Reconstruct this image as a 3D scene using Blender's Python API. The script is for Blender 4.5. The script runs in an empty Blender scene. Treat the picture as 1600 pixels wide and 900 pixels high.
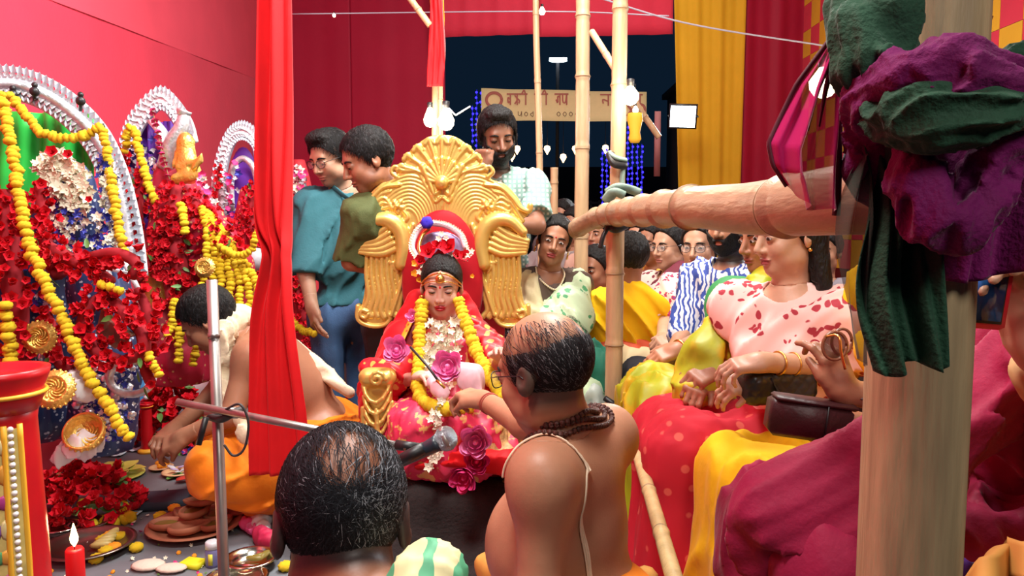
import bpy, math, random
import numpy as np
import openvdb as vdb
from mathutils import Vector, Matrix
random.seed(7); RNG = np.random.default_rng(7)
SC = bpy.context.scene; COL = SC.collection
# ---------------------------------------------------------------- camera
CAM_H = 1.2; F = 1155.0; PITCH = math.radians(4.46)
cam = bpy.data.objects.new('camera', bpy.data.cameras.new('camera')); COL.objects.link(cam)
cam.data.sensor_width = 36; cam.data.lens = 36*F/1600; cam.data.clip_start = .05
cam.location = (0, 0, CAM_H); cam.rotation_euler = (math.pi/2-PITCH, 0, 0)
SC.camera = cam
# ---------------------------------------------------------------- world, exposure, large lights
SC.view_settings.view_transform = 'Standard'; SC.view_settings.look = 'None'
SC.view_settings.gamma = 1; SC.view_settings.exposure = 0.12; SC.view_settings.use_curve_mapping = False
w = bpy.data.worlds.new('night_sky'); SC.world = w; w.use_nodes = True
bg = w.node_tree.nodes['Background']; bg.inputs[0].default_value = (.003, .009, .02, 1); bg.inputs[1].default_value = 1.0
def area(name, loc, target, size, power, col=(1, .95, .88)):
    l = bpy.data.lights.new(name, 'AREA'); l.shape = 'DISK'; l.size = size; l.energy = power; l.color = col
    o = bpy.data.objects.new(name, l); COL.objects.link(o); o.location = loc
    o.rotation_euler = (Vector(target)-Vector(loc)).to_track_quat('-Z', 'Y').to_euler(); return o
def point(name, loc, power, col=(1, .85, .65), r=.05):
    l = bpy.data.lights.new(name, 'POINT'); l.energy = power; l.color = col; l.shadow_soft_size = r
    o = bpy.data.objects.new(name, l); COL.objects.link(o); o.location = loc; return o
area('fill_light_stage', (-.35, .9, 3.2), (-.4, 3.0, .7), .7, 80)  # unseen overhead area light, added to brighten the throne and priests
area('fill_light_altar', (.2, 2.5, 3.3), (-2.0, 3.3, 1.6), .8, 120, (1, .97, .95))  # added light out of view, aimed to brighten left wall and idols
area('fill_light_audience', (.3, 3.4, 3.5), (1.0, 2.4, .6), .7, 58, (1, .93, .84))  # unseen fill added above the audience
area('fill_light_hall', (1.2, 5.6, 4.2), (.6, 8, 1.5), 1.2, 48, (1, .93, .85))  # added area light for the back wall, no lamp stands here
area('fill_light_front', (.9, -.9, 2.6), (.3, 2.2, .5), .8, 26, (1, .93, .86))  # fill added from behind the camera, without a visible source
# ---------------------------------------------------------------- helpers: placing
SP, CP = math.sin(PITCH), math.cos(PITCH)
def at(px, py, Y):
    r = (px-800)/F; u = (450-py)/F
    k = Y/(CP+u*SP)
    return np.array([k*r, Y, CAM_H+k*(-SP+u*CP)])
def A3(*p): return np.array([at(*q) for q in p])
# ---------------------------------------------------------------- helpers: materials
MATS = {}
def mat(name, col, rough=.6, metal=0., var=0., vs=20., bump=0., bs=60., attr=False, emis=0., alpha=1., trans=0., sheen=0., stretch=(1, 1, 1), sss=0., spec=.5, coat=0.):
    if name in MATS: return MATS[name]
    m = bpy.data.materials.new(name); m.use_nodes = True; MATS[name] = m
    if sheen: spec = .18; sheen = sheen*.35; rough = max(rough, .6)
    nt = m.node_tree; b = nt.nodes['Principled BSDF']; N = nt.nodes.new; L = nt.links.new
    c4 = (*col, 1)
    b.inputs['Roughness'].default_value = rough; b.inputs['Metallic'].default_value = metal
    b.inputs['Specular IOR Level'].default_value = spec; b.inputs['Base Color'].default_value = c4
    if coat: b.inputs['Coat Weight'].default_value = coat; b.inputs['Coat Roughness'].default_value = .15
    if sheen: b.inputs['Sheen Weight'].default_value = sheen; b.inputs['Sheen Roughness'].default_value = .4
    if trans: b.inputs['Transmission Weight'].default_value = trans
    if alpha < 1: b.inputs['Alpha'].default_value = alpha
    if sss:
        b.inputs['Subsurface Weight'].default_value = sss; b.inputs['Subsurface Radius'].default_value = (1, .35, .2); b.inputs['Subsurface Scale'].default_value = .01
    if emis:
        b.inputs['Emission Color'].default_value = c4; b.inputs['Emission Strength'].default_value = emis
    src = None
    if attr:
        a = N('ShaderNodeAttribute'); a.attribute_name = 'Col'; src = a.outputs['Color']
    if var or bump:
        tc = N('ShaderNodeTexCoord'); mp = N('ShaderNodeMapping'); mp.inputs['Scale'].default_value = stretch
        L(tc.outputs['Object'], mp.inputs[0])
    if var:
        n = N('ShaderNodeTexNoise'); n.inputs['Scale'].default_value = vs; n.inputs['Detail'].default_value = 4; L(mp.outputs[0], n.inputs['Vector'])
        r = N('ShaderNodeMapRange'); r.inputs[1].default_value = .25; r.inputs[2].default_value = .75; r.inputs[3].default_value = 1-var; r.inputs[4].default_value = 1+var
        L(n.outputs[0], r.inputs[0])
        v = N('ShaderNodeVectorMath'); v.operation = 'SCALE'; L(r.outputs[0], v.inputs['Scale'])
        if src: L(src, v.inputs[0])
        else: v.inputs[0].default_value = col
        src = v.outputs[0]
    if src: L(src, b.inputs['Base Color'])
    if bump:
        n = N('ShaderNodeTexNoise'); n.inputs['Scale'].default_value = bs; n.inputs['Detail'].default_value = 5; L(mp.outputs[0], n.inputs['Vector'])
        bp = N('ShaderNodeBump'); bp.inputs['Strength'].default_value = bump; bp.inputs['Distance'].default_value = .01; L(n.outputs[0], bp.inputs['Height']); L(bp.outputs[0], b.inputs['Normal'])
    return m
def patmat(name, cols, scale, kind='VORONOI', rough=.6, thr=(.3, .36), metal=0., stretch=(1, 1, 1), warp=0., bump=0., rand=1.):
    """ two to three colour printed cloth """
    if name in MATS: return MATS[name]
    m = mat(name, cols[0], rough, metal); nt = m.node_tree; b = nt.nodes['Principled BSDF']; N = nt.nodes.new; L = nt.links.new
    tc = N('ShaderNodeTexCoord'); mp = N('ShaderNodeMapping'); mp.inputs['Scale'].default_value = stretch; L(tc.outputs['Object'], mp.inputs[0])
    vec = mp.outputs[0]
    if warp:
        n = N('ShaderNodeTexNoise'); n.inputs['Scale'].default_value = scale*.5; L(vec, n.inputs['Vector'])
        a = N('ShaderNodeVectorMath'); a.operation = 'MULTIPLY_ADD'; a.inputs[1].default_value = (warp,)*3; L(n.outputs['Color'], a.inputs[0]); L(vec, a.inputs[2]); vec = a.outputs[0]
    if kind == 'VORONOI':
        t = N('ShaderNodeTexVoronoi'); t.inputs['Scale'].default_value = scale; t.inputs['Randomness'].default_value = rand; L(vec, t.inputs['Vector']); out = t.outputs['Distance']
    elif kind == 'WAVE':
        t = N('ShaderNodeTexWave'); t.inputs['Scale'].default_value = scale; t.inputs['Distortion'].default_value = 6; t.inputs['Detail'].default_value = 2; t.inputs['Detail Scale'].default_value = 1.5; L(vec, t.inputs['Vector']); out = t.outputs['Fac']
    elif kind == 'CLUSTER':
        v = N('ShaderNodeTexVoronoi'); v.inputs['Scale'].default_value = scale; L(vec, v.inputs['Vector'])
        n = N('ShaderNodeTexNoise'); n.inputs['Scale'].default_value = scale*.28; n.inputs['Detail'].default_value = 1; L(vec, n.inputs['Vector'])
        r0 = N('ShaderNodeMapRange'); r0.inputs[1].default_value = .44; r0.inputs[2].default_value = .50; r0.inputs[3].default_value = 1; r0.inputs[4].default_value = 0; L(n.outputs[0], r0.inputs[0])
        ad = N('ShaderNodeMath'); ad.operation = 'ADD'; L(v.outputs['Distance'], ad.inputs[0]); L(r0.outputs[0], ad.inputs[1]); out = ad.outputs[0]
    else:
        t = N('ShaderNodeTexNoise'); t.inputs['Scale'].default_value = scale; t.inputs['Detail'].default_value = 3; L(vec, t.inputs['Vector']); out = t.outputs[0]
    r = N('ShaderNodeValToRGB'); L(out, r.inputs[0]); e = r.color_ramp.elements
    e[0].position = thr[0]; e[0].color = (*cols[1], 1); e[1].position = thr[1]; e[1].color = (*cols[0], 1)
    if len(cols) > 2:
        x = e.new(max(0, thr[0]*.45)); x.color = (*cols[2], 1); x = e.new(max(0.01, thr[0]*.5)); x.color = (*cols[1], 1)
    L(r.outputs[0], b.inputs['Base Color'])
    return m
# ---------------------------------------------------------------- helpers: objects
def mkmesh(V, Fc, C=None, smooth=True):
    me = bpy.data.meshes.new('m')
    V = np.asarray(V, np.float32)
    if isinstance(Fc, np.ndarray):
        n, k = Fc.shape
        me.vertices.add(len(V)); me.vertices.foreach_set('co', V.ravel())
        me.loops.add(n*k); me.loops.foreach_set('vertex_index', Fc.astype(np.int32).ravel())
        me.polygons.add(n); me.polygons.foreach_set('loop_start', np.arange(0, n*k, k, dtype=np.int32))
        me.update(calc_edges=True); me.validate()
    else:
        me.from_pydata(V.tolist(), [], Fc)
    if smooth: me.polygons.foreach_set('use_smooth', np.ones(len(me.polygons), bool))
    if C is not None and len(me.vertices) == len(C):
        a = me.color_attributes.new('Col', 'FLOAT_COLOR', 'POINT')
        c = np.ones((len(C), 4), np.float32); c[:, :3] = C; a.data.foreach_set('color', c.ravel())
    return me
def thing(name, label, cat, loc=(0, 0, 0), group=None, kind=None):
    o = bpy.data.objects.new(name, None); COL.objects.link(o); o.location = [float(x) for x in loc]; o.empty_display_size = .05
    tag(o, label, cat, group, kind); return o
def tag(o, label=None, cat=None, group=None, kind=None):
    if label: o['label'] = label
    if cat: o['category'] = cat
    if group: o['group'] = group
    if kind: o['kind'] = kind
    return o
def part(name, vf, m, parent=None, smooth=True, local=False, label=None, kind=None, thick=0., sub=0, loc=None):
    """ a mesh object; vertices come in world space unless local """
    V, Fc = vf[0], vf[1]; C = vf[2] if len(vf) > 2 else None
    V = np.asarray(V, float)
    if not local:
        o0 = np.zeros(3)
        p = parent
        while p is not None: o0 += np.array(p.location); p = p.parent
        if loc is not None: V = V-np.array(loc); 
        else: V = V-o0
    me = mkmesh(V, Fc, C, smooth); o = bpy.data.objects.new(name, me); COL.objects.link(o)
    if loc is not None and not local: o.location = Vector(np.array(loc)-o0) if parent else Vector(loc)
    if m: me.materials.append(m)
    if parent: o.parent = parent
    if thick:
        s = o.modifiers.new('s', 'SOLIDIFY'); s.thickness = thick; s.offset = 0
    if sub:
        s = o.modifiers.new('d', 'SUBSURF'); s.levels = sub; s.render_levels = sub
    if label: o['label'] = label
    if kind: o['kind'] = kind
    return o
def solo(name, label, cat, vf, m, group=None, kind=None, **k):
    V = np.asarray(vf[0], float); c = V.mean(0); c[2] = V[:, 2].min()
    o = part(name, vf, m, None, loc=c, **k); return tag(o, label, cat, group, kind)
def struct(name, vf, m, parent=None, **k): return part(name, vf, m, parent, kind='structure', **k)
def place(src, name, mtx, parent, label=None):
    """ a copy of an object sharing its mesh """
    o = src.copy(); o.name = name; COL.objects.link(o); o.parent = parent; o.matrix_local = mtx
    if label: o['label'] = label
    return o
def inst(name, me, m4, parent=None):
    o = bpy.data.objects.new(name, me); COL.objects.link(o); o.parent = parent; o.matrix_local = m4; return o
def clone(root, loc, rz=0., sc=1., label=None):
    def cp(o, par):
        c = o.copy(); COL.objects.link(c); c.parent = par
        for ch in o.children: cp(ch, c)
        return c
    r = cp(root, None); r.location = [float(v) for v in loc]; r.rotation_euler = (0, 0, rz); r.scale = (sc,)*3
    if label: r['label'] = label
    return r
# ---------------------------------------------------------------- helpers: shapes
def nrm(v): v = np.asarray(v, float); return v/(np.linalg.norm(v)+1e-12)
def join(*vfs):
    V = []; Fc = []; C = []; n = 0
    hasC = all(len(x) > 2 for x in vfs)
    for x in vfs:
        v = np.asarray(x[0]); V.append(v)
        Fc += [[int(i)+n for i in f] for f in x[1]]; n += len(v)
        if hasC: C.append(np.asarray(x[2]))
    r = (np.vstack(V), Fc)
    return r+(np.vstack(C),) if hasC else r
def xf(vf, M): 
    M = np.array(M); V = np.asarray(vf[0]) @ M[:3, :3].T
    if M.shape[0] == 4: V = V+M[:3, 3]
    return (V,)+tuple(vf[1:])
def mv(vf, d): return (np.asarray(vf[0])+np.asarray(d),)+tuple(vf[1:])
def tube(pts, r, seg=8, cap=True, flat=None, closed=False):
    P = np.asarray(pts, float); n = len(P); R = np.full(n, r) if np.isscalar(r) else np.asarray(r, float)
    T = np.gradient(P, axis=0) if not closed else np.roll(P, -1, 0)-np.roll(P, 1, 0)
    T /= np.linalg.norm(T, axis=1)[:, None]+1e-12
    u = np.cross(T[0], [0, 0, 1.]); 
    if np.linalg.norm(u) < .1: u = np.cross(T[0], [0, 1., 0])
    u = nrm(u); V = []; a = np.linspace(0, 2*np.pi, seg, endpoint=False)
    for i in range(n):
        u = nrm(u-T[i]*np.dot(u, T[i])); v = np.cross(T[i], u)
        fx, fy = (1, 1) if flat is None else flat
        V.append(P[i]+R[i]*(np.cos(a)[:, None]*u*fx+np.sin(a)[:, None]*v*fy))
    V = np.vstack(V); Fc = []
    m = n if closed else n-1
    for i in range(m):
        j = (i+1) % n
        for k in range(seg): Fc.append([i*seg+k, i*seg+(k+1) % seg, j*seg+(k+1) % seg, j*seg+k])
    if cap and not closed: Fc.append(list(range(seg))[::-1]); Fc.append([(n-1)*seg+k for k in range(seg)])
    return V, Fc
def spline(pts, n):
    P = np.asarray(pts, float); P = np.vstack([2*P[0]-P[1], P, 2*P[-1]-P[-2]]); m = len(P)-3
    out = []
    for t in np.linspace(0, m-1e-9, n):
        i = int(t); u = t-i; a, b, c, d = P[i:i+4]
        out.append(.5*((2*b)+(-a+c)*u+(2*a-5*b+4*c-d)*u*u+(-a+3*b-3*c+d)*u**3))
    return np.array(out)
def resample(P, step):
    d = np.r_[0, np.cumsum(np.linalg.norm(np.diff(P, axis=0), axis=1))]; n = max(2, int(round(d[-1]/step))+1)
    t = np.linspace(0, d[-1], n); return np.stack([np.interp(t, d, P[:, k]) for k in range(3)], 1)
def box(c, s, R=None, bev=0.):
    s = np.asarray(s, float)/2
    if bev:
        V = []; 
        for z, q in ((-1, 1), (-1, 0), (1, 0), (1, 1)):
            zz = z*(s[2] if q else s[2]-bev); b = bev if q else 0
            V += [(-s[0]+b, -s[1]+b, zz), (s[0]-b, -s[1]+b, zz), (s[0]-b, s[1]-b, zz), (-s[0]+b, s[1]-b, zz)]
        Fc = [[3, 2, 1, 0], [12, 13, 14, 15]]+[[i*4+k, i*4+(k+1) % 4, i*4+4+(k+1) % 4, i*4+4+k] for i in range(3) for k in range(4)]
        V = np.array(V)
    else:
        V = np.array([(x, y, z) for z in (-1, 1) for x, y in ((-1, -1), (1, -1), (1, 1), (-1, 1))])*s
        Fc = [[3, 2, 1, 0], [4, 5, 6, 7], [0, 1, 5, 4], [1, 2, 6, 5], [2, 3, 7, 6], [3, 0, 4, 7]]
    if R is not None: V = V @ np.array(R)[:3, :3].T
    return V+np.asarray(c), Fc
def lathe(prof, seg=24, cap=True):
    V = []; a = np.linspace(0, 2*np.pi, seg, endpoint=False); Fc = []
    for r, z in prof: V += [(r*math.cos(t), r*math.sin(t), z) for t in a]
    for i in range(len(prof)-1):
        for k in range(seg): Fc.append([i*seg+k, i*seg+(k+1) % seg, (i+1)*seg+(k+1) % seg, (i+1)*seg+k])
    if cap: Fc.append(list(range(seg))[::-1]); Fc.append([(len(prof)-1)*seg+k for k in range(seg)])
    return np.array(V), Fc
def ell(c, r, seg=16, rings=10, R=None):
    r = (r,)*3 if np.isscalar(r) else r
    V, Fc = lathe([(math.sin(math.pi*i/rings)+1e-4, -math.cos(math.pi*i/rings)) for i in range(rings+1)], seg)
    V = V*np.array(r)
    if R is not None: V = V @ np.array(R)[:3, :3].T
    return V+np.asarray(c), Fc
def surf(fn, nu, nv, closeu=False):
    V = np.array([fn(u, v) for v in np.linspace(0, 1, nv) for u in np.linspace(0, 1, nu, endpoint=not closeu)])
    Fc = []; m = nu if closeu else nu-1
    for j in range(nv-1):
        for i in range(m): Fc.append([j*nu+i, j*nu+(i+1) % nu, (j+1)*nu+(i+1) % nu, (j+1)*nu+i])
    return V, Fc
def frame(z, x=(1, 0, 0)):
    z = nrm(z); x = np.asarray(x, float); x = x-z*np.dot(x, z)
    if np.linalg.norm(x) < 1e-3: x = np.cross(z, (0, 1, .1))
    x = nrm(x); return np.stack([x, np.cross(z, x), z], 1)
def M4(R, t, s=1.):
    M = np.eye(4); M[:3, :3] = np.asarray(R)*s; M[:3, 3] = t; return Matrix(M.tolist())
def rot(ax, deg): return np.array(Matrix.Rotation(math.radians(deg), 3, ax))
# ---------------------------------------------------------------- helpers: distance fields
def rcone(a, b, ra, rb):
    a = np.asarray(a, np.float32); b = np.asarray(b, np.float32); ab = b-a; l2 = float(ab@ab)+1e-9
    def f(P):
        t = np.clip((P-a)@ab/l2, 0, 1); q = P-a-t[:, None]*ab
        return np.sqrt((q*q).sum(1))-(ra+(rb-ra)*t)
    return f
def elli(c, r, R=None):
    c = np.asarray(c, np.float32); r = np.asarray(r, np.float32) if not np.isscalar(r) else np.full(3, r, np.float32)
    R = None if R is None else np.asarray(R, np.float32)
    def f(P):
        q = P-c
        if R is not None: q = q@R
        q = q/r; k0 = np.sqrt((q*q).sum(1))+1e-6; k1 = np.sqrt(((q/r)**2).sum(1))+1e-6
        return k0*(k0-1)/k1
    return f
def rbox(c, h, rd, R=None):
    c = np.asarray(c, np.float32); h = np.asarray(h, np.float32)
    def f(P):
        q = P-c
        if R is not None: q = q@np.asarray(R, np.float32)
        q = np.abs(q)-h+rd
        return np.sqrt((np.maximum(q, 0)**2).sum(1))+np.minimum(q.max(1), 0)-rd
    return f
def smin(a, b, k):
    if k <= 0: return np.minimum(a, b)
    h = np.maximum(k-np.abs(a-b), 0)/k; return np.minimum(a, b)-h*h*k*.25
def smax(a, b, k): return -smin(-a, -b, k)
def U(fs, k=.02):
    fs = [(f if isinstance(f, tuple) else (f, k)) for f in fs]
    def f(P):
        d = fs[0][0](P)
        for g, kk in fs[1:]: d = smin(d, g(P), kk)
        return d
    return f
def plane(n, p): 
    n = np.asarray(nrm(n), np.float32); p = np.asarray(p, np.float32); return lambda P: (P-p)@n
def sn(P, f, seed=0):
    r = np.random.default_rng(seed); d = 0
    for i in range(5):
        a = r.normal(size=3); a = a/np.linalg.norm(a)*f*(.7+.6*r.random()); d = d+np.sin(P@a.astype(np.float32)+r.random()*6.28)
    return d/3
def folds(P, along, f, amp, seed=0, st=.28):
    """ creases stretched along a direction: crisp ridges, broad valleys """
    al = nrm(along).astype(np.float32); c = P@al; q = P-np.outer(c, al)*(1-st)
    q = q+.018*np.stack([sn(P, f*.3, seed+k) for k in (11, 12, 13)], 1)
    n1 = sn(q, f, seed); n2 = sn(q, f*2.1, seed+1); g = .6+.4*sn(P, f*.25, seed+9)
    r1 = np.sqrt(n1*n1+.008)*2.0-.75; r2 = np.sqrt(n2*n2+.02)*1.8-.75
    return amp*1.35*(r1+.5*r2*g)
def msdf(f, lo, hi, vox, B=8):
    lo = np.asarray(lo, float); hi = np.asarray(hi, float); nb = np.maximum(1, np.ceil((hi-lo)/(vox*B)).astype(int))
    ci = np.stack(np.meshgrid(*[np.arange(k) for k in nb], indexing='ij'), -1).reshape(-1, 3)
    cen = lo+(ci+.5)*B*vox; d = f(cen.astype(np.float32))
    rad = B*vox*.87*1.15+.012
    G = np.full(nb*B, 1.0, np.float32); Gv = G.reshape(nb[0], B, nb[1], B, nb[2], B)
    ins = ci[d < 0]; Gv[ins[:, 0], :, ins[:, 1], :, ins[:, 2], :] = -1.0
    act = ci[np.abs(d) < rad]
    if len(act) == 0: return np.zeros((0, 3)), np.zeros((0, 4), int)
    loc = np.stack(np.meshgrid(*[np.arange(B)]*3, indexing='ij'), -1).reshape(-1, 3)
    for s in range(0, len(act), 1500):
        a = act[s:s+1500]
        P = (lo+(a[:, None, :]*B+loc[None])*vox).reshape(-1, 3).astype(np.float32)
        v = f(P).reshape(-1, B, B, B)/vox
        Gv[a[:, 0], :, a[:, 1], :, a[:, 2], :] = np.clip(v, -4, 4)
    g = vdb.FloatGrid(); g.background = 4.0; G = np.pad(G, 1, constant_values=4.0)
    g.copyFromArray(np.ascontiguousarray(G)); p, q = g.convertToQuads(0.0)
    return (p-1)*vox+lo, q[:, ::-1].astype(np.int64)
def sdfpart(name, f, lo, hi, vox, m, parent, colf=None, **k):
    V, Q = msdf(f, lo, hi, vox)
    if len(V) == 0: print('EMPTY', name); return None
    C = colf(V.astype(np.float32)) if colf else None
    return part(name, (V, Q) if C is None else (V, Q, C), m, parent, **k)
def bnd(pts, pad): P = np.array(pts); return P.min(0)-pad, P.max(0)+pad
def lin(r, g, b):
    return tuple(((c/255)/12.92 if c/255 <= .04045 else ((c/255+.055)/1.055)**2.4) for c in (r, g, b))
# ---------------------------------------------------------------- cloth with hanging folds
def hang(p0, p1, zt, zb, amp=.02, nf=8, nu=80, nv=24, seed=0, flare=1., bow=None):
    """ curtain from p0 to p1 (x, y), top zt bottom zb """
    p0 = np.array(p0, float); p1 = np.array(p1, float); r = np.random.default_rng(seed); ph = r.random(6)*6.28
    d = p1-p0; n = nrm([d[1], -d[0]])
    def fn(u, v):
        a = amp*(.5+.5*v)*flare
        o = a*(math.sin(nf*6.28*u+ph[0]+.8*math.sin(3*v+ph[1]))+.5*math.sin(nf*2.3*6.28*u+ph[2]+v)+.6*math.sin(nf*.37*6.28*u+ph[3]))
        p = p0+d*u+n*o
        b = 0 if bow is None else bow(u, v)
        return (p[0], p[1], zt+(zb-zt)*v+b)
    return surf(fn, nu, nv)
RED = mat('red_stage_cloth', (.66, .038, .075), .75, var=.06, vs=3, bump=.15, bs=40, sheen=.3)
REDB = mat('deep_red_stage_cloth', (.36, .008, .035), .55, var=.06, vs=2, bump=.1, bs=30, sheen=.2)
YEL = mat('yellow_stage_cloth', (.72, .40, .02), .75, var=.08, vs=3, bump=.15, bs=40, sheen=.3)
REDS = mat('bright_red_satin', (.62, .008, .012), .42, var=.12, vs=6, bump=.2, bs=12, sheen=.3)
# floor
struct('floor', box((1, 4, -.05), (9, 22, .1)), mat('packed_earth_floor', (.055, .04, .032), .85, var=.35, vs=7, bump=.4, bs=30))
# left wall of cloth panels, each panel a strip
wl = lambda y: -1.72-.105*y
ys = [-.5, 1.6, 3.2, 5.0, 8.0]
wlo = bpy.data.objects.new('wall_left', None); COL.objects.link(wlo); wlo['kind'] = 'structure'
for i in range(4):
    y0, y1 = ys[i], ys[i+1]
    part('cloth_panel', hang((wl(y0)+.002*(i % 2), y0), (wl(y1)+.002*(i % 2), y1+.01), 4.9, 0, .0015, 2, 40, 10, i), RED, wlo)
def seam_band(a, b, w, m, off):
    a = np.array(a, float); b = np.array(b, float); pts = [a+(0, 0, w), b+(0, 0, w), b, a]
    V = np.array(pts)+np.array((off, 0, 0)); return V, [[0, 1, 2, 3]]
part('upper_cloth_panel', surf(lambda u, v: (wl(1.5+6.5*u)+.007+.003*math.sin(20*u), 1.5+6.5*u, 2.02+.72*u+v*(2.9-.72*u)), 30, 6), mat('red_upper_cloth', (.74, .06, .10), .75, var=.06, vs=3), wlo)
# back wall
BY = 8.0
def bx(px, py, Y=BY): return at(px, py, Y)
def sheet(p, amp=.012, nf=4, seed=0, nu=50, nv=10):
    """ four corners tl tr br bl """
    p = [np.array(q, float) for q in p]; r = np.random.default_rng(seed); ph = r.random(4)*6
    def fn(u, v):
        q = (p[0]*(1-u)+p[1]*u)*(1-v)+(p[3]*(1-u)+p[2]*u)*v
        q = q.copy(); q[1] += amp*(math.sin(nf*6.28*u+ph[0]+v)+.5*math.sin(nf*13*u+ph[1])); return q
    return surf(fn, nu, nv)
def zt(px, z, Y): a = at(px, 360, Y); return np.array([a[0], Y, z])
wb = bpy.data.objects.new('wall_back', None); COL.objects.link(wb); wb['kind'] = 'structure'
for a, b in ((405, 552), (552, 697)):
    part('cloth_panel', sheet([zt(a, 4.4, 8), zt(b, 4.4, 8), zt(b, 0, 8), zt(a, 0, 8)], .003, 2, a), REDB, wb, thick=.004)
part('yellow_valance', sheet([zt(668, 4.4, 7.9), zt(694, 4.4, 7.9), zt(694, 3.05, 7.9), zt(682, 2.6, 7.9)], .01, 1, 3), YEL, wb, thick=.004)
b0 = at(695, 58, 7.95)[2]
for a, b in ((693, 842), (842, 1046)):
    part('red_valance', sheet([zt(a, 4.4, 7.95), zt(b, 4.4, 7.95), zt(b, b0+.03, 7.95), zt(a, b0, 7.95)], .01, 3, a), RED, wb, thick=.004)
part('yellow_drape', sheet([zt(1042, 4.4, 7.92), zt(1158, 4.4, 7.92), zt(1153, .0, 7.92), zt(1068, 0, 7.92)], .014, 3, 5, 90, 20), YEL, wb, thick=.004)
part('red_drape', sheet([zt(1150, 4.4, 7.97), zt(1252, 4.4, 7.97), zt(1252, 0, 7.97), zt(1150, 0, 7.97)], .015, 2, 6), REDB, wb, thick=.004)
# right wall: checkered cloth, each square a piece
wr = bpy.data.objects.new('wall_right', None); COL.objects.link(wr); wr['kind'] = 'structure'
XR = 3.08; sw, sh = .215, .27
sq = {}
for k, mm in ((0, RED), (1, YEL)):
    V, Fq = box((0, 0, 0), (.012, sw-.003, sh-.003), bev=.0)
    me = mkmesh(V, Fq, smooth=False); me.materials.append(mm); sq[k] = me
y = 8.0; i = 0
while y > 3.6:
    for j in range(12):
        if i*12+j >= 290: break
        z = 3.95-j*sh
        inst('cloth_square', sq[(i+j) % 2], Matrix.Translation((XR, y-sw/2, z)), wr)
    y -= sw; i += 1
part('backing_cloth', box((XR+.03, 4.5, 2.1), (.03, 8, 4.6)), REDB, wr)
# ---------------------------------------------------------------- night outside beyond the opening
DK = mat('dark_night_facade', (.03, .026, .03), .9, var=.3, vs=3)
bl = thing('building', 'dark two storey facade far outside beyond the opening, on its right', 'building', (3.2, 14, 0))
part('wall', box((4.2, 14.5, 1.9), (2.2, 1, 3.8)), mat('dark_plaster', (.06, .045, .05), .9, var=.2), bl)
for i in range(7): part('pilaster', box((3.2+i*.3, 13.95, 1.6), (.05, .12, 3.2)), mat('dark_plaster2', (.10, .07, .075), .9), bl)
part('roof', box((4.2, 14.4, 3.85), (2.4, 1.3, .1)), DK, bl)
fe = thing('gate_fence', 'dark far gate of upright bars outside beyond the opening', 'fence', (.8, 15, 0))
for i in range(26): part('bar', box((-1.3+i*.17, 15, .9), (.03, .03, 1.8)), mat('dark_iron', (.035, .035, .045), .6), fe, smooth=False)
part('rail', box((.8, 15, 1.75), (4.4, .05, .06)), MATS['dark_iron'], fe); part('rail', box((.8, 15, .5), (4.4, .05, .06)), MATS['dark_iron'], fe)
struct('wall_outside', box((.5, 19, 1.4), (14, .2, 2.8)), mat('night_back_wall', (.015, .015, .022), .95))
# banner seen from behind, lettering mirrored as in the photograph
BN = mat('banner_cream', (.60, .42, .20), .8, emis=.5, var=.05)  # emission stands in for lamplight on the cloth
yb = 9.3
tl, tr, br, blc = at(752, 138, yb), at(1010, 144, yb), at(1010, 190, yb), at(752, 188, yb)
ban = thing('banner', 'cream cloth banner with reddish lettering hung across the opening', 'banner', (tl+br)/2)
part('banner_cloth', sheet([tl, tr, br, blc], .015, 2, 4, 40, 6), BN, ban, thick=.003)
LT = mat('banner_letters', (.42, .12, .09), .8, emis=.35); LT2 = mat('banner_small_letters', (.2, .1, .06), .8, emis=.2)  # letters emit as well, in place of light falling on the banner
def letters(s, x0, x1, ytop, h, m, par, y):
    """ stroke letters under a head bar, drawn mirrored """
    cw = (x1-x0)/len(s)
    G = {'k': [[(.1, .1), (.5, .5), (.1, .9)], [(.5, 0), (.5, 1)], [(.5, .4), (.9, .6), (.8, .85)]], 'a': [[(.5, 0), (.5, 1)], [(.5, .5), (.1, .3), (.15, .8), (.5, .6)]],
         'i': [[(.8, 0), (.8, 1)], [(.8, 0), (.5, -.35), (.1, 0)]], 'r': [[(.7, 0), (.7, 1), (.15, .55), (.7, .25)]], 'l': [[(.8, 0), (.8, 1)], [(.8, .3), (.45, .2), (.45, .8), (.15, .5)]],
         'u': [[(.1, 0), (.15, .7), (.6, .75), (.8, 0)], [(.8, 0), (.8, 1)]], 'n': [[(.8, 0), (.8, 1)], [(.8, .6), (.2, .45), (.25, .8)]], 'o': [[(.5, .1), (.85, .5), (.5, .95), (.15, .5), (.5, .1)]],
         'p': [[(.8, 0), (.8, 1)], [(.8, .75), (.3, .9), (.2, .3), (.5, .2)]], 'm': [[(.15, 0), (.2, .8), (.8, .6)], [(.8, 0), (.8, 1)]], 'g': [[(.2, .1), (.1, .6), (.5, .6), (.5, 0)], [(.8, 0), (.8, 1)]], 'h': [[(.6, .1), (.2, .3), (.7, .5), (.3, .8), (.7, 1.2)]]}
    for k, c in enumerate(s):
        if c == ' ': continue
        tb = []
        for st in G[c]:
            pts = [at(x0+cw*(k+.08+.84*q[0]), ytop+h*q[1], y) for q in st]
            tb.append(tube(spline(pts, 9) if len(pts) > 2 else np.array(pts), h*.055*y/F*1.3, 5))
        if h > 12 and c != 'o': tb.append(tube(A3((x0+cw*(k-.02), ytop, y), (x0+cw*(k+1.02), ytop, y)), h*.07*y/F, 5))
        part('letter', join(*tb), m, par)
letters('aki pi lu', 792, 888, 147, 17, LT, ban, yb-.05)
letters('m nrag', 905, 1004, 148, 17, LT, ban, yb-.05)
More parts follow.
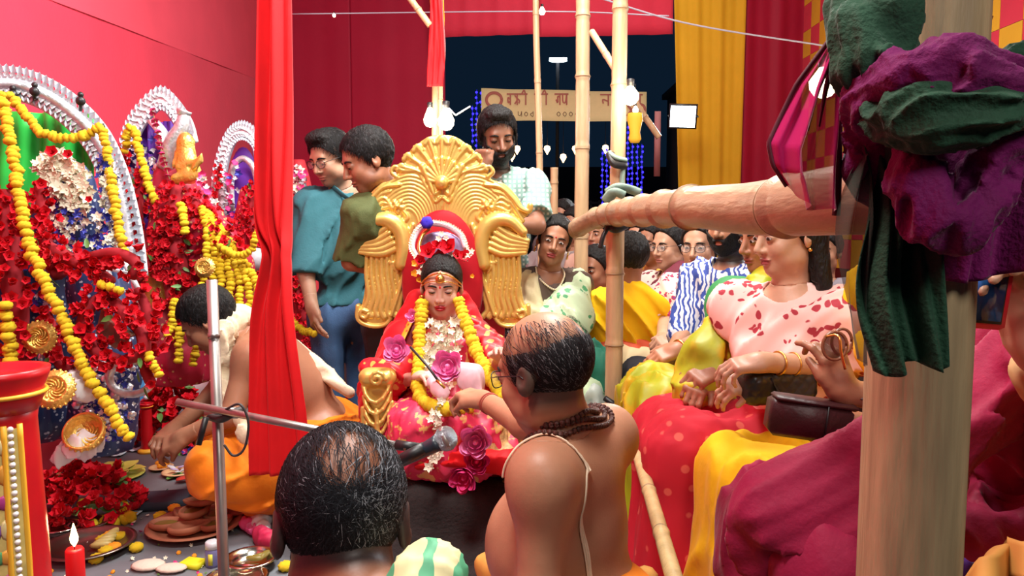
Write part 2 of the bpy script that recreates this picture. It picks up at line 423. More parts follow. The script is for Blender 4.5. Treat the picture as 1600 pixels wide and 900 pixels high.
part('round_emblem', tube(spline([at(772+12*math.cos(t), 156+11*math.sin(t), yb-.05) for t in np.linspace(0, 6.28, 13)], 26), .02, 6), LT, ban)
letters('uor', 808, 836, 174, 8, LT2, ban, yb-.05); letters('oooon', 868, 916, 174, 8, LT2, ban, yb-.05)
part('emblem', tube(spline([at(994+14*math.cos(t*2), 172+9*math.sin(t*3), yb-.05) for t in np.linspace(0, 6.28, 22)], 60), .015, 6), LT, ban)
# strings of blue lights
BE = mat('blue_led', (.03, .02, 1.0), .5, emis=3.2); BG = mat('blue_glow_cloth', (.02, .01, .35), .8, emis=.35)
led = mkmesh(*ell((0, 0, 0), .016, 6, 4)); led.materials.append(BE)
def led_string(px, y0, y1, Y, label, lean=0):
    a = at(px, y0, Y); b = at(px+lean, y1, Y); t = thing('light_string', label, 'light string', a, 'strings of blue lights outside the opening')
    part('wire', tube([a, b], .006, 4), mat('blue_wire', (.02, .02, .5), .6, emis=.5), t)
    n = max(4, int((a[2]-b[2])/.065))
    for i in range(n): inst('bulb', led, Matrix.Translation(Vector((a+(b-a)*(i+.5)/n)-a)+Vector((random.uniform(-.012, .012), 0, 0))), t)
LS = 'string of small blue lights '
for px, y0, y1, lb in ((745, 140, 240, 'nearest the left edge of the cream banner'), (738, 165, 225, 'outermost on the left, beside the banner'), (752, 142, 170, 'touching the banner on its left'), (787, 235, 262, 'below the chin of the bearded man'),
                       (941, 235, 322, 'between the two thick bamboo poles, outer left one'), (948, 230, 320, 'between the two thick bamboo poles, middle one'), (955, 232, 315, 'just left of the green knotted cloth pole'), (981, 195, 300, 'just right of the bamboo pole with the warm bulb'), (988, 200, 300, 'second right of the pole with the warm bulb'), (996, 225, 300, 'third right of the pole with the warm bulb'), (1003, 225, 305, 'nearest the dark building')):
    led_string(px, y0, y1, 9.6, LS+lb)
# distant hanging lamps
LLB = ['far teardrop lantern nearest the bearded man, lower one', 'far teardrop lantern just above the lowest one beside the bearded man', 'far teardrop lantern just right of the thinnest bamboo pole', 'far teardrop lantern hanging lowest, between thin and thick bamboo poles', 'far teardrop lantern half behind the left thick bamboo pole', 'far teardrop lantern between the two thick bamboo poles', 'far teardrop lantern with a flat glow beside the bearded man']
WL = mat('warm_lantern_glow', (1, .62, .28), .5, emis=6)
for i, (px, py) in enumerate(((790, 241), (808, 233), (855, 233), (880, 246), (899, 233), (946, 232), (800, 244))):
    c = at(px, py, 12.5); t = thing('hanging_lantern', LLB[i], 'lantern', c, 'small glowing lanterns outside')
    part('shade', xf(lathe([(.006, -.09), (.02, -.06), (.055, .0), (.045, .045), (.012, .06)], 10), M4(np.eye(3), c)), WL, t); part('cord', tube([c+(0, 0, .05), c+(0, 0, .9)], .004, 4), DK, t)
c = at(872, 95, 13); solo('street_light', 'flat white street light glowing high in the night sky', 'lamp', join(ell(c, (.16, .1, .02)), box(c+(0, 0, .03), (.3, .1, .03))), mat('cool_lamp', (.75, .9, 1), .5, emis=5))
solo('street_light_pole', 'thin dark pole carrying the far street light', 'pole', tube([c+(0, .1, .03), c+(0, .15, -3.6)], .03, 6), DK)
# small far spectators glimpsed through the opening are built with the people
# ---------------------------------------------------------------- bamboo
BAM = mat('bamboo_pale', (.50, .33, .18), .42, var=.22, vs=9, bump=.25, bs=30, stretch=(3, 3, .5), spec=.5)
BAM2 = mat('bamboo_yellow', (.52, .36, .17), .4, var=.25, vs=10, bump=.2, bs=35, stretch=(3, 3, .4))
BAMN = mat('bamboo_node_dark', (.30, .19, .10), .5, var=.2)
def bamboo(name, label, pts, r0, r1, nodes, m=None, seg=20, group=None, cat='bamboo pole', ring=.12):
    P = np.array([np.array(p, float) for p in pts]); L = np.linalg.norm(P[-1]-P[0]); c = P.mean(0); c[2] = P[:, 2].min()
    t = thing(name, label, cat, c, group); n = 60*max(1, int(L)); Q = resample(spline(P, n), max(.012, L/160)); s = np.linspace(0, 1, len(Q))
    R = r0+(r1-r0)*s
    for k in nodes:
        d = np.abs(s-k)*L; R = R*(1+ring*np.exp(-(d/.010)**2)-.05*np.exp(-((d-.02)/.01)**2))
    part('culm', tube(Q, R, seg), m or BAM, t)
    for k in nodes:
        i = int(k*(len(Q)-1)); i = min(max(i, 1), len(Q)-2); T = nrm(Q[i+1]-Q[i-1])
        part('node_ring', tube([Q[i]-T*.003, Q[i], Q[i]+T*.003], np.array([1.0, 1.01, 1.0])*R[i]*1.015, seg), BAMN, t)
    return t
# thick front post
def zz(px, Y, z): a = at(px, 360, Y); return np.array([a[0]/1., Y, z])
c0 = at(1428, 700, .84); PR = .0555
POST = mat('weathered_post', (.42, .31, .17), .6, var=.5, vs=6, bump=.35, bs=20, stretch=(5, 5, .45))
bamboo('front_post', 'thick weathered bamboo post in the right foreground, wrapped in cloth at its top', [(c0[0]-.002, .84, 0), (c0[0], .84, 1.1), (c0[0]+.006, .84, 2.1)], PR, PR*.98, (.1, .27, .72, .9), POST, 40, ring=.03)
bamboo('pole_thin', 'thinnest tall bamboo pole, leaning slightly, right of the bearded man', [at(845, 345, 4.6)*(1, 1, 0)+(.02, 0, 0), at(843, 250, 4.6), at(838, 60, 4.6), at(837, -30, 4.6)], .022, .019, (.2, .45, .62, .78, .93))
bamboo('pole_tall', 'tall bamboo pole left of the one carrying the warm bulb', [at(908, 700, 3.7)*(1, 1, 0), at(908, 400, 3.7), at(910, 200, 3.7), at(911, -40, 3.7)], .036, .034, (.12, .3, .48, .66, .8, .92))
bamboo('pole_tall', 'tall bamboo pole with the warm bulb and the green knotted cloth', [at(963, 345, 3.15)*(1, 1, 0), at(964, 345, 3.15), at(967, 150, 3.15), at(970, -40, 3.15)], .033, .032, (.1, .25, .45, .58, .8, .94))
bamboo('railing_post', 'short upright bamboo post under the railing between priest and audience', [at(958, 500, 2.85)*(1, 1, 0), at(960, 500, 2.85), at(960, 350, 2.85)], .034, .033, (.3, .62, .85))
bamboo('bamboo_stub', 'short pale bamboo stub standing behind the saree woman in the dark opening', [at(866, 350, 5.0)*(1, 1, 0), at(866, 262, 5.0)], .026, .026, (.5, .94))
bamboo('pole_slanted', 'slanted thin bamboo brace under the red valance', [at(925, 50, 3.6), at(972, 125, 3.3)], .016, .016, (.5,))
bamboo('pole_slanted', 'slanted bamboo brace in the dark, right of the warm bulb', [at(985, 150, 6), at(1030, 215, 6)], .025, .025, (.5,))
bamboo('pole_slanted', 'slanted bamboo brace entering at the top over the red back wall', [at(635, -10, 4.2), at(672, 40, 4.2)], .018, .018, (.5,))
bamboo('pole_upright', 'upright bamboo pole left of the lamps behind the throne', [at(678, 400, 4.3)*(1, 1, 0), at(679, 300, 4.3), at(680, 60, 4.3)], .017, .017, (.4, .7, .9))
bamboo('pole_upright', 'upright bamboo pole right of the lamps behind the throne', [at(688, 400, 4.34)*(1, 1, 0), at(688, 300, 4.34), at(687, 60, 4.34)], .017, .017, (.35, .65, .85))
bamboo('lower_railing', 'long sloping bamboo pole on the ground side beside the bald priest', [at(984, 670, 2.3), at(1012, 760, 1.95), at(1058, 920, 1.45)], .017, .019, (.2, .45, .72), BAM2)
# railing
RL = spline([at(900, 356, 3.35), at(1000, 324, 2.3), at(1150, 322, 1.45), at(1330, 314, 1.02), at(1560, 300, .79), at(1640, 300, .74)], 9)
RL = [at(895, 360, 3.3), at(945, 337, 2.85), at(1060, 325, 1.8), at(1180, 326, 1.32), at(1340, 310, 1.0), at(1620, 290, .78)]
RLM = mat('railing_bamboo', (.40, .25, .15), .42, var=.3, vs=8, bump=.3, bs=22, stretch=(3, .6, 3))
bamboo('bamboo_railing', 'thick horizontal bamboo railing running from the post past the audience', RL, .038, .050, (.04, .13, .2, .28, .36, .44, .54, .635, .83), RLM, 32, cat='railing', ring=.16)
# wires overhead
solo('overhead_wire', 'thin pale wire strung across the upper left to the opening', 'wire', tube(spline(A3((455, 22, 6), (850, 18, 6), (1045, 25, 6)), 20), .005, 5), mat('pale_wire', (.5, .5, .6), .5))
solo('overhead_wire', 'thin pale wire running down to the checkered cloth', 'wire', tube(spline(A3((930, -5, 5), (1080, 38, 5), (1310, 75, 5)), 20), .006, 5), MATS['pale_wire'])
# lamps
GL = mat('warm_bulb_glow', (1, .82, .55), .5, emis=14); GC = mat('cool_flood_glow', (.8, .93, 1), .5, emis=13); BLK = mat('black_plastic', (.012, .012, .014), .45)
def bulb(name, label, c, r, m, pw, lc, tall=1.4):
    t = thing(name, label, 'lamp', c)
    part('bulb', xf(lathe([(.35*r, r*tall), (.5*r, r*tall*.8), (r, r*.2), (r*.95, -r*.4), (r*.6, -r*.9), (.05*r, -r*1.1)], 16), M4(np.eye(3), c)), m, t)
    part('socket', xf(lathe([(.4*r, 0), (.45*r, r*.8), (.2*r, r*.9)], 12), M4(np.eye(3), c+(0, 0, r*tall))), BLK, t)
    if pw: point(name+'_light', c-(0, .1, 0), pw, lc, .08)
    return t
bulb('warm_bulb', 'glowing bulb left of the two behind the throne', at(672, 188, 4.2), .036, GL, 7, (1, .86, .68), 1.9)
t = bulb('warm_bulb', 'glowing bulb right of the two behind the throne, with a white bracket', at(697, 190, 4.1), .045, GL, 7, (1, .86, .68), 1.6)
part('bracket', tube(A3((700, 168, 4.1), (712, 180, 4.1), (735, 166, 4.1)), .005, 6), mat('white_metal', (.8, .8, .8), .4), t)
bulb('warm_bulb', 'large warm bulb fixed to the tall bamboo pole', at(985, 150, 3.08), .035, GL, 9, (1, .8, .55), 1.1)
bulb('tiny_bulb', 'tiny bulb glowing on the overhead wire', at(847, 18, 5.9), .025, GL, 0, None)
bulb('tiny_bulb', 'tiny bulb reflecting dim light at the top over the red back wall', at(522, 24, 7.4), .016, GL, 0, None)
bulb('tiny_bulb', 'small bulb above the yellow paper lantern', at(993, 172, 5.2), .02, GL, 0, None)
c = at(992, 200, 5.2); t = thing('paper_lantern', 'small yellow paper lantern hanging right of the tall bamboo pole', 'lantern', c)
part('paper_shade', xf(lathe([(.05, .1), (.055, .06), (.035, -.03), (.045, -.075), (.03, -.1)], 10), M4(np.eye(3), c)), mat('yellow_paper', (.8, .42, .03), .7, emis=.5), t); part('cord', tube([c+(0, 0, .1), c+(0, 0, .3)], .003, 4), BLK, t)
c = at(1027, 225, 7); solo('hanging_strip', 'narrow pink strip hanging in the dark in front of the building', 'strip', box(c, (.055, .02, .6)), mat('pink_strip', (.35, .13, .13), .8))
def flood(label, c, tgt, s, pw):
    t = thing('flood_light', label, 'lamp', c); R = frame(nrm(np.array(tgt)-c), (1, 0, 0))
    part('housing', xf(box((0, 0, -.02), (s*1.15, s*1.0, .05), bev=.01), M4(R, c)), BLK, t); part('lens', xf(box((0, 0, .012), (s, s*.85, .02), bev=.008), M4(R, c)), GC, t)
    part('bracket', xf(join(tube([(-s*.6, 0, 0), (-s*.6, 0, -.08), (s*.6, 0, -.08), (s*.6, 0, 0)], .008, 6)), M4(R, c)), BLK, t)
    l = area('flood_beam', c+nrm(np.array(tgt)-c)*.06, tgt, s, pw, (.86, .94, 1)); return t
flood('cool white square flood light on the yellow drape', at(1067, 182, 6.8), (0.3, 2, 1.0), .22, 30)
flood('cool white flood light at the upper right, on the checkered cloth', at(1515, 45, 3.6), (0.6, 1.5, .6), .13, 22)
bulb('warm_bulb', 'bulb glowing through the sheer magenta scarf', at(1287, 130, 4.6), .085, GL, 8, (1, .85, .65), 1.1)  # bulb made oversized to imitate its blurred glow
# hanging red and yellow strips
def strip(pts, wid, nf=5, amp=.012, nv=60, nu=26, seed=1, tw=0.2):
    """ hanging cloth strip; pts centre line (world), wid widths """
    Q = spline(pts, nv); W = np.interp(np.linspace(0, 1, nv), np.linspace(0, 1, len(wid)), wid); r = np.random.default_rng(seed); ph = r.random(5)*6
    V = []
    for j in range(nv):
        s = j/(nv-1)
        for i in range(nu):
            u = i/(nu-1)-.5; d = amp*(math.sin(nf*6.28*u+ph[0]+1.6*math.sin(4*s+ph[1]))+.6*math.sin(nf*2.1*6.28*u+ph[2]+3*s)+.5*math.sin(9*s+4*u+ph[3]))
            V.append(Q[j]+np.array([u*W[j]+.3*d, d*(1.0+.4*math.sin(5*s)), 0]))
    Fc = [[j*nu+i, j*nu+i+1, (j+1)*nu+i+1, (j+1)*nu+i] for j in range(nv-1) for i in range(nu-1)]
    return np.array(V), Fc
k = 2.35/F
solo('hanging_red_cloth', 'long bright red cloth hanging from above in front of the kneeling priest', 'cloth', strip(A3((425, -260, 2.35), (425, 120, 2.35), (423, 330, 2.35), (433, 400, 2.35), (428, 500, 2.35), (435, 640, 2.35), (440, 742, 2.35)), [50*k, 50*k, 48*k, 36*k, 66*k, 88*k, 95*k], 2.1, .016, 90, 60, 3), REDS, thick=.003)
k = 4.2/F
solo('hanging_red_strip', 'short red cloth strip hanging above the lamps behind the throne', 'cloth', strip(A3((680, -40, 4.2), (681, 60, 4.2), (680, 135, 4.2)), [14*k, 24*k, 26*k], 3, .012, 30, 16, 4), REDS, thick=.003)
solo('hanging_yellow_strip', 'short yellow cloth strip behind the short red strip above the lamps', 'cloth', strip(A3((686, -40, 4.25), (688, 30, 4.25), (690, 80, 4.25)), [14*k, 14*k, 6*k], 2, .01, 20, 12, 5), YEL, thick=.003)
# ---------------------------------------------------------------- people
SKIN = mat('skin', (.4, .2, .1), .46, attr=True, var=.05, vs=30, bump=.05, bs=180, sss=.06, spec=.45)
HAIR = mat('black_hair', (.008, .007, .007), .55, bump=.9, bs=160, stretch=(1, 1, .35), spec=.25)
GOLD = mat('gold_jewellery', (.75, .45, .12), .28, 1.0)
EYE = mat('eye', (.6, .6, .6), .25, attr=True)
DARKM = mat('dark_frame', (.012, .010, .012), .3)
GLASS = mat('spectacle_glass', (1, 1, 1), .03, alpha=.16, spec=.9)
def head_frame(face, tilt_up=(0, 0, 1)):
    y = nrm(face); z = np.asarray(tilt_up, float); z = nrm(z-y*np.dot(z, y)); x = np.cross(y, z)
    return np.stack([x, y, z], 1)
def T(M, c, s): 
    """ local head/hand space to world """
    return lambda p: np.asarray(c)+s*(M@np.asarray(p, float))
def head_sdf(M, c, s, fem=0., jaw=1.0, nose=1.0, full=0., mouth=1.0):
    Mf = M.astype(np.float32); cf = np.asarray(c, np.float32)
    jw = jaw*(1-.07*fem)
    prim = [elli((0, -.012, .03), (.075, .096, .087)), (elli((0, .026, -.045), (.057*jw, .062, .070)), .03), (elli((0, .058, -.096), (.020*jw, .020, .017)), .03),
            (elli((.036, .055, -.032), (.024, .026, .026)), .02), (elli((-.036, .055, -.032), (.024, .026, .026)), .02),
            (elli((.043*jw, .018, -.068), (.02+.008*full, .035, .025)), .025), (elli((-.043*jw, .018, -.068), (.02+.008*full, .035, .025)), .025),
            (rcone((-.03, .076, .022), (.03, .076, .022), .011-.003*fem, .011-.003*fem), .02)]
    base = U(prim)
    s1 = elli((.031, .097, .000), (.019, .016, .012)); s2 = elli((-.031, .097, .000), (.019, .016, .012))
    post = [(elli((.031, .0745, .000), (.0155, .0155, .0125)), .006), (elli((-.031, .0745, .000), (.0155, .0155, .0125)), .006),
            (rcone((0, .084, .012), (0, .104*nose+.002, -.032), .0075, .0105), .012), (elli((.012*nose, .092, -.037), (.0075, .010, .007)), .008), (elli((-.012*nose, .092, -.037), (.0075, .010, .007)), .008),
            (elli((0, .0835, -.0625), (.024*mouth, .0115, .0055)), .004), (elli((0, .082, -.0725), (.020*mouth, .0125, .0062)), .004),
            (elli((.077, -.012, -.010), (.009, .019, .031), rot('X', 10)@rot('Z', -22)), .006), (elli((-.077, -.012, -.010), (.009, .019, .031), rot('X', 10)@rot('Z', 22)), .006)]
    e1 = elli((.087, -.008, -.003), (.006, .011, .017)); e2 = elli((-.087, -.008, -.003), (.006, .011, .017))
    lipc = elli((0, .096, -.0672), (.026*mouth, .007, .0012))
    def f(P):
        q = ((P-cf)@Mf)/s
        d = base(q); d = smax(d, -s1(q), .012); d = smax(d, -s2(q), .012)
        for g, k in post: d = smin(d, g(q), k)
        d = smax(d, -e1(q), .004); d = smax(d, -e2(q), .004); d = smax(d, -lipc(q), .004)
        return d*s
    return f
def skin_col(M, c, s, base, lips=None, beard=0., fem=0, scalp=None):
    b = np.array(base); lips = np.array(lips if lips is not None else (b[0]*.75, b[1]*.45, b[2]*.5))
    Mf = M.astype(np.float32); cf = np.asarray(c, np.float32)
    def col(V):
        q = ((V-cf)@Mf)/s; C = np.tile(b, (len(V), 1))
        def mix(C, w, t): return C*(1-w[:, None])+np.array(t)*w[:, None]
        sm = lambda d, w: np.clip(.5-d/w, 0, 1)
        inh = sm(np.abs(q[:, 2])-.16, .02)*sm(np.abs(q[:, 0])-.12, .02)*sm(np.abs(q[:, 1])-.14, .02)
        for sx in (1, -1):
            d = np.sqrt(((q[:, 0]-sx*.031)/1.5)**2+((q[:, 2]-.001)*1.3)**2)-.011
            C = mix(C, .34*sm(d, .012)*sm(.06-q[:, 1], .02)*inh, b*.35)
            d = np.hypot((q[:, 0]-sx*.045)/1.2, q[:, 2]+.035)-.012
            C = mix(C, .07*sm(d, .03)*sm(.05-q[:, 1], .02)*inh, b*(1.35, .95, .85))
        if beard:
            d = np.maximum(q[:, 2]+.045+.012*np.abs(q[:, 0])/.05-.03*np.clip(np.abs(q[:, 0])-.045, 0, .05)/.05*1.0, -(q[:, 1]+.0)); 
            d = np.maximum(d, .022-np.abs(q[:, 0])*0-.03+.0*q[:, 1])
            C = mix(C, beard*sm(d, .016)*inh, (.02, .016, .015))
        lw = np.maximum(np.hypot(q[:, 0]/.024, (q[:, 2]+.0672)/.0125)-1, (.080-q[:, 1])*50)
        C = mix(C, sm(lw, .35)*inh, lips)
        if scalp is not None: C = scalp(q, C, mix, sm, inh)
        return C
    return col
def eyes(par, M, c, s, mode='open', look=0., base=(.3, .15, .08), down=0.):
    """ eyeball surfaces with lid lines, eyebrows """
    t = T(M, c, s)
    for sx in (1, -1):
        if mode == 'none': continue
        V = []; C = []; nr, na = 7, 20; op = 1. if mode == 'open' else .42
        for i in range(nr+1):
            rr = i/nr
            for k in range(na):
                a = 2*math.pi*k/na; x = rr*.0135*math.cos(a); z = rr*math.sin(a)*.0054*(1-.35*abs(math.cos(a))**3)*(op if math.sin(a) > 0 else 1.)
                if mode != 'open': z -= .0035
                z += .0012*sx*x/.013*sx*.5
                y = .0745+.0155*math.sqrt(max(0, 1-(x/.0165)**2-(z/.0135)**2))+.0012
                V.append(t((sx*.031+x, y, z)))
                ix = x-look*.006*1.0; iz = z+(.0015 if mode == 'open' else 0)+down*.002; d = math.hypot(ix, iz)
                if rr > .86: cc = (.012, .008, .007)
                elif d < .0026: cc = (.004, .003, .003)
                elif d < .0064: cc = (.025, .012, .008)
                else: cc = (.46, .41, .38)
                if mode != 'open': cc = (.012, .008, .007) if z < -.0018 else base
                C.append(cc)
        Fc = [[i*na+k, i*na+(k+1) % na, (i+1)*na+(k+1) % na, (i+1)*na+k] for i in range(nr) for k in range(na)]
        part('eye', (V, Fc, C), EYE, par)
    for sx in (1, -1):
        pts = [t((sx*.013, .0885, .0175)), t((sx*.026, .0895, .0215)), t((sx*.039, .0835, .0205)), t((sx*.050, .0715, .0145))]
        part('eyebrow', tube(spline(pts, 9), np.array([.0026, .0042, .0044, .0042, .004, .0036, .003, .0022, .001])*s, 6, flat=(1, .9)), HAIR, par)
def spectacles(par, M, c, s, rim=.0012, m=None, w=.0225, h=.017):
    t = T(M, c, s); rims = []; lens = []
    for sx in (1, -1):
        ring = [t((sx*.033+w*math.copysign(abs(math.cos(a))**.8, math.cos(a)), .101-.008*abs(math.cos(a))*(1 if math.cos(a)*sx > 0 else .1), -.002+h*math.copysign(abs(math.sin(a))**.8, math.sin(a)))) for a in np.linspace(0, 2*math.pi, 24, endpoint=False)]
        rims.append(tube(ring, rim*s, 6, closed=True)); ctr = np.mean(ring, 0)
        lens.append((np.vstack([ring, ctr]), [[i, (i+1) % 24, 24] for i in range(24)]))
        rims.append(tube([t((sx*(.033+w), .094, .004)), t((sx*.078, .06, .006)), t((sx*.082, -.005, .002)), t((sx*.080, -.02, -.012))], rim*s, 6))
    rims.append(tube([t((-.011, .102, .002)), t((0, .106, .005)), t((.011, .102, .002))], rim*s, 6))
    so = part('spectacles', join(*rims), m or DARKM, par)
    for l in lens: part('lens', l, GLASS, so)
def hair(par, M, c, s, style='short', t=.010, m=None, vox=.0042, seed=1, amp=.004):
    Mf = M.astype(np.float32); cf = np.asarray(c, np.float32)
    cr = elli((0, -.014, .030), (.077+t, .098+t, .089+t*1.3))
    extra = []
    if style == 'bun': extra = [(elli((0, -.125, .0), (.04, .032, .04)), .02)]
    if style == 'lowbun': extra = [(elli((0, -.105, -.055), (.042, .03, .04)), .03)]
    if style == 'long': extra = [(rcone((.055, -.05, 0), (.075, -.045, -.15), .035, .028), .03), (rcone((-.055, -.05, 0), (-.075, -.045, -.15), .035, .028), .03), (rcone((0, -.08, 0), (0, -.08, -.17), .05, .045), .03)]
    if style == 'quiff': extra = [(elli((0, .045, .105), (.055, .045, .028)), .03)]
    def f(P):
        q = ((P-cf)@Mf)/s
        d = cr(q)
        for g, k in extra: d = smin(d, g(q), k)
        nz = amp*(.5*sn(q*(1, 1, .5), 90, seed)+.6*sn(q*(1, 1, .4), 330, seed+1)+.3*sn(q*(1, .4, 1), 500, seed+2))
        d = d+nz
        a = np.abs(q[:, 0])
        if style in ('short', 'quiff', 'cap'):
            fr = .77*q[:, 1]-.64*q[:, 2]-.012-.10*np.clip(a-.045, 0, .04); fr = np.where(a > .066, np.maximum(fr, q[:, 1]-.02), fr)
            d = smax(d, fr+nz*.8, .006); d = smax(d, -(q[:, 2]+.065), .01)
            d = smax(d, np.where(a > .06, -(q[:, 2]+.012), -1.).astype(np.float32), .004) if style == 'short' else d
        else:
            fr = .80*q[:, 1]-.60*q[:, 2]-.010-.32*np.clip(.05-a, 0, .05)*0-.07*np.clip(a-.03, 0, .05)
            fr = np.where(q[:, 1] < -.02, -1, fr)
            d = smax(d, fr, .006); d = d+.004*np.exp(-(q[:, 0]/.004)**2)*(q[:, 2] > .06)
            if style in ('bun', 'lowbun'): d = smax(d, -(q[:, 2]+.09), .01)
        return d*s
    ext = .21 if style != 'long' else .30
    lo, hi = np.asarray(c)-ext*s, np.asarray(c)+.16*s
    lo = np.minimum(np.asarray(c)-.19*s, lo); hi = np.asarray(c)+.19*s
    return sdfpart('hair', f, lo, hi, vox, m or HAIR, par)
def strands(par, M, c, s, n, mask, ln=.03, m=None, seed=3, name='hair_strands', width=.0007, flow=None, lift=.0015, C=None):
    """ fine hair laid over the skull as one part """
    r = np.random.default_rng(seed); V = []; Fc = []; CC = []; k = 0
    while k < n:
        d = r.normal(size=3); d /= np.linalg.norm(d); q = d*(.076, .097, .088)+(0, -.012, .03)
        if q[2] < -.08 or r.random() > mask(q): continue
        fl = flow(q) if flow else np.array((q[0]*3, -.6, -.8)); fl = fl+r.normal(size=3)*.22; nn = nrm(d/(.076, .097, .088)); fl = nrm(fl-nn*np.dot(fl, nn)); sd = np.cross(fl, nn)*width*(.7+.8*r.random())
        L = ln*(.6+.7*r.random()); b = len(V); cc = C(q, r) if C else (.01, .01, .01)
        for j in range(5):
            u = j/4; p = q+fl*L*u; pl = (p-(0, -.012, .03))/(.076, .097, .088); p = (0, -.012, .03)+pl/np.linalg.norm(pl)*(.076, .097, .088)+nn*(lift+.006*u*(1-u)+.003*r.random()*u)
            V += [p+sd*(1-u*.8), p-sd*(1-u*.8)]; CC += [cc, cc]
            if j: Fc.append([b+2*j-2, b+2*j-1, b+2*j+1, b+2*j])
        k += 1
    V = np.asarray(c)+s*(np.array(V)@M.T)
    return part(name, (V, Fc, CC), m, par, kind='stuff')
def hand_sdf(wr, fw, back, s=1., side=1, curl=(.3, .3, .35, .4), spread=.1, thumb=(.6, .3), c2=None):
    """ wr wrist, fw towards the fingers, back normal out of the back of the hand; side=+1 puts the thumb on +x of the local frame """
    y = nrm(fw); z = nrm(np.asarray(back)-y*np.dot(back, y)); x = np.cross(y, z); M = np.stack([x, y, z], 1); W = lambda p: np.asarray(wr)+s*(M@np.asarray(p, float))
    pr = [rbox(W((0, .048, 0)), np.array((.037, .046, .0125))*s, .012*s, M), (rcone(W((0, -.01, 0)), W((0, .03, 0)), .024*s, .024*s), .02), (rcone(W((side*.02, .02, -.004)), W((side*.036, .05, -.01)), .017*s, .014*s), .015)]
    L = (.078, .086, .079, .062); X = (.0275, .0095, -.0095, -.028); tips = []
    for i in range(4):
        cu = curl[i]; a = cu; p = np.array((side*X[i], .086-.004*(i in (0, 3))-.005*(i == 3), 0.)); dx = side*spread*(1.5-i)*.5; r0 = (.0092, .0095, .009, .008)[i]
        for j, fr in enumerate((.45, .30, .25)):
            d = np.array((dx*math.cos(a), math.cos(a), -math.sin(a))); d = d/np.linalg.norm(d); q = p+d*L[i]*fr
            pr.append((rcone(W(p), W(q), r0*s, r0*.9*s), .004)); p = q; r0 *= .9; a += cu*(1.15, .8, 0)[j]
        tips.append(W(p))
    p = np.array((side*.030, .030, -.004)); a, b = thumb; d = nrm((side*math.sin(a), math.cos(a), -math.sin(b)*.7)); q = p+d*.036; pr.append((rcone(W(p), W(q), .0125*s, .0105*s), .008))
    d2 = nrm((side*math.sin(a-.35), math.cos(a-.35), -math.sin(b*1.5))); q2 = q+d2*.030; pr.append((rcone(W(q), W(q2), .0105*s, .0085*s), .004)); tips.append(W(q2))
    return U(pr, .01), W
def limb(a, b, c, ra, rb, rc, k=.02): return [(rcone(a, b, ra, rb), k), (rcone(b, c, rb*.98, rc), .015)]
def torso(J, s=1., fat=0., bust=0.):
    nk, pv = np.array(J['neck']), np.array(J['pelvis']); up = nrm(nk-pv); rt = nrm(np.array(J['shR'])-np.array(J['shL'])); fw = nrm(np.cross(up, rt)); rt = np.cross(fw, up); R = np.stack([rt, fw, up], 1); L = np.linalg.norm(nk-pv)
    bend = J.get('bend', 0.)
    mid = (nk+pv)/2-fw*bend
    shw = np.linalg.norm(np.array(J['shR'])-np.array(J['shL']))/2
    pr = [elli(nk-up*.17*s*L/.5-fw*bend*.6, (shw*.86, .100*s, .165*s), R), (elli(mid-up*.04+fw*(.012+.04*fat), ((.128+.03*fat)*s, (.098+.05*fat)*s, .15*s), R), .06), (elli(pv+up*.03, ((.155+.02*fat)*s, .115*s, .11*s), R), .06)]
    pr.append((rcone(np.array(J['shL'])-up*.03*s, np.array(J['shR'])-up*.03*s, .058*s, .058*s), .06))
    for k in ('shL', 'shR'): pr += [(rcone(nk-up*.045*s, np.array(J[k]), .045*s, .056*s), .05)]
    if bust:
        for sx in (1, -1): pr.append((elli(nk-up*.19*s+rt*sx*.07*s+fw*.085*s, np.array((.052, .040, .052))*s*bust), .04))
    return pr, R, L
def body_sdf(J, s=1., fat=0., bust=0., legs=False, thin=1., arm=1.):
    pr, R, L = torso(J, s, fat, bust)
    hd = J['headM']; c = J['head']; pr.append((rcone(T(hd, c, J['hs'])((0, -.02, -.055)), np.array(J['neck'])-R[:, 2]*.02, .052*s*thin, .056*s*thin), .035))
    for q in 'LR':
        if 'el'+q in J: pr += limb(J['sh'+q], J['el'+q], J['wr'+q], .050*s*arm, .040*s*arm, .027*s*arm, .05)
        if legs and 'kn'+q in J: pr += limb(J['hip'+q], J['kn'+q], J['an'+q], .085*s, .058*s, .038*s, .05)
        if 'toe'+q in J: pr += [(rcone(J['an'+q], J['toe'+q], .036*s, .024*s), .02)]
    return U(pr), R
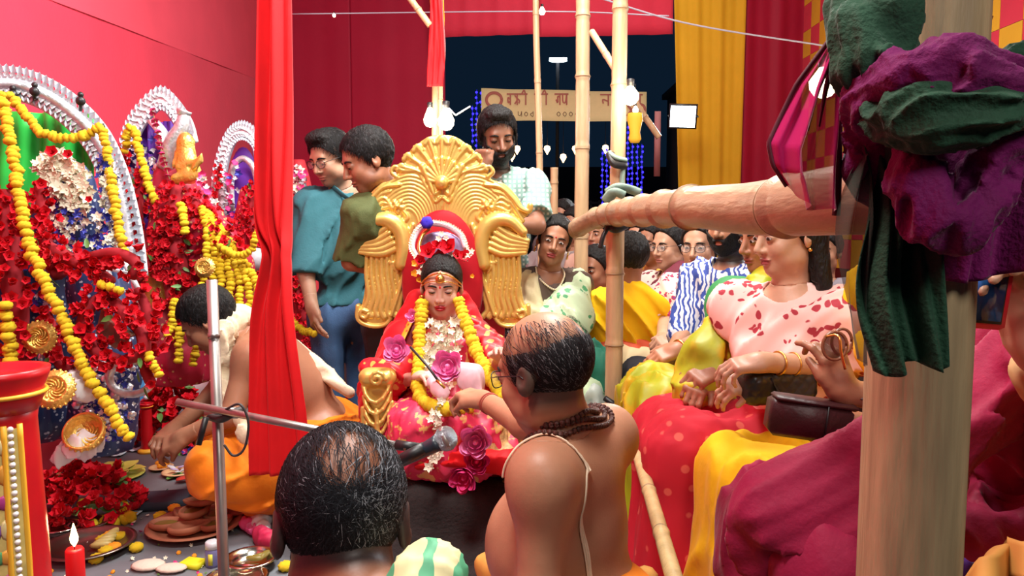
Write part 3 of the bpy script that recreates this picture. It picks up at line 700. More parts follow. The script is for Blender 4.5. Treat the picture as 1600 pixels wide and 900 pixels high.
def person(label, J, base, group=None, s=1., fat=0., bust=0., fem=0, jaw=1., nose=1., full=0., lips=None, beard=0., hs=1., hands={}, eye='open', look=0., vox=.0095, hvox=.0036, legs=False, arm=1., scalp=None, thin=1., mouth=1., cat='person'):
    J['hs'] = hs; J['headM'] = head_frame(J['face'], J.get('up', (0, 0, 1))) if 'headM' not in J else J['headM']
    c = np.array(J['head']); M = J['headM']; allp = [np.array(v) for k, v in J.items() if k[:2] in ('sh', 'el', 'wr', 'pe', 'ne', 'hi', 'kn', 'an', 'to') and not np.isscalar(v)]
    basep = np.array(J['pelvis'])*(1, 1, 0)+(0, 0, J.get('floor', min(p[2] for p in allp)-.1))
    o = thing('person', label, cat, basep, group)
    hf = head_sdf(M, c, hs, fem, jaw, nose, full, mouth); bf, R = body_sdf(J, s, fat, bust, legs, thin, arm)
    allf = lambda P: smin(hf(P), bf(P), .03)
    cut = T(M, c, hs)((0, 0, -.15)).astype(np.float32); nz = M[:, 2].astype(np.float32); c32 = c.astype(np.float32)
    reg = lambda P: np.maximum(-((P-cut)@nz), np.sqrt(((P-c32)**2).sum(1))-.152*hs)
    col = skin_col(M, c, hs, base, lips, beard, fem, scalp)
    vfs = [msdf(lambda P: np.maximum(allf(P), reg(P)), c-.2*hs, c+.2*hs, hvox)]
    lo, hi = bnd(allp, .17)
    vfs.append(msdf(lambda P: np.maximum(allf(P), -reg(P)-.005), lo, hi, vox))
    for key, h in hands.items():
        w0 = np.array(J['wr'+key]); el = np.array(J['el'+key]); g, W = hand_sdf(w0, **{**dict(fw=nrm(w0-el)), **h})
        hf2 = lambda P, g=g, w0=w0, el=el: smin(g(P), rcone(el, w0+nrm(w0-el)*.01, .040*s*arm, .0265*s*arm)(P), .015)
        lim = w0-nrm(w0-el)*.05; nn = nrm(w0-el).astype(np.float32)
        hc = w0+nrm(h.get('fw', w0-el))*.08
        vfs.append(msdf(lambda P: np.maximum(hf2(P), -((P-lim.astype(np.float32))@nn)), hc-.16, hc+.16, min(.0042, hvox*1.1)))
    V = np.vstack([v for v, q in vfs]); Q = []; n = 0
    for v, q in vfs: Q.append(q+n); n += len(v)
    Q = np.vstack(Q)
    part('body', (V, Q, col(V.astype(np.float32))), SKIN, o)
    eyes(o, M, c, hs, eye, look, base)
    o_ = dict(o=o, J=J, M=M, c=c, s=s, hs=hs, bf=bf, R=R, t=T(M, c, hs), hf=hf, tor=U(torso(J, s, fat, bust)[0]))
    return o_
def garment(p, name, prims, m, infl=.014, cuts=(), fold=(30, .006), along=(0, 0, 1), seed=1, vox=.0085, pad=.14, k=.02, extra=None, lohi=None, label=None, colf=None):
    """ cloth shell over primitives; cuts are (normal, point) half spaces removed on the + side """
    f0 = U(prims, k) if isinstance(prims, list) else prims
    def f(P):
        fo_ = folds(P, along, fold[0], fold[1], seed)
        if infl > .006: fo_ = np.minimum(fo_, infl-.004)
        d = f0(P)-infl+fo_
        if extra is not None: d = extra(P, d)
        for n, q in cuts: d = smax(d, ((P-np.asarray(q, np.float32))@nrm(n).astype(np.float32)), .006)
        return d
    lo, hi = lohi
    return sdfpart(name, f, lo, hi, vox, m, p['o'], colf, label=label)
def jbb(J, keys, pad): return bnd([J[k] for k in keys if k in J], pad)
def shirt(p, m, sleeve=.9, hem=None, infl=.014, fold=(32, .006), neckcut=.045, seed=1, vox=.0085, name='shirt', fore=None, vneck=0.):
    J = p['J']; s = p['s']; pr = [p['tor']]; rt_ = p['R'][:, 0]; nk = np.array(J['neck']); up = p['R'][:, 2]; fw = p['R'][:, 1]
    for q in 'LR':
        if 'el'+q not in J: continue
        a, b, w = (np.array(J[k+q]) for k in ('sh', 'el', 'wr'))
        e = a+(b-a)*min(sleeve, 1); dr = nrm(b-a)
        if sleeve > 1: pr.append((rcone(a, e, .056*s, .046*s), .03))
        else: pr.append(((lambda g, h: lambda P: np.maximum(g(P), h(P)))(rcone(a, e+dr*.06, .058*s, (.060-.006*sleeve)*s), (lambda dr, e: lambda P: (P-e.astype(np.float32))@dr.astype(np.float32))(dr, e)), .06))
        if sleeve > 1: pr.append((rcone(b, b+(w-b)*(sleeve-1), .046*s, .034*s), .015))
    cuts = []
    if hem is not None: cuts.append((-up, hem))
    f0 = U(pr)
    neck = elli(nk+fw*.02*s-up*vneck*.3+up*.012, (.066*s, .074*s, neckcut*.8+vneck), p['R'])
    def extra(P, d): return smax(d, -neck(P), .006)
    ks = ['neck', 'shL', 'shR', 'elL', 'elR', 'pelvis']+(['wrL', 'wrR'] if sleeve > 1 else [])
    fold = (max(fold[0], 42), fold[1]*1.45); al = nrm(up+.5*rt_) if seed % 2 else nrm(up-.6*rt_)
    return garment(p, name, f0, m, infl, cuts, fold, along=al, seed=seed, vox=vox, extra=extra, lohi=jbb(J, ks, .18))
def rim_of(p, name, pts, r, m, seg=8, **k): return part(name, tube(pts, r, seg), m, p['o'], **k)
def ring(c, R, rx, ry, n=24): return [np.asarray(c)+R[:, 0]*rx*math.cos(a)+R[:, 1]*ry*math.sin(a) for a in np.linspace(0, 2*math.pi, n, endpoint=False)]
def bangle(p, q, fr, m=GOLD, r=.003, rad=.03, name='bangle', n=1):
    w, e = np.array(p['J']['wr'+q]), np.array(p['J']['el'+q]); d = nrm(w-e); R = frame(d)
    for i in range(n): part(name, tube(ring(w-d*(fr+.011*i), R, rad, rad), r, 6, closed=True), m, p['o'])
def beads(p, pts, r, m, name='necklace', step=None, seg=8):
    Q = resample(spline(pts, 60), step or r*1.9); return part(name, join(*[ell(q, r, seg, 6) for q in Q]), m, p['o'])

def men_strands(p, n=4500, lift=.010, seed=9, t=.03, ww=.0011):
    def mk(q):
        a = abs(q[0]); v = .77*q[1]-.64*q[2]-.006-.10*min(max(a-.045, 0), .04)
        return 0. if v > 0 or q[2] < -.055 or (a > .062 and q[2] < .0) else 1.
    strands(next((x for x in p['o'].children if x.name.startswith('hair')), p['o']), p['M'], p['c'], p['hs'], n, mk, t, HS0, seed, lift=lift, width=ww, C=lambda q, r: ((.03, .03, .034) if r.random() < .12 else (.009, .008, .008)), flow=lambda q: np.array((q[0]*7+.25, q[1]*2.5+.15, -.5)))
HS0 = mat('black_hair_strand', (.02, .02, .02), .65, attr=True, spec=.12)
def on(px, py, z):
    a = at(px, py, 1.); d = a-np.array((0, 0, CAM_H)); return np.array((0, 0, CAM_H))+d*(z-CAM_H)/d[2]
ST = .12   # stage height
struct('stage_platform', box((-.86, 2.75, ST/2), (3.0, 4.2, ST)), mat('grey_stage_cloth', (.16, .17, .19), .8, var=.3, vs=4, bump=.3, bs=8))['kind'] = 'structure'
def checkmat(name, base, c1, sc=60, w=.35):
    if name in MATS: return MATS[name]
    m = mat(name, base, .75); nt = m.node_tree; N = nt.nodes.new; L = nt.links.new; b = nt.nodes['Principled BSDF']; tc = N('ShaderNodeTexCoord'); out = []
    for ax in 'XZ':
        wv = N('ShaderNodeTexWave'); wv.bands_direction = ax; wv.inputs['Scale'].default_value = sc/6.28; wv.inputs['Distortion'].default_value = .5; L(tc.outputs['Object'], wv.inputs['Vector'])
        r = N('ShaderNodeMapRange'); r.inputs[1].default_value = w; r.inputs[2].default_value = w+.2; r.inputs[3].default_value = .75; r.inputs[4].default_value = 0; L(wv.outputs['Fac'], r.inputs[0]); out.append(r.outputs[0])
    mx = N('ShaderNodeMath'); mx.operation = 'MAXIMUM'; L(out[0], mx.inputs[0]); L(out[1], mx.inputs[1])
    c = N('ShaderNodeMix'); c.data_type = 'RGBA'; c.inputs[6].default_value = (*base, 1); c.inputs[7].default_value = (*c1, 1); L(mx.outputs[0], c.inputs[0]); L(c.outputs[2], b.inputs['Base Color']); return m
SK1 = lin(178, 128, 100); SK2 = lin(158, 108, 82); SK3 = lin(190, 146, 120); SK4 = lin(206, 160, 142); SK5 = lin(128, 86, 66)
ORG = mat('orange_cotton', (.75, .20, .01), .7, var=.08, vs=8, bump=.15, bs=60, sheen=.3)
CRM = mat('cream_cotton', (.72, .60, .42), .8, var=.06, vs=10, bump=.2, bs=90, sheen=.2)
# ---- bald priest reaching to the girl
J = dict(head=at(850, 580, 1.5), face=(-.74, .62, -.22), neck=at(888, 660, 1.54), shL=at(846, 742, 1.40), shR=at(948, 676, 1.66), elL=at(842, 912, 1.37), wrL=at(806, 985, 1.58), elR=at(818, 662, 1.93), wrR=at(757, 626, 2.14), pelvis=at(930, 985, 1.50), bend=-.02, floor=ST)
def bald_scalp(q, C, mix, sm, inh):
    d = np.maximum((q[:, 2]-.055)*1.0-.1*np.maximum(-q[:, 1]-.055, 0), q[:, 1]-.03-.35*(.05-q[:, 2])*(q[:, 2] > 0)) ; d = np.maximum(d, -(q[:, 2]+.07)-.0)
    d = np.where((np.abs(q[:, 0]) < .074)&(q[:, 1] > .0), np.maximum(d, .03), d)
    return mix(C, .85*sm(d, .03)*inh, (.03, .025, .025))
P1 = person('bare-backed bald priest with glasses reaching out to the enthroned girl', J, SK1, fat=1.0, hs=1.03, scalp=bald_scalp, eye='open', hands=dict(R=dict(back=(.2, -.3, 1), side=-1, curl=(.75, .8, .95, 1.0), spread=.05, thumb=(.3, .9), fw=nrm(at(700, 606, 2.24)-at(757, 626, 2.14)))), vox=.008, hvox=.0034)
spectacles(P1['o'], P1['M'], P1['c'], P1['hs'])
GREYC = lambda q, r: ((.17, .17, .18) if r.random() < .13 else (.018, .016, .018))
HS = mat('hair_strand', (.02, .02, .02), .65, attr=True, spec=.12)
strands(P1['o'], P1['M'], P1['c'], 1.03, 7500, lambda q: (1. if q[2] < .045+.35*max(0, -q[1]-.05) and q[1] < .03-.3*max(0, -q[2]) and q[2] > -.078 and not (abs(q[0]) > .066 and abs(q[1]+.012) < .026 and abs(q[2]+.01) < .034) else (.07 if q[1] < .05 and q[2] < .10 else .0)), .030, HS, 4, lift=.004, C=GREYC, width=.0008)
RUD = mat('rudraksha_brown', (.07, .018, .012), .5, var=.4, vs=40, bump=.6, bs=200)
tR = P1['R']; nkk = J['neck']
thr = mat('sacred_thread_cotton', (.78, .62, .45), .8)
up1, fw1, rt1 = tR[:, 2], tR[:, 1], tR[:, 0]
def over_body(p, pts, off):
    """ drop a line of points onto the surface of the body """
    out = []; f = p['bf']
    for q in spline(pts, 60):
        q = np.array(q, np.float32)
        for _ in range(12):
            d = float(f(q[None])[0]); e = 1e-3; g = np.array([float(f((q+np.eye(3, dtype=np.float32)[k]*e)[None])[0])-d for k in range(3)])/e
            q = q-g*(d-off)/(g@g+1e-6)*.8
        out.append(q.astype(float))
    return np.array(out)
for k_ in range(3):
    rr = .085+.012*k_
    pts = [nkk+tR[:, 0]*rr*math.cos(a)*1.1+tR[:, 1]*rr*math.sin(a)+tR[:, 2]*(.03-.014*k_-.02*max(0, math.sin(a))) for a in np.linspace(0, 2*math.pi, 26)]
    beads(P1, over_body(P1, pts, .005), .0062, RUD, 'bead_necklace', .011)
for i in range(3):
    part('sacred_thread', tube(over_body(P1, A3((812-i*2, 742+i*3, 1.40), (818, 724, 1.40), (845, 716+i*2, 1.42), (880, 760+i*2, 1.42), (903+i*3, 840, 1.42), (924+i*3, 930, 1.40)), .0035), .0022, 6), thr, P1['o'])
part('waist_cloth', tube(spline(A3((800, 925, 1.5), (880, 935, 1.38), (960, 925, 1.45), (1010, 905, 1.6)), 20), .03, 10), mat('pale_orange_cotton', (.7, .35, .08), .7), P1['o'])
bangle(P1, 'R', .03, mat('red_thread', (.35, .06, .04), .8), .0025, .030, 'wrist_thread', 2)
garment(P1, 'dhoti', [rcone(J['pelvis']-(0, 0, .04), J['pelvis']-(.0, 0, .14), .19, .24), (rcone(J['pelvis']-(0, 0, .12), J['pelvis']+(-.22, .25, -.16), .13, .10), .05), (rcone(J['pelvis']-(0, 0, .12), J['pelvis']+(-.30, -.12, -.16), .13, .10), .05)], ORG, 0, lohi=(J['pelvis']-(.45, .35, .32), J['pelvis']+(.3, .45, .1)), vox=.012)
# ---- foreground priest, seen from above and behind
J = dict(head=at(535, 815, 1.0), face=(-.22, .86, -.46), up=(0, .1, 1), neck=at(590, 960, .88), shL=at(480, 1060, .80), shR=at(742, 990, .90), elR=at(800, 1300, .9), wrR=at(720, 1350, 1.1), elL=at(400, 1350, .8), wrL=at(480, 1400, 1.0), pelvis=at(600, 1700, .80), floor=ST)
def bald2(q, C, mix, sm, inh):
    d = -np.sqrt(((q[:, 0]-.006)/1.)**2+((q[:, 1]+.085)/1.15)**2+((q[:, 2]-.068)/1.1)**2)+.055
    hairy = sm(.0-(.2-d)*0-(q[:, 2]+.06), .02)*sm(q[:, 1]-.06, .02)
    C = mix(C, (.12+.80*sm(d+.006, .03))*hairy*inh, (.025, .022, .025)); return C
P2 = person('priest in the near foreground seen from behind, greying hair thinning on top', J, lin(150, 96, 70), hs=1.10, scalp=bald2, eye='none', vox=.010, hvox=.0036)
def m2(q):
    d = math.sqrt((q[0]-.006)**2+((q[1]+.085)/1.15)**2+((q[2]-.068)/1.1)**2)
    if q[1] > .07 or q[2] < -.075 or (abs(q[0]) > .064 and abs(q[1]+.012) < .03 and abs(q[2]+.008) < .036): return 0
    return .10 if d < .034 else (.4 if d < .052 else 1.)
def c2(q, r):
    g = .22 if q[0] > .012 and q[2] < .11 else .04
    return (.26, .27, .30) if r.random() < g*(.5 if q[2] < .0 else 1) else ((.03, .033, .04) if r.random() < .3 else (.012, .012, .015))
strands(P2['o'], P2['M'], P2['c'], 1.10, 20000, m2, .030, HS, 5, C=c2, lift=.003, width=.00055, flow=lambda q: np.array(((q[0]+.01)*9, (q[1]-.01)*6-.35, -.35)))
garment(P2, 'striped_scarf', [rcone(at(630, 945, .86), at(672, 905, .90), .035, .040), (rcone(at(672, 905, .90), at(665, 960, .97), .040, .035), .03)], 
        patmat('cream_green_scarf', [(.78, .70, .38), (.10, .42, .22)], 7, 'WAVE', thr=(.16, .2)), 0, fold=(110, .005), lohi=bnd([at(600, 960, .8), at(700, 860, 1.0)], .08), vox=.006, seed=6)
# ---- priest in orange bending to the left
J = dict(head=at(326, 500, 2.68), face=(-.80, -.12, -.60), neck=at(378, 515, 2.75), shL=at(392, 556, 2.60), shR=at(388, 540, 2.95), elL=at(362, 648, 2.52), wrL=at(292, 680, 2.52), elR=at(330, 620, 2.95), wrR=at(275, 668, 2.70), pelvis=at(508, 672, 2.85), bend=.055,
         hipL=at(500, 690, 2.75), knL=at(345, 735, 2.50), anL=at(440, 770, 2.60), hipR=at(500, 680, 2.95), knR=at(350, 700, 3.0), anR=at(460, 740, 3.0), floor=ST)
P3 = person('bare-backed priest in orange dhoti bending over the offerings', J, SK2, fat=1.3, hs=.98, legs=True, eye='none', hands=dict(L=dict(back=(-.1, -.6, .8), side=-1, curl=(.5, .6, .7, .8), spread=.08, thumb=(.3, .9)), R=dict(back=(0, .4, .9), side=1, curl=(.6, .7, .8, .8))), vox=.009, hvox=.004)
hair(P3['o'], P3['M'], P3['c'], .98, 'short', .011, seed=2, amp=.0015); men_strands(P3, seed=14, lift=.011, t=.02)
garment(P3, 'dhoti', [rcone(J['pelvis']-(0, 0, .06), J['pelvis']-(0, 0, .12), .17, .18), (rcone(J['hipL'], J['knL'], .11, .085), .05), (rcone(J['hipR'], J['knR'], .11, .085), .05), (rcone(J['knL'], J['anL'], .085, .075), .05), (rcone(at(400, 745, 2.55), at(400, 780, 2.62), .08, .06), .05), (rcone(J['knR'], J['anR'], .08, .07), .06)],
        ORG, .008, fold=(40, .018), along=(.8, -.3, .7), lohi=bnd([J[k] for k in ('pelvis', 'knL', 'knR', 'anL', 'hipR')], .24), vox=.009, seed=9)
garment(P3, 'shawl', [rcone(at(352, 515, 2.66), at(372, 500, 2.72), .05, .055), (rcone(at(372, 500, 2.74), at(400, 500, 2.82), .055, .04), .02), (rcone(at(400, 498, 2.82), at(545, 612, 2.76), .032, .026), .02), (rcone(at(352, 515, 2.62), at(345, 590, 2.62), .035, .03), .02), (rcone(at(345, 590, 2.62), at(385, 680, 2.45), .03, .028), .02)],
        CRM, 0, fold=(80, .007), along=(1, 0, -.5), lohi=bnd([at(340, 480, 2.6), at(550, 625, 2.8), at(390, 690, 2.4)], .1), vox=.008, seed=3)
# ---- standing men behind the throne
def legs(J, w=.1, zk=.62, za=.2, d=(0, 0)):
    pv = np.array(J['pelvis']); rt = nrm(np.array(J['shR'])-np.array(J['shL'])); rt[2] = 0
    for q, sx in (('L', -1), ('R', 1)):
        J['hip'+q] = pv+rt*sx*w*.9-(0, 0, .04); J['kn'+q] = np.array((*(pv+rt*sx*w)[:2], zk)); J['an'+q] = np.array((*(pv+rt*sx*w)[:2], za)); J['toe'+q] = J['an'+q]+(0, -.13, -.04)
TEAL = mat('teal_shirt_cotton', lin(58, 112, 122), .75, var=.08, vs=8, bump=.15, bs=120, sheen=.15)
J = dict(head=at(517, 246, 3.42), face=(-.52, -.76, -.38), neck=at(537, 296, 3.49), shR=at(489, 322, 3.44), shL=at(587, 320, 3.62), elR=at(478, 425, 3.34), wrR=at(487, 478, 3.27), elL=at(612, 425, 3.64), wrL=at(600, 500, 3.60), pelvis=at(540, 492, 3.52), floor=ST); legs(J, .085)
P4 = person('standing man with glasses in a teal shirt and blue jeans', J, SK3, hs=1.03, beard=.35, full=1, jaw=1.08, legs=True, look=-.5, down=1 if 0 else 0) if 0 else person('standing man with glasses in a teal shirt and blue jeans', J, SK3, hs=1.03, beard=.30, full=1, jaw=1.08, legs=True, eye='down', hands=dict(R=dict(back=(-.8, -.5, 0), side=-1, curl=(.25, .3, .4, .45), thumb=(.35, .2))))
hair(P4['o'], P4['M'], P4['c'], 1.03, 'quiff', .009, seed=4, amp=.003); men_strands(P4, seed=11); spectacles(P4['o'], P4['M'], P4['c'], 1.03, .0014)
SH4 = shirt(P4, TEAL, .98, at(540, 474, 3.5), .017, (60, .006), seed=4)
part('collar', tube(spline([P4['J']['neck']+P4['R']@np.array(v) for v in ((-.06, -.03, .03), (-.075, .03, .02), (-.045, .085, -.02), (-.0, .10, -.055))], 16), .014, 8, flat=(.35, 1)), TEAL, SH4)
part('collar', tube(spline([P4['J']['neck']+P4['R']@np.array(v) for v in ((.06, -.03, .03), (.075, .03, .02), (.045, .085, -.02), (.0, .10, -.055))], 16), .014, 8, flat=(.35, 1)), TEAL, SH4)
JEAN = mat('blue_denim', lin(70, 105, 150), .8, var=.25, vs=10, bump=.2, bs=150)
def trousers(p, m, infl=.018, vox=.010, seed=2, keys='LR', r=(.095, .075, .055)):
    J = p['J']; pr = [elli(J['pelvis']+(0, 0, .02), (.165, .125, .13), p['R'])]
    for q in keys: pr += [(rcone(J['hip'+q], J['kn'+q], r[0], r[1]), .05), (rcone(J['kn'+q], J['an'+q], r[1], r[2]), .02)]
    ks = ['pelvis']+[a+q for a in ('hip', 'kn', 'an') for q in keys]
    return garment(p, 'trousers', pr, m, infl-.012, [], (28, .008), along=(0, 0, 1), lohi=jbb(J, ks, .2), vox=vox, seed=seed)
trousers(P4, JEAN)
OLV = mat('olive_shirt_knit', lin(74, 84, 42), .85, var=.08, vs=8, bump=.2, bs=200)
J = dict(head=at(574, 250, 3.02), face=(-.84, -.38, -.40), neck=at(612, 300, 3.08), shR=at(566, 336, 3.0), shL=at(658, 322, 3.25), elR=at(549, 408, 3.02), wrR=at(600, 425, 3.08), elL=at(680, 420, 3.4), wrL=at(640, 450, 3.3), pelvis=at(625, 500, 3.25), floor=ST); legs(J, .09)
P5 = person('standing man in an olive shirt leaning over the left of the throne', J, SK2, hs=1.05, full=1, jaw=1.05, legs=True, eye='down', beard=.15)
hair(P5['o'], P5['M'], P5['c'], 1.05, 'short', .009, seed=5, amp=.003); men_strands(P5, seed=12, lift=.009); shirt(P5, OLV, .95, at(620, 480, 3.25), .015, (64, .005), seed=8); trousers(P5, mat('dark_trousers', (.03, .03, .04), .8))
CHK = checkmat('green_check_shirt', (.62, .68, .62), lin(50, 120, 112), 95, .42)
J = dict(head=at(777, 212, 3.32), face=(.22, -.90, -.34), up=(-.08, 0, 1), neck=at(777, 268, 3.40), shR=at(735, 297, 3.45), shL=at(826, 294, 3.38), elL=at(838, 352, 3.20), wrL=at(790, 352, 3.08), elR=at(735, 350, 3.22), wrR=at(752, 268, 3.20), pelvis=at(780, 450, 3.50), floor=ST); legs(J, .09)
P6 = person('bearded man in a green checked shirt with his fist at his cheek', J, SK5, hs=1.0, beard=.95, legs=True, eye='down', lips=lin(120, 70, 60), nose=1.1, hands=dict(R=dict(back=(-.5, -.75, .2), side=1, curl=(1.5, 1.5, 1.5, 1.5), thumb=(.1, .6), fw=(0.05, -.1, 1.))))
hair(P6['o'], P6['M'], P6['c'], 1.0, 'quiff', .011, seed=6, amp=.003); men_strands(P6, seed=13, lift=.012); shirt(P6, CHK, .75, at(780, 440, 3.5), .016, (30, .009), seed=9); trousers(P6, MATS['dark_trousers'])
def beard(p, s=1., t=.006):
    M, c = p['M'], p['c']; Mf = M.astype(np.float32); hf = p['hf']
    def f(P):
        q = ((P-c.astype(np.float32))@Mf)/s; d = hf(P)/s-t-.002*sn(q, 220, 3)
        a = np.abs(q[:, 0]); top = q[:, 2]+.052-.9*np.clip(a-.022, 0, .03)-.035*(a > .06)
        m = np.hypot(q[:, 0]/1.9, q[:, 2]+.067)-.009
        d = smax(d, top, .004); d = smax(d, -q[:, 1]-.0, .004); d = smax(d, -np.where(q[:, 1] > .03, m, 1.), .003)
        return d*s
    return sdfpart('beard', f, c-.17, c+.15, .004, HAIR, p['o'])
beard(P6)
# ---- woman in the pale green printed saree
GRN = patmat('pale_green_leaf_print', [lin(190, 208, 170), lin(78, 150, 100)], 34, 'CLUSTER', thr=(.36, .42), warp=.05)
J = dict(head=at(866, 376, 3.3), face=(-.02, -.98, -.05), up=(.24, 0, 1), neck=at(856, 428, 3.35), shR=at(820, 446, 3.34), shL=at(898, 446, 3.40), elL=at(905, 520, 3.28), wrL=at(878, 565, 3.12), elR=at(815, 530, 3.25), wrR=at(845, 565, 3.12), pelvis=at(862, 575, 3.42), floor=ST)
P7 = person('woman in a pale green leaf-print saree beside the throne', J, SK2, fem=1, bust=1, hs=.92, s=.93, lips=(.28, .03, .03), eye='open', look=.2)
hair(P7['o'], P7['M'], P7['c'], .92, 'lowbun', .009, seed=7, amp=.002)
part('bindi', ell(P7['t']((0, .0905, .022)), .0042, 8, 6), mat('red_bindi', (.55, .01, .01), .5), P7['o'])
beads(P7, [J['neck']+P7['R']@np.array(v) for v in ((-.055, -.0, .035), (-.06, .06, .0), (0, .105, -.05), (.06, .06, .0), (.055, 0, .035))], .0045, mat('pearl', (.75, .62, .42), .35))
for sx in (1, -1): part('earring', tube([P7['t']((sx*.08, -.01, -.04)), P7['t']((sx*.082, -.008, -.075))], .004, 6), GOLD, P7['o'])
shirt(P7, mat('dark_blouse', (.10, .06, .045), .7), .4, None, .010, seed=3, vneck=.04, name='blouse')
nk = J['neck']; R7 = P7['R']
garment(P7, 'saree', [rcone(J['shL']+(0, 0, .01), at(890, 500, 3.22), .066, .085), (rcone(at(885, 470, 3.24), at(850, 520, 3.20), .06, .09), .05), (rcone(at(892, 500, 3.24), at(880, 540, 3.25), .09, .06), .05), (elli(J['pelvis']+(0, -.05, .0), (.20, .20, .14)), .06), (rcone(J['pelvis']+(-.1, 0, 0), J['pelvis']+(-.1, -.45, -.04), .13, .10), .05), (rcone(J['pelvis']+(.1, 0, 0), J['pelvis']+(.1, -.42, -.04), .13, .10), .05), (rcone(J['pelvis']+(0, -.42, -.04), J['pelvis']+(0, -.46, -.4), .13, .15), .05)],
        GRN, .004, fold=(60, .010), along=(-.4, 0, 1), lohi=bnd([J['shL'], J['shR'], J['pelvis'], J['pelvis']+(0, -.45, -.42)], .25), vox=.009, seed=4)
garment(P7, 'saree_pallu', [rcone(at(826, 440, 3.30), at(828, 520, 3.2), .05, .07), (rcone(at(828, 500, 3.22), at(838, 560, 3.2), .07, .08), .04)], mat('cream_saree_silk', lin(205, 190, 150), .5, var=.1, vs=9, sheen=.2), .0, fold=(90, .008), lohi=bnd([at(826, 440, 3.3), at(838, 560, 3.2)], .12), seed=12)
bangle(P7, 'L', .03)
# ---------------------------------------------------------------- flowers
def petal(L, W, cup=.3, n=4, base=.25, tip=.0, wav=0.):
    """ petal along +x, opening up +z """
    V = []; Fc = []
    for i in range(n+1):
        u = i/n; w = W*max(0, math.sin(math.pi*(.06+.94*u)**.75))**.7+W*.08*(1-u)
        x = L*u; z = cup*L*u*u
        for k in (-1, 0, 1): V.append((x, k*w*.5, z+abs(k)*w*.18+wav*k*math.sin(6*u)))
    for i in range(n):
        for k in range(2): Fc.append([i*3+k, i*3+k+1, (i+1)*3+k+1, (i+1)*3+k])
    return np.array(V), Fc
def ringp(cnt, el, **k):
    out = []
    for i in range(cnt):
        p = petal(**k); out.append(xf(p, rot('Z', 360*i/cnt+random.uniform(-8, 8))@rot('Y', -el+random.uniform(-8, 8))))
    return join(*out)
def marigold_vf():
    """ ruffled pompom of unit radius, squat in z """
    V, Fc = lathe([(.05, -.62), (.55, -.6), (.85, -.35), (1, 0), (.85, .35), (.5, .55), (.05, .5)], 12, cap=False)
    for i in range(len(V)):
        k = i % 12; j = i//12; V[i] *= (1.0+.16*((k+j) % 2)-.08, )*3
    return V, Fc
FL = {}
def fmesh(key, vf, m, smooth=True): me = mkmesh(vf[0], vf[1], smooth=smooth); me.materials.append(m); FL[key] = me; return me
MY = mat('marigold_yellow', (.86, .60, .01), .75, var=.2, vs=120, bump=.5, bs=260); MO = mat('marigold_orange', (.85, .32, .01), .75, var=.2, vs=120)
HR = mat('hibiscus_red', (.66, .008, .022), .55, var=.35, vs=40, sheen=.2); LEAF = mat('leaf_green', (.10, .24, .05), .5, var=.3)
WH = mat('jasmine_white', (.82, .78, .62), .6, var=.1); PK = mat('lotus_pink', (.80, .16, .40), .5, var=.3, vs=40, sheen=.2); PKD = mat('lotus_deep_pink', (.75, .05, .24), .5, var=.3, vs=40)
fmesh('marigold', marigold_vf(), MY); fmesh('marigold_o', marigold_vf(), MO)
fmesh('hibiscus', join(ringp(5, 35, L=1., W=.95, cup=.15, n=3), ringp(3, 65, L=.6, W=.6, cup=.1, n=2)), HR)
fmesh('hibiscus_side', join(ringp(4, 60, L=1.2, W=.9, cup=.2, n=3), ringp(3, 15, L=.7, W=.6, cup=.2, n=2)), HR)
fmesh('jasmine', join(ringp(5, 12, L=1., W=.62, cup=.12, n=3), ell((0, 0, .05), .18, 6, 4)), WH)
fmesh('leaf', petal(1.6, .7, .1, 3, .05), LEAF)
def rose_vf(): return join(ringp(6, 15, L=1., W=.95, cup=.35, n=4, base=.3), ringp(6, 40, L=.9, W=.85, cup=.3, n=4, base=.3), ringp(5, 62, L=.75, W=.7, cup=.2, n=4, base=.3), ringp(4, 78, L=.6, W=.5, cup=.1, n=4, base=.3), ell((0, 0, .2), (.3, .3, .4), 8, 6))
def rot_to(z, spin): return frame(z, (math.cos(1.3), math.sin(1.3), .2))@rot('Z', spin)
NG = [0]
def garland(name, label, pts, key, r, step, m_string=None, group=None, jitter=.15, face=None, cat='garland', tilt=25, n=60, two=None, par=None):
    """ flowers threaded along a line, each flower a part """
    Q = resample(spline(pts, n), step); t = par or thing(name, label, cat, Q.mean(0)*(1, 1, 0)+(0, 0, Q[:, 2].min()), group); o = np.array(t.location)
    part('string', tube(Q, .0016, 4), m_string or mat('string_thread', (.3, .25, .12), .8), t)
    Tn = np.gradient(Q, axis=0)
    for i, q in enumerate(Q):
        if i > 290: break
        z = nrm(Tn[i])
        if face is not None: z = nrm(np.array(face)+RNG.normal(size=3)*.5)
        z = nrm(z+RNG.normal(size=3)*math.tan(math.radians(tilt))*.35); k = key if not two or random.random() > .18 else two
        inst('flower' if k != 'leaf' else 'leaf', FL[k], M4(rot_to(z, random.random()*360), q-o+RNG.normal(size=3)*r*jitter, r*random.uniform(.88, 1.12)), t)
    return t
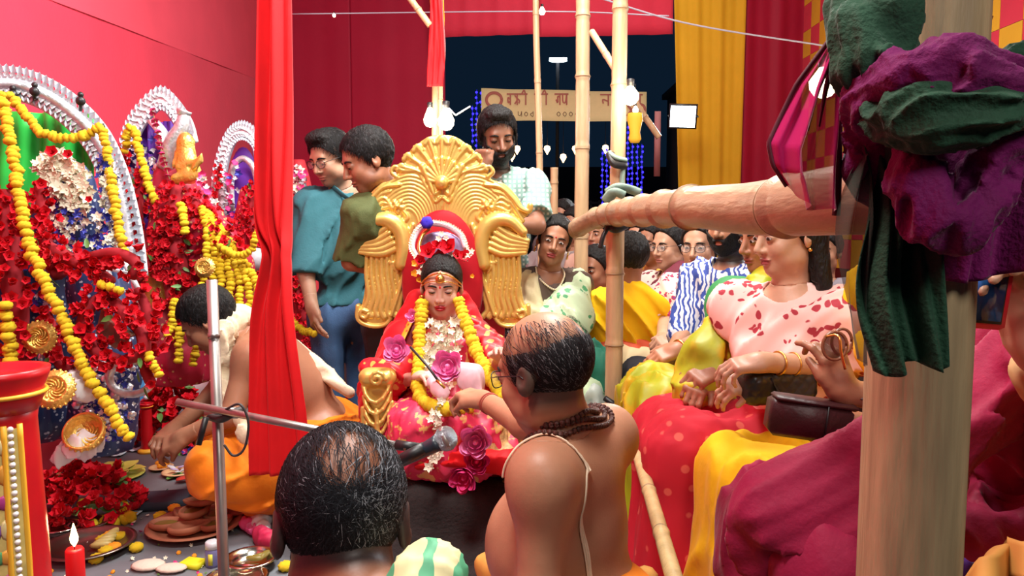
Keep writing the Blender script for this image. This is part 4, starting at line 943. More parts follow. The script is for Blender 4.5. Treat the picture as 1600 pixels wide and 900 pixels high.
def hib_rope(label, pts, w, group='red hibiscus garlands on the idols', dens=1.0, face=(.25, -1, .3), r=.0225, name='hibiscus_garland', par=None):
    """ thick rope of hibiscus blooms, w half width """
    Q = resample(spline(pts, 80), r*.95/dens); t = par or thing(name, label, 'garland', Q.mean(0)*(1, 1, 0)+(0, 0, Q[:, 2].min()), group); o = np.array(t.location)
    W = np.interp(np.linspace(0, 1, len(Q)), np.linspace(0, 1, len(w)), w) if not np.isscalar(w) else np.full(len(Q), w)
    part('core', tube(Q, W*.5, 6), mat('garland_core', (.30, .006, .015), .9), t); Tn = np.gradient(Q, axis=0); c = 0
    for i, q in enumerate(Q):
        m = max(2, int(W[i]/r*1.9))
        R = frame(Tn[i], (1, 0, 0))
        for k in range(m):
            a = random.random()*6.28; d = R[:, 0]*math.cos(a)+R[:, 1]*math.sin(a); 
            if d@np.array(face) < -.2: d = -d
            p = q+d*W[i]*random.uniform(.45, 1.); z = nrm(d+np.array(face)*.5+RNG.normal(size=3)*.35); c += 1
            if c > 290: break
            u = random.random(); key = 'hibiscus' if u < .6 else ('hibiscus_side' if u < .93 else 'leaf')
            inst('flower' if key != 'leaf' else 'leaf', FL[key], M4(rot_to(z, random.random()*360), p-o, r*random.uniform(.8, 1.2)), t)
    return t
def heap(name, label, cat, c, rad, hgt, n, r, keys=('hibiscus', 'hibiscus_side', 'leaf'), wts=(.6, .32, .08), group=None, z0=None):
    t = thing(name, label, cat, c, group)
    for i in range(n):
        a = random.random()*6.28; u = math.sqrt(random.random()); x, y = rad[0]*u*math.cos(a), rad[1]*u*math.sin(a); h = hgt*(1-u*u)*random.uniform(.5, 1.05)+r*.3
        k = random.choices(keys, wts)[0]; z = nrm((x/rad[0]*.7+random.gauss(0, .4), y/rad[1]*.7-.3+random.gauss(0, .4), 1))
        inst('flower' if k != 'leaf' else 'leaf', FL[k], M4(rot_to(z, random.random()*360), (x, y, h), r*random.uniform(.8, 1.25)), t)
    return t
# ---------------------------------------------------------------- throne
GILT = mat('gilded_wood', (.74, .50, .13), .38, .55, var=.08, vs=15, bump=.08, bs=60, coat=.15)
VEL = mat('red_velvet', (.40, .006, .014), .6, var=.1, vs=10, sheen=.5)
TY = 3.0; TK = TY/F; TX = 692
nu_, ny_ = 150, 320   # u 0..149 px, y 205..524
UU, YY = np.meshgrid(np.arange(nu_*2)*.5, 205+np.arange(ny_*2)*.5, indexing='ij')
MS = np.full(UU.shape, 99.); HT = np.zeros(UU.shape)
def poly_sd(P):
    P = np.array(P, float); d = np.full(UU.shape, 1e9); ins = np.zeros(UU.shape, bool)
    for i in range(len(P)):
        a, b = P[i], P[(i+1) % len(P)]; ab = b-a; t = np.clip(((UU-a[0])*ab[0]+(YY-a[1])*ab[1])/(ab@ab+1e-9), 0, 1)
        d = np.minimum(d, np.hypot(UU-a[0]-t*ab[0], YY-a[1]-t*ab[1]))
        c = ((a[1] > YY) != (b[1] > YY)) & (UU < (b[0]-a[0])*(YY-a[1])/((b[1]-a[1]) or 1e-9)+a[0]); ins ^= c
    return np.where(ins, -d, d)
def spl2(p, n): return spline([(a, b, 0) for a, b in p], n)[:, :2]
outl = spl2([(0, 213), (20, 216), (36, 226), (50, 238), (58, 252), (70, 262), (72, 280), (96, 288), (116, 308), (126, 326), (134, 334), (124, 346), (130, 366), (134, 388), (120, 396), (120, 430), (126, 470), (133, 490), (126, 506), (100, 511), (82, 500), (72, 470), (64, 430), (56, 400), (42, 375), (24, 352), (0, 336)], 110)
SIL = poly_sd(np.vstack([outl, [(-30, 336), (-30, 213)]])); MS = np.minimum(MS, SIL)
HT = np.where(SIL < 0, 5+3*np.clip(-SIL/14, 0, 1), 0)
def stroke(pts, r0, r1, lift=0., n=34, edge=True, rm=None):
    global MS, HT
    Q = spl2(pts, n); R = np.linspace(r0, r1, n)
    if rm: R = np.interp(np.linspace(0, 1, n), [0, .5, 1], [r0, rm, r1])
    pad = R.max()+4; sel = (slice(max(0, int((Q[:, 0].min()-pad)*2)), max(1, int((Q[:, 0].max()+pad)*2)+2)), slice(max(0, int((Q[:, 1].min()-pad-205)*2)), max(1, int((Q[:, 1].max()+pad-205)*2)+2)))
    u, y = UU[sel], YY[sel]; best = np.full(u.shape, -9.); 
    for i in range(n-1):
        a, b = Q[i], Q[i+1]; ab = b-a; t = np.clip(((u-a[0])*ab[0]+(y-a[1])*ab[1])/(ab@ab+1e-9), 0, 1)
        d = np.hypot(u-a[0]-t*ab[0], y-a[1]-t*ab[1]); r = R[i]+(R[i+1]-R[i])*t; best = np.maximum(best, r-d if False else 1-(d/r)**2)
        if edge: MS[sel] = np.minimum(MS[sel], d-r)
    rr = np.mean(R); h = np.where(best > 0, np.sqrt(np.clip(best, 0, 1))*rr*1.0+6+lift, 0); HT[sel] = np.maximum(HT[sel], h)
def lerp(a, b, t): return [(p[0]*(1-t)+q[0]*t, p[1]*(1-t)+q[1]*t) for p, q in zip(a, b)]
# crest shell lobes
for k, (e, m_) in enumerate((((0, 221), (0, 245)), ((19, 223), (11, 248)), ((37, 233), (22, 252)), ((52, 246), (32, 260)), ((62, 262), (40, 268)))):
    for s_ in (-1, 0, 1):
        dx, dy = (6*s_, 0) if k < 2 else (5*s_, 6*s_*-.6)
        stroke([(3+k*2, 282), (m_[0]+dx*.7, m_[1]+dy*.7), (e[0]+dx, e[1]+dy+abs(s_)*3)], 2.0, 3.4, 0 if s_ else 2)
    stroke([(e[0]-7, e[1]+4), (e[0], e[1]-3), (e[0]+7, e[1]+5)], 3, 4, 1)
stroke([(40, 268), (60, 268), (72, 262), (78, 270), (70, 278)], 3.5, 3.5, 1)
for k in range(6):
    a = math.radians(-90+k*24); stroke([(4*math.cos(a), 284+4*math.sin(a)), (24*math.cos(a), 272+22*math.sin(a))], 2, 4.2, 4, 10)
stroke([(0, 287), (0.1, 287.2)], 9.5, 9.5, 10, 3); stroke([(5, 300), (14, 308), (10, 316), (2, 310)], 3, 2.5, 3); stroke([(30, 262), (22, 280), (12, 305)], 5, 3, 3); stroke([(38, 266), (28, 286), (16, 308)], 3, 2, 1)
fo = [(3, 345), (6, 312), (22, 287), (52, 276), (88, 292), (118, 326)]; fi = [(36, 378), (38, 352), (42, 338), (50, 330), (58, 332), (64, 342)]
for k in range(10):
    stroke(lerp(fo, fi, k/9.5), 2.3, 3.0, 0, rm=3.3, n=44)
stroke([(66, 290), (90, 294), (108, 310), (120, 325), (133, 330), (136, 322)], 3, 5, 3)
stroke([(124, 345), (112, 326), (96, 306), (80, 300)], 4, 3, 1)
for k in range(5):
    a = math.radians(72*k+20); stroke([(69, 323), (69+8*math.cos(a), 323+8*math.sin(a))], 3.5, 4, 3, 6)
stroke([(69, 323), (69.1, 323)], 3.5, 3.5, 9, 3)
for y_ in (312, 320, 328): stroke([(78, 322), (90, y_-2), (102, y_+4)], 2, 3.5, 2)
stroke([(60, 330), (54, 340), (62, 348)], 3, 4, 2); stroke([(40, 392), (50, 372), (46, 352)], 2.5, 3.5, 2); stroke([(48, 396), (58, 380), (52, 358)], 2.5, 3.5, 2)
# bird neck, beak and wing lines
stroke([(64, 412), (60, 385), (66, 358), (84, 344), (106, 346), (124, 362)], 10, 8, 6, rm=13)
for k in range(5):
    stroke([(86-k*4, 356+k*8), (106-k*3, 368+k*7), (132-k*1, 376+k*4.5)], 4.5, 4, 6-k*.3, rm=6)
stroke([(58, 394), (52, 404), (58, 412), (66, 406), (62, 400)], 3, 2.5, 4); stroke([(58, 404), (58.2, 404)], 3.2, 3.2, 9, 3)
stroke([(64, 420), (70, 412), (80, 410)], 3, 4, 3); stroke([(70, 424), (76, 414)], 3, 4, 3)
# hanging tail feathers
for k in range(7):
    u0 = 118-k*8.0; stroke([(u0, 398), (u0+1, 430), (u0-2-k*.3, 462), (u0+5-k*1.0, 484), (u0+4-k*2, 492+min(k, 3))], 3.4, 4.6, 1+(k % 2), rm=4.2, n=40)
stroke([(118, 486), (126, 484), (128, 492), (121, 496), (116, 490)], 3, 2.5, 6); stroke([(133, 478), (133, 498), (118, 508), (96, 509), (82, 498), (70, 468), (63, 438)], 4, 3, 2)
stroke([(0, 338), (16, 350), (36, 368), (50, 390), (60, 424), (70, 462), (80, 492)], 2.6, 2.6, 6, n=60); stroke([(0, 345), (14, 357), (31, 373), (44, 393), (53, 424), (63, 462)], 1.8, 1.8, 2, n=60)
UF = lambda A, u, y: A[np.clip((u*2).round().astype(int), 0, nu_*2-1), np.clip(((y-205)*2).round().astype(int), 0, ny_*2-1)]
def bil(A, u, y):
    a = np.clip(u*2, 0, nu_*2-1.01); b = np.clip((y-205)*2, 0, ny_*2-1.01); i = a.astype(int); j = b.astype(int); fa = a-i; fb = b-j
    return (A[i, j]*(1-fa)+A[i+1, j]*fa)*(1-fb)+(A[i, j+1]*(1-fa)+A[i+1, j+1]*fa)*fb
zc = at(TX, 360, TY)[2]; xc = at(TX, 360, TY)[0]
# straight mapping: px row to height along a slightly reclined back
def tf(lo_y, hi_y, us=None, sd=0):
    def f(P):
        x = (P[:, 0]-xc)/TK; u = np.abs(x); y = 360-(P[:, 2]-zc)/TK; h = bil(HT, u, y)*TK*.95; m = bil(MS, u, y)*TK
        d = np.maximum(TY-h-P[:, 1], P[:, 1]-TY-.012)*.55; d = np.maximum(d, m)
        d = np.maximum(d, np.maximum((lo_y-y)*TK, (y-hi_y)*TK))
        if us: d = np.maximum(d, (u-us)*TK) if us > 0 else np.maximum(d, (-us-u)*TK)
        if sd: d = np.maximum(d, -sd*x*TK)
        return d.astype(np.float32)
    return f
seatc = np.array((xc, 2.74, 0)); 
th = thing('throne', 'carved golden throne with bird-shaped wings and red velvet back', 'throne', (xc, 2.75, ST))
def tb(y0, y1, x0=-148, x1=148): return (xc+x0*TK, TY-.10, zc+(360-y1)*TK-.01), (xc+x1*TK, TY+.03, zc+(360-y0)*TK+.01)
sdfpart('crest', tf(200, 295, 68), *tb(205, 300), .0028, GILT, th)
def fan(P):
    x = np.abs((P[:, 0]-xc)/TK); y = 360-(P[:, 2]-zc)/TK
    return np.maximum(tf(205, 352)(P), np.minimum(67.5-x, 292-y)*TK*-1 if False else -np.maximum(y-290, x-66)*TK)
sdfpart('feather_fan', fan, *tb(205, 356), .0028, GILT, th)
for sd in (-1, 1): sdfpart('bird_wing', tf(349, 520, None, sd), *tb(346, 522, *((-148, 0) if sd < 0 else (0, 148))), .0028, GILT, th)
part('back_cushion', ell((xc, TY-.03, at(0, 440, TY)[2]), (.165, .045, .29), 32, 20), VEL, th)
part('back_board', box((xc, TY+.035, at(0, 470, TY)[2]-.08), (.5, .03, .75), bev=.01), VEL, th)
ys_ = at(0, 690, 2.7)[2]
part('seat', box((xc, 2.72, .50), (.50, .46, .14), bev=.03), VEL, th); part('seat_base', box((xc, 2.73, .28), (.56, .46, .30), bev=.02), VEL, th)
# armrests with carved leaf fronts
for sx in (-1, 1):
    ax = -.212+sx*.243
    arm_ = part('arm_rest', join(box((ax, 2.72, .70), (.10, .44, .07), bev=.025), box((ax, 2.74, .52), (.06, .42, .34), bev=.01)), VEL, th)
    c = np.array((ax, 2.47, 0)); pr = [rbox(c+(0, .02, .54), (.045, .028, .19), .02), (rcone(c+(-.034, 0, .705), c+(.034, 0, .705), .030, .030), .02)]
    def plume(pts, r0, r1, k=.003):
        q = spline([c+np.array(p) for p in pts], 7); rr = np.linspace(r0, r1, 7)
        for i in range(6): pr.append((rcone(q[i], q[i+1], rr[i], rr[i+1]), k))
    for k in range(6):
        z = .685-k*.036; plume([(-.046+.002*k, -.008, z-.01), (-.030, -.026, z-.045), (0, -.034, z-.06-.004*k), (.030, -.026, z-.035), (.046, -.012, z+.005)], .0085, .0055)
    plume([(-.05, -.01, .60), (-.048, -.016, .52), (-.04, -.02, .45)], .008, .006); plume([(.05, -.01, .62), (.049, -.016, .53), (.04, -.02, .45)], .008, .006)
    plume([(.0, -.03, .60), (.004, -.038, .53), (0, -.036, .45)], .007, .009)
    for z, w_, r_ in ((.435, .046, .013), (.405, .042, .019), (.372, .036, .012), (.340, .046, .020), (.31, .05, .012)): pr.append((rcone(c+(-w_, -.012, z), c+(w_, -.012, z), r_, r_), .004))
    sp = [c+(.004+.026*math.cos(a)*(1-a/12), -.032-.004*a/6, .705+.026*math.sin(a)*(1-a/12)) for a in np.linspace(0, 9, 14)]
    for a, b in zip(sp[:-1], sp[1:]): pr.append((rcone(a, b, .0065, .0065), .002))
    sdfpart('carved_arm_front', U(pr, .01), c+(-.09, -.08, .28), c+(.09, .09, .76), .0028, GILT, arm_)
# platform with black cloth
pl_ = thing('throne_platform', 'low platform under the throne draped in rumpled black cloth', 'platform', (xc+.05, 2.8, ST))
part('deck', box((xc+.06, 2.98, .215), (1.0, .80, .18)), mat('dark_wood', (.03, .02, .015), .8), pl_)
def drape(P):
    d = rbox((xc+.06, 2.86, .20), (.52, .50, .14), .07)(P)
    return d*.8+.02*sn(P*(1, 1, .35), 16, 2)+.010*sn(P, 38, 3)
def drape2(P): return np.maximum(smin(drape(P), rbox((xc+.12, 2.42, .125), (.50, .22, .02), .02)(P)+.012*sn(P, 22, 4), .12), .118-P[:, 2])
sdfpart('black_drape', drape2, (xc-.55, 2.15, .11), (xc+.75, 3.42, .40), .011, mat('black_wool_cloth', (.034, .028, .028), .9, var=.6, vs=6, bump=.6, bs=90, sheen=.15), pl_)
# ---------------------------------------------------------------- the girl
BRO = patmat('red_gold_brocade', [(.60, .006, .016), (.72, .38, .08)], 30, thr=(.30, .36), warp=.05, rough=.45)
BRP = patmat('pink_red_brocade', [(.66, .03, .09), (.72, .38, .12)], 30, 'NOISE', thr=(.40, .43), rough=.45)
REDC = mat('red_veil_silk', (.60, .006, .012), .4, var=.15, vs=8, bump=.1, bs=30, sheen=.3)
GB = patmat('orange_gold_border', [(.80, .34, .02), (.72, .05, .02)], 60, thr=(.25, .32), rough=.45)
J = dict(head=at(690, 446, 2.72), face=(.02, -.95, -.20), up=(.02, 0, 1), neck=at(693, 500, 2.76), shR=at(651, 524, 2.76), shL=at(738, 524, 2.76), elL=at(775, 580, 2.66), wrL=at(782, 556, 2.50), elR=at(622, 596, 2.64), wrR=at(655, 590, 2.50), pelvis=at(692, 625, 2.80), hipR=at(670, 640, 2.76), knR=at(655, 672, 2.45), anR=at(668, 735, 2.45), hipL=at(715, 640, 2.76), knL=at(738, 672, 2.45), anL=at(730, 735, 2.45), floor=.38)
G = person('young girl dressed as a goddess in red and gold, seated on the golden throne', J, SK4, s=.74, hs=.93, fem=1, lips=(.42, .015, .03), eye='down', legs=True, jaw=1.04, full=.9, nose=.85, mouth=.92, hands=dict(L=dict(back=(0, 0, 1), side=1, s=.8), R=dict(back=(0, 0, 1), side=-1, s=.8)), hvox=.003)
go, gt = G['o'], G['t']
hair(go, G['M'], G['c'], .93, 'bun', .006, seed=8, amp=.0012, vox=.0035)
part('bindi', ell(gt((0, .091, .018)), (.004, .003, .006), 8, 6), MATS['red_bindi'], go)
part('forehead_pendant', xf(lathe([(.001, .004), (.012, .004), (.0155, .001), (.017, -.001), (.001, -.002)], 20), M4(frame(nrm(np.array(J['face'])+(0, 0, .3))), gt((0, .092, .052)))), GOLD, go)
part('forehead_pendant_boss', ell(gt((0, .098, .053)), .005, 8, 6), GOLD, go)
for sx in (1, -1):
    part('forehead_chain', tube(spline([gt((0, .088, .075)), gt((sx*.03, .082, .065)), gt((sx*.058, .055, .042)), gt((sx*.078, .015, .01))], 16), .0035, 6), GOLD, go)
    part('forehead_chain', tube(spline([gt((0, .095, .040)), gt((sx*.03, .088, .040)), gt((sx*.058, .062, .026)), gt((sx*.079, .02, .0))], 16), .0022, 6), GOLD, go)
    part('earring', join(ell(gt((sx*.078, .01, -.045)), .007, 8, 6), ell(gt((sx*.078, .01, -.062)), .009, 8, 6), ell(gt((sx*.078, .01, -.080)), .006, 8, 6)), GOLD, go)
part('nose_ring', tube([gt((.012+.008*math.cos(a), .098, -.045+.008*math.sin(a))) for a in np.linspace(0, 6, 10)], .0009, 5), GOLD, go)
sd = lambda n, a, m, i=0, fo=(60, .008), v=.0065, **k: garment(G, n, a, m, i, fold=fo, vox=v, lohi=k.pop('lohi', None) or (np.array((xc-.42, 2.3, .30)), np.array((xc+.42, 3.0, 1.12))), **k)
shirt(G, mat('maroon_blouse', (.20, .01, .02), .6), 1.0, None, .008, (50, .004), .028, 3, .007, 'blouse')
part('blouse_trim', join(tube(spline([gt((-.05, .03, -.125)), gt((-.035, .065, -.145)), gt((0, .075, -.17)), gt((.01, .08, -.2))], 14), .004, 6), tube(spline([gt((.05, .03, -.125)), gt((.035, .065, -.145)), gt((0, .08, -.175))], 14), .004, 6)), mat('gold_braid', (.75, .55, .25), .5), go)
# veil over hair and both shoulders, cape, skirt
sd('veil', [rcone(at(655, 470, 2.82), at(628, 530, 2.76), .04, .055), (rcone(at(628, 530, 2.74), at(597, 610, 2.66), .055, .075), .04), (rcone(at(597, 610, 2.64), at(590, 640, 2.56), .075, .06), .03), (rcone(at(718, 470, 2.84), at(745, 520, 2.80), .035, .05), .02)], REDC, 0, (48, .012), along=(.5, 0, 1), seed=5)
sd('cape', [rcone(at(742, 520, 2.74), at(772, 555, 2.66), .05, .065), (rcone(at(772, 555, 2.66), at(795, 580, 2.60), .06, .05), .03), (rcone(at(728, 515, 2.74), at(765, 620, 2.66), .045, .06), .04), (rcone(at(640, 560, 2.68), at(612, 590, 2.60), .06, .065), .04), (rcone(at(612, 590, 2.60), at(580, 575, 2.62), .05, .04), .03)], BRO, 0, (60, .009), along=(1, 0, -1), seed=6)
sd('saree_bodice', [elli(at(692, 580, 2.70), (.13, .10, .17)), (rcone(at(655, 640, 2.60), at(735, 640, 2.60), .07, .07), .05)], BRP, 0, (50, .008), seed=7)
sd('skirt', [rcone(at(660, 650, 2.70), at(650, 668, 2.44), .09, .085), (rcone(at(725, 650, 2.70), at(742, 668, 2.44), .09, .085), .05), (rcone(at(648, 672, 2.43), at(655, 712, 2.42), .085, .075), .04), (rcone(at(742, 672, 2.43), at(745, 712, 2.42), .085, .08), .04), (rcone(at(700, 665, 2.42), at(702, 712, 2.41), .09, .08), .05), (rcone(at(770, 670, 2.46), at(795, 712, 2.42), .07, .045), .04), (rcone(at(625, 660, 2.5), at(600, 672, 2.48), .07, .03), .04)], BRP, 0, (75, .010), along=(.2, .2, 1), seed=8)
sd('saree_border', [rcone(at(770, 672, 2.42), at(790, 708, 2.385), .045, .03), (rcone(at(745, 690, 2.37), at(795, 722, 2.37), .03, .03), .02)], mat('tan_gold_zari', (.55, .32, .13), .5, var=.4, vs=60, bump=.3, bs=120), 0, (90, .005), seed=9)
sd('gathered_hem', [rcone(at(655, 728, 2.38), at(715, 716, 2.34), .018, .022), (rcone(at(765, 722, 2.33), at(800, 725, 2.32), .03, .045), .03), (rcone(at(715, 716, 2.34), at(765, 722, 2.33), .022, .03), .02)], REDS, 0, (110, .008), along=(1, 0, .3), seed=10, lohi=(at(640, 770, 2.4)-.1, at(830, 680, 2.3)+.12))
for pts, rr in ((A3((660, 462, 2.74), (640, 505, 2.70), (615, 560, 2.62), (602, 600, 2.58)), .010), (A3((800, 555, 2.60), (780, 590, 2.56), (765, 600, 2.58)), .010)):
    part('gold_border', tube(spline(pts, 24), rr, 8, flat=(1.6, .5)), GB, go)
# crown
cr = thing('tiara', 'crown of silver filigree, red blooms and a blue pompom on the girl', 'tiara', at(690, 400, 2.78))
SILV = mat('silver_foil', (.62, .64, .68), .3, .75, var=.25, vs=60, bump=.4, bs=120); PKF = mat('pale_pink_fringe', (.75, .55, .62), .6)
arc = lambda u, r_, w_: at(690+w_*math.cos(u), 382-r_*math.sin(u), 2.79)
part('rim', tube(spline([at(652, 402, 2.78), at(644, 385, 2.80), at(652, 362, 2.82), at(668, 350, 2.82), at(695, 352, 2.82), at(718, 366, 2.81), at(728, 388, 2.79)], 40), .011, 8), PKF, cr)
part('inner_rim', tube(spline([at(660, 402, 2.77), at(655, 385, 2.79), at(662, 365, 2.81), at(672, 356, 2.81)], 20), .008, 8), GOLD, cr)
part('back_fan', xf(ell((0, 0, 0), (.09, .012, .065), 24, 10), M4(np.eye(3), at(688, 388, 2.83))), mat('lilac_foil', (.35, .28, .5), .35, .4, var=.3, vs=50), cr)
Qa = resample(spline([at(649, 402, 2.77), at(641, 385, 2.79), at(649, 360, 2.81), at(668, 347, 2.81), at(697, 349, 2.81), at(721, 364, 2.80), at(731, 388, 2.78)], 50), .011)
for q in Qa: inst('fringe_tuft', FL['jasmine'], M4(rot_to((0, -1, .2), random.random()*360), q-np.array(cr.location), .009), cr)
pom = fmesh('pom', marigold_vf(), mat('royal_blue_fringe', (.03, .01, .45), .8, var=.4, vs=150)); inst('pompom', pom, M4(frame((0, -1, .2)), at(667, 348, 2.77)-np.array(cr.location), .024), cr)
for px, py, r_ in ((670, 395, .046), (703, 388, .050), (688, 402, .034), (724, 402, .034), (655, 408, .030), (714, 400, .030), (684, 384, .03)):
    inst('flower', FL['hibiscus'], M4(rot_to((random.uniform(-.3, .3), -1, .4), random.random()*360), at(px, py, 2.73)-np.array(cr.location), r_), cr)
for px, py in ((690, 366), (697, 372), (685, 373), (728, 405), (733, 399), (737, 393), (705, 398), (710, 404), (660, 415), (655, 425)): inst('white_flower', FL['jasmine'], M4(rot_to((0, -1, .3), random.random()*360), at(px, py, 2.72)-np.array(cr.location), .014), cr)
for px, py, r_ in ((650, 412, .022), (648, 428, .020), (655, 438, .016), (738, 432, .012)): inst('gold_flower', fmesh('gf%d' % px, ringp(5, 30, L=1., W=.9, cup=.2, n=3), GB), M4(rot_to((0, -1, .3), 20), at(px, py, 2.74)-np.array(cr.location), r_), cr)
# garlands on the girl
garland('marigold_garland', 'yellow marigold garland worn round the neck of the enthroned girl', A3((660, 474, 2.66), (657, 510, 2.62), (655, 550, 2.57), (654, 590, 2.50), (658, 622, 2.42), (680, 636, 2.36), (705, 640, 2.35), (735, 636, 2.38)), 'marigold', .0235, .0165, tilt=10, jitter=.06)
garland('marigold_garland', 'right-hand strand of yellow marigolds running down the girl to the priest', A3((717, 470, 2.66), (728, 505, 2.62), (745, 550, 2.56), (765, 588, 2.48), (785, 622, 2.38)), 'marigold', .0235, .0165, tilt=10, jitter=.06)
for k, (pts, lb) in enumerate(((A3((676, 508, 2.61), (673, 545, 2.57), (668, 600, 2.5)), 'white jasmine string on the girl\'s chest, outer left one'), (A3((688, 510, 2.60), (684, 550, 2.56), (682, 605, 2.49)), 'white jasmine string on the girl\'s chest, second from the left'), (A3((700, 508, 2.60), (697, 550, 2.56), (694, 600, 2.5)), 'white jasmine string on the girl\'s chest, second from the right'), (A3((711, 505, 2.61), (711, 545, 2.57), (706, 585, 2.52)), 'white jasmine string on the girl\'s chest, outer right one'), (A3((688, 632, 2.34), (682, 650, 2.33), (679, 668, 2.32)), 'white jasmine tassel hanging from the girl\'s garland onto her lap'), (A3((676, 716, 2.33), (682, 705, 2.33), (672, 726, 2.30)), 'short white jasmine string by the microphone head'))):
    garland('jasmine_string', lb, pts, 'jasmine', .0185, .0072, face=(0, -1, .2), jitter=.6, cat='garland', group='white jasmine strings on the girl')
def rose(label, px, py, Y, r, m, z=(0, -1, .35)):
    c = at(px, py, Y); t = thing('pink_lotus', label, 'flower', c, 'pink lotus blooms on and below the girl'); R = rot_to(z, random.random()*360)
    for nm, n_, rr, th, aw in (('outer_petal', 5, 1., 78, 44), ('middle_petal', 5, .84, 92, 44), ('inner_petal', 4, .66, 108, 52), ('core_petal', 3, .45, 128, 62)):
        def pf(u, v, rr=rr, th=th, aw=aw):
            a = math.radians(th*v); z_ = math.radians(aw)*(u-.5)*2*(1-.55*v**5); q = rr*(1+.18*v**4+.05*math.cos(6*(u-.5)))
            return (q*math.sin(a)*math.cos(z_), q*math.sin(a)*math.sin(z_), q*(1-math.cos(a))*1.0-.08*max(0, abs(u-.5)*2-.6))
        pm = mkmesh(*surf(pf, 6, 7)); pm.materials.append(m)
        for i in range(n_): inst(nm, pm, M4(R@rot('Z', 360*i/n_+random.uniform(-10, 10)+rr*60), (0, 0, 0), r), t)
    part('heart', xf(ell((0, 0, .45), (.2, .2, .35), 8, 6), M4(R, c, r)), m, t)
    return t
LTP = mat('lotus_light_pink', (.95, .30, .60), .5, var=.2, vs=30, sheen=.2)
rose('pink lotus held in front of the girl\'s right shoulder', 621, 548, 2.5, .042, LTP); rose('pink lotus at the middle of the girl\'s chest', 700, 574, 2.40, .046, LTP)
rose('upper pink lotus hanging at the hem of the girl\'s skirt', 743, 692, 2.28, .046, LTP); rose('lower right deep pink lotus under the hem', 745, 722, 2.28, .036, PKD); rose('lowest deep pink lotus under the hem', 728, 742, 2.26, .040, PKD, (-.3, -1, -.2))
rose('pale pink folded lotus bud at the girl\'s right collar', 645, 495, 2.64, .022, LTP)
PW = mat('pink_white_silk', (.80, .50, .56), .6, var=.15, vs=25)
def cloth_blob(name, label, cat, prims, m, fo=(60, .008), vox=.007, along=(0, 0, 1), seed=1, k=.03, group=None):
    f0 = U(prims, k); pts = []
    o = thing(name, label, cat, (0, 0, 0), group); return f0
def blob(name, label, cat, chain, m, fo=(60, .008), vox=.007, along=(0, 0, 1), seed=1, k=.03, group=None, parent=None, cutz=None, flat=None, pname=None):
    """ chain: list of (point, radius) polylines """
    pr = []; pts = []
    for ch in chain:
        for (a, ra), (b, rb) in zip(ch[:-1], ch[1:]): pr.append((rcone(a, b, ra, rb), k))
        pts += [np.array(p) for p, r in ch]
        mr = max(r for p, r in ch)
    f0 = U(pr, k)
    def f(P):
        d = f0(P)+folds(P, along, fo[0], fo[1], seed)
        if cutz is not None: d = np.maximum(d, cutz-P[:, 2])
        return d
    mr = max(r for ch in chain for p, r in ch); lo, hi = bnd(pts, mr+.03); V, Q = msdf(f, lo, hi, vox)
    if len(V) == 0: print('EMPTY', name); return None
    if parent: return part(pname or name, (V, Q), m, parent)
    return solo(name, label, cat, (V, Q), m, group)
blob('folded_cloth', 'pale pink and white folded cloth held on the girl\'s lap', 'cloth', [[(at(712, 570, 2.42), .02), (at(735, 590, 2.38), .04), (at(745, 615, 2.36), .03)], [(at(672, 590, 2.44), .02), (at(690, 612, 2.36), .025)]], PW, (70, .007), .006, (.5, 0, 1), 4)
sk = thing('lotus_stick', 'thin dark stick held between the priest\'s fingers', 'stick', at(665, 570, 2.3))
part('shaft', tube(A3((641, 542, 2.30), (668, 572, 2.26), (690, 602, 2.22)), .004, 8), mat('dark_stick', (.02, .012, .012), .5), sk); part('gold_tip', tube(A3((682, 594, 2.23), (695, 606, 2.215)), .0045, 8), GOLD, sk)
# ---------------------------------------------------------------- the seated audience
def seat(px, py, Y, tdir, face, ldir=(-1, 0), pz=.56, s=.95, ll=.41, kz=.02, drop=.168, **over):
    h = at(px, py, Y); t = nrm((*tdir, 0)); l = nrm((*ldir, 0)); rt = np.array((t[1], -t[0], 0)); lr = np.array((l[1], -l[0], 0))
    nk = h+(0, 0, -drop)-t*.02; pv = np.array((nk[0], nk[1], pz))-t*.03
    J = dict(head=h, face=face, neck=nk, shL=nk+(0, 0, -.055)-rt*.165*s, shR=nk+(0, 0, -.055)+rt*.165*s, pelvis=pv, floor=0.)
    for q, sx in (('L', -1), ('R', 1)):
        J['hip'+q] = pv+lr*.08*sx; J['kn'+q] = pv+l*ll+lr*.09*sx+(0, 0, kz); J['an'+q] = J['kn'+q]*(1, 1, 0)+l*.02+(0, 0, .1)
        J['el'+q] = J['sh'+q]+(0, 0, -.25)+t*.05+rt*.03*sx; J['wr'+q] = J['el'+q]*(1, 1, 0)+t*.20-rt*.09*sx+(0, 0, pz+.16)
    J.update(over); return J
def skirt(p, m, name='skirt', r=(.125, .115, .125), hem=.10, fo=(42, .010), seed=1, vox=.010, k=.09, infl=0, keys='LR', **kw):
    J = p['J']; pr = [elli(J['pelvis']+(0, 0, .03), (.17, .15, .13))]
    for q in keys: pr += [(rcone(J['hip'+q], J['kn'+q], r[0]*.8, r[1]*.8), k), (rcone(J['kn'+q], J['an'+q]*(1, 1, 0)+(0, 0, hem), r[1]*.85, r[2]), k)]
    lo, hi = jbb(J, ['pelvis', 'knL', 'knR', 'anL', 'anR', 'hipL', 'hipR'], .2); lo[2] = hem
    return garment(p, name, pr, m, infl, [((0, 0, -1), (0, 0, hem+.01))], fo, along=(0, 0, 1), lohi=(lo, hi), vox=vox, seed=seed, **kw)
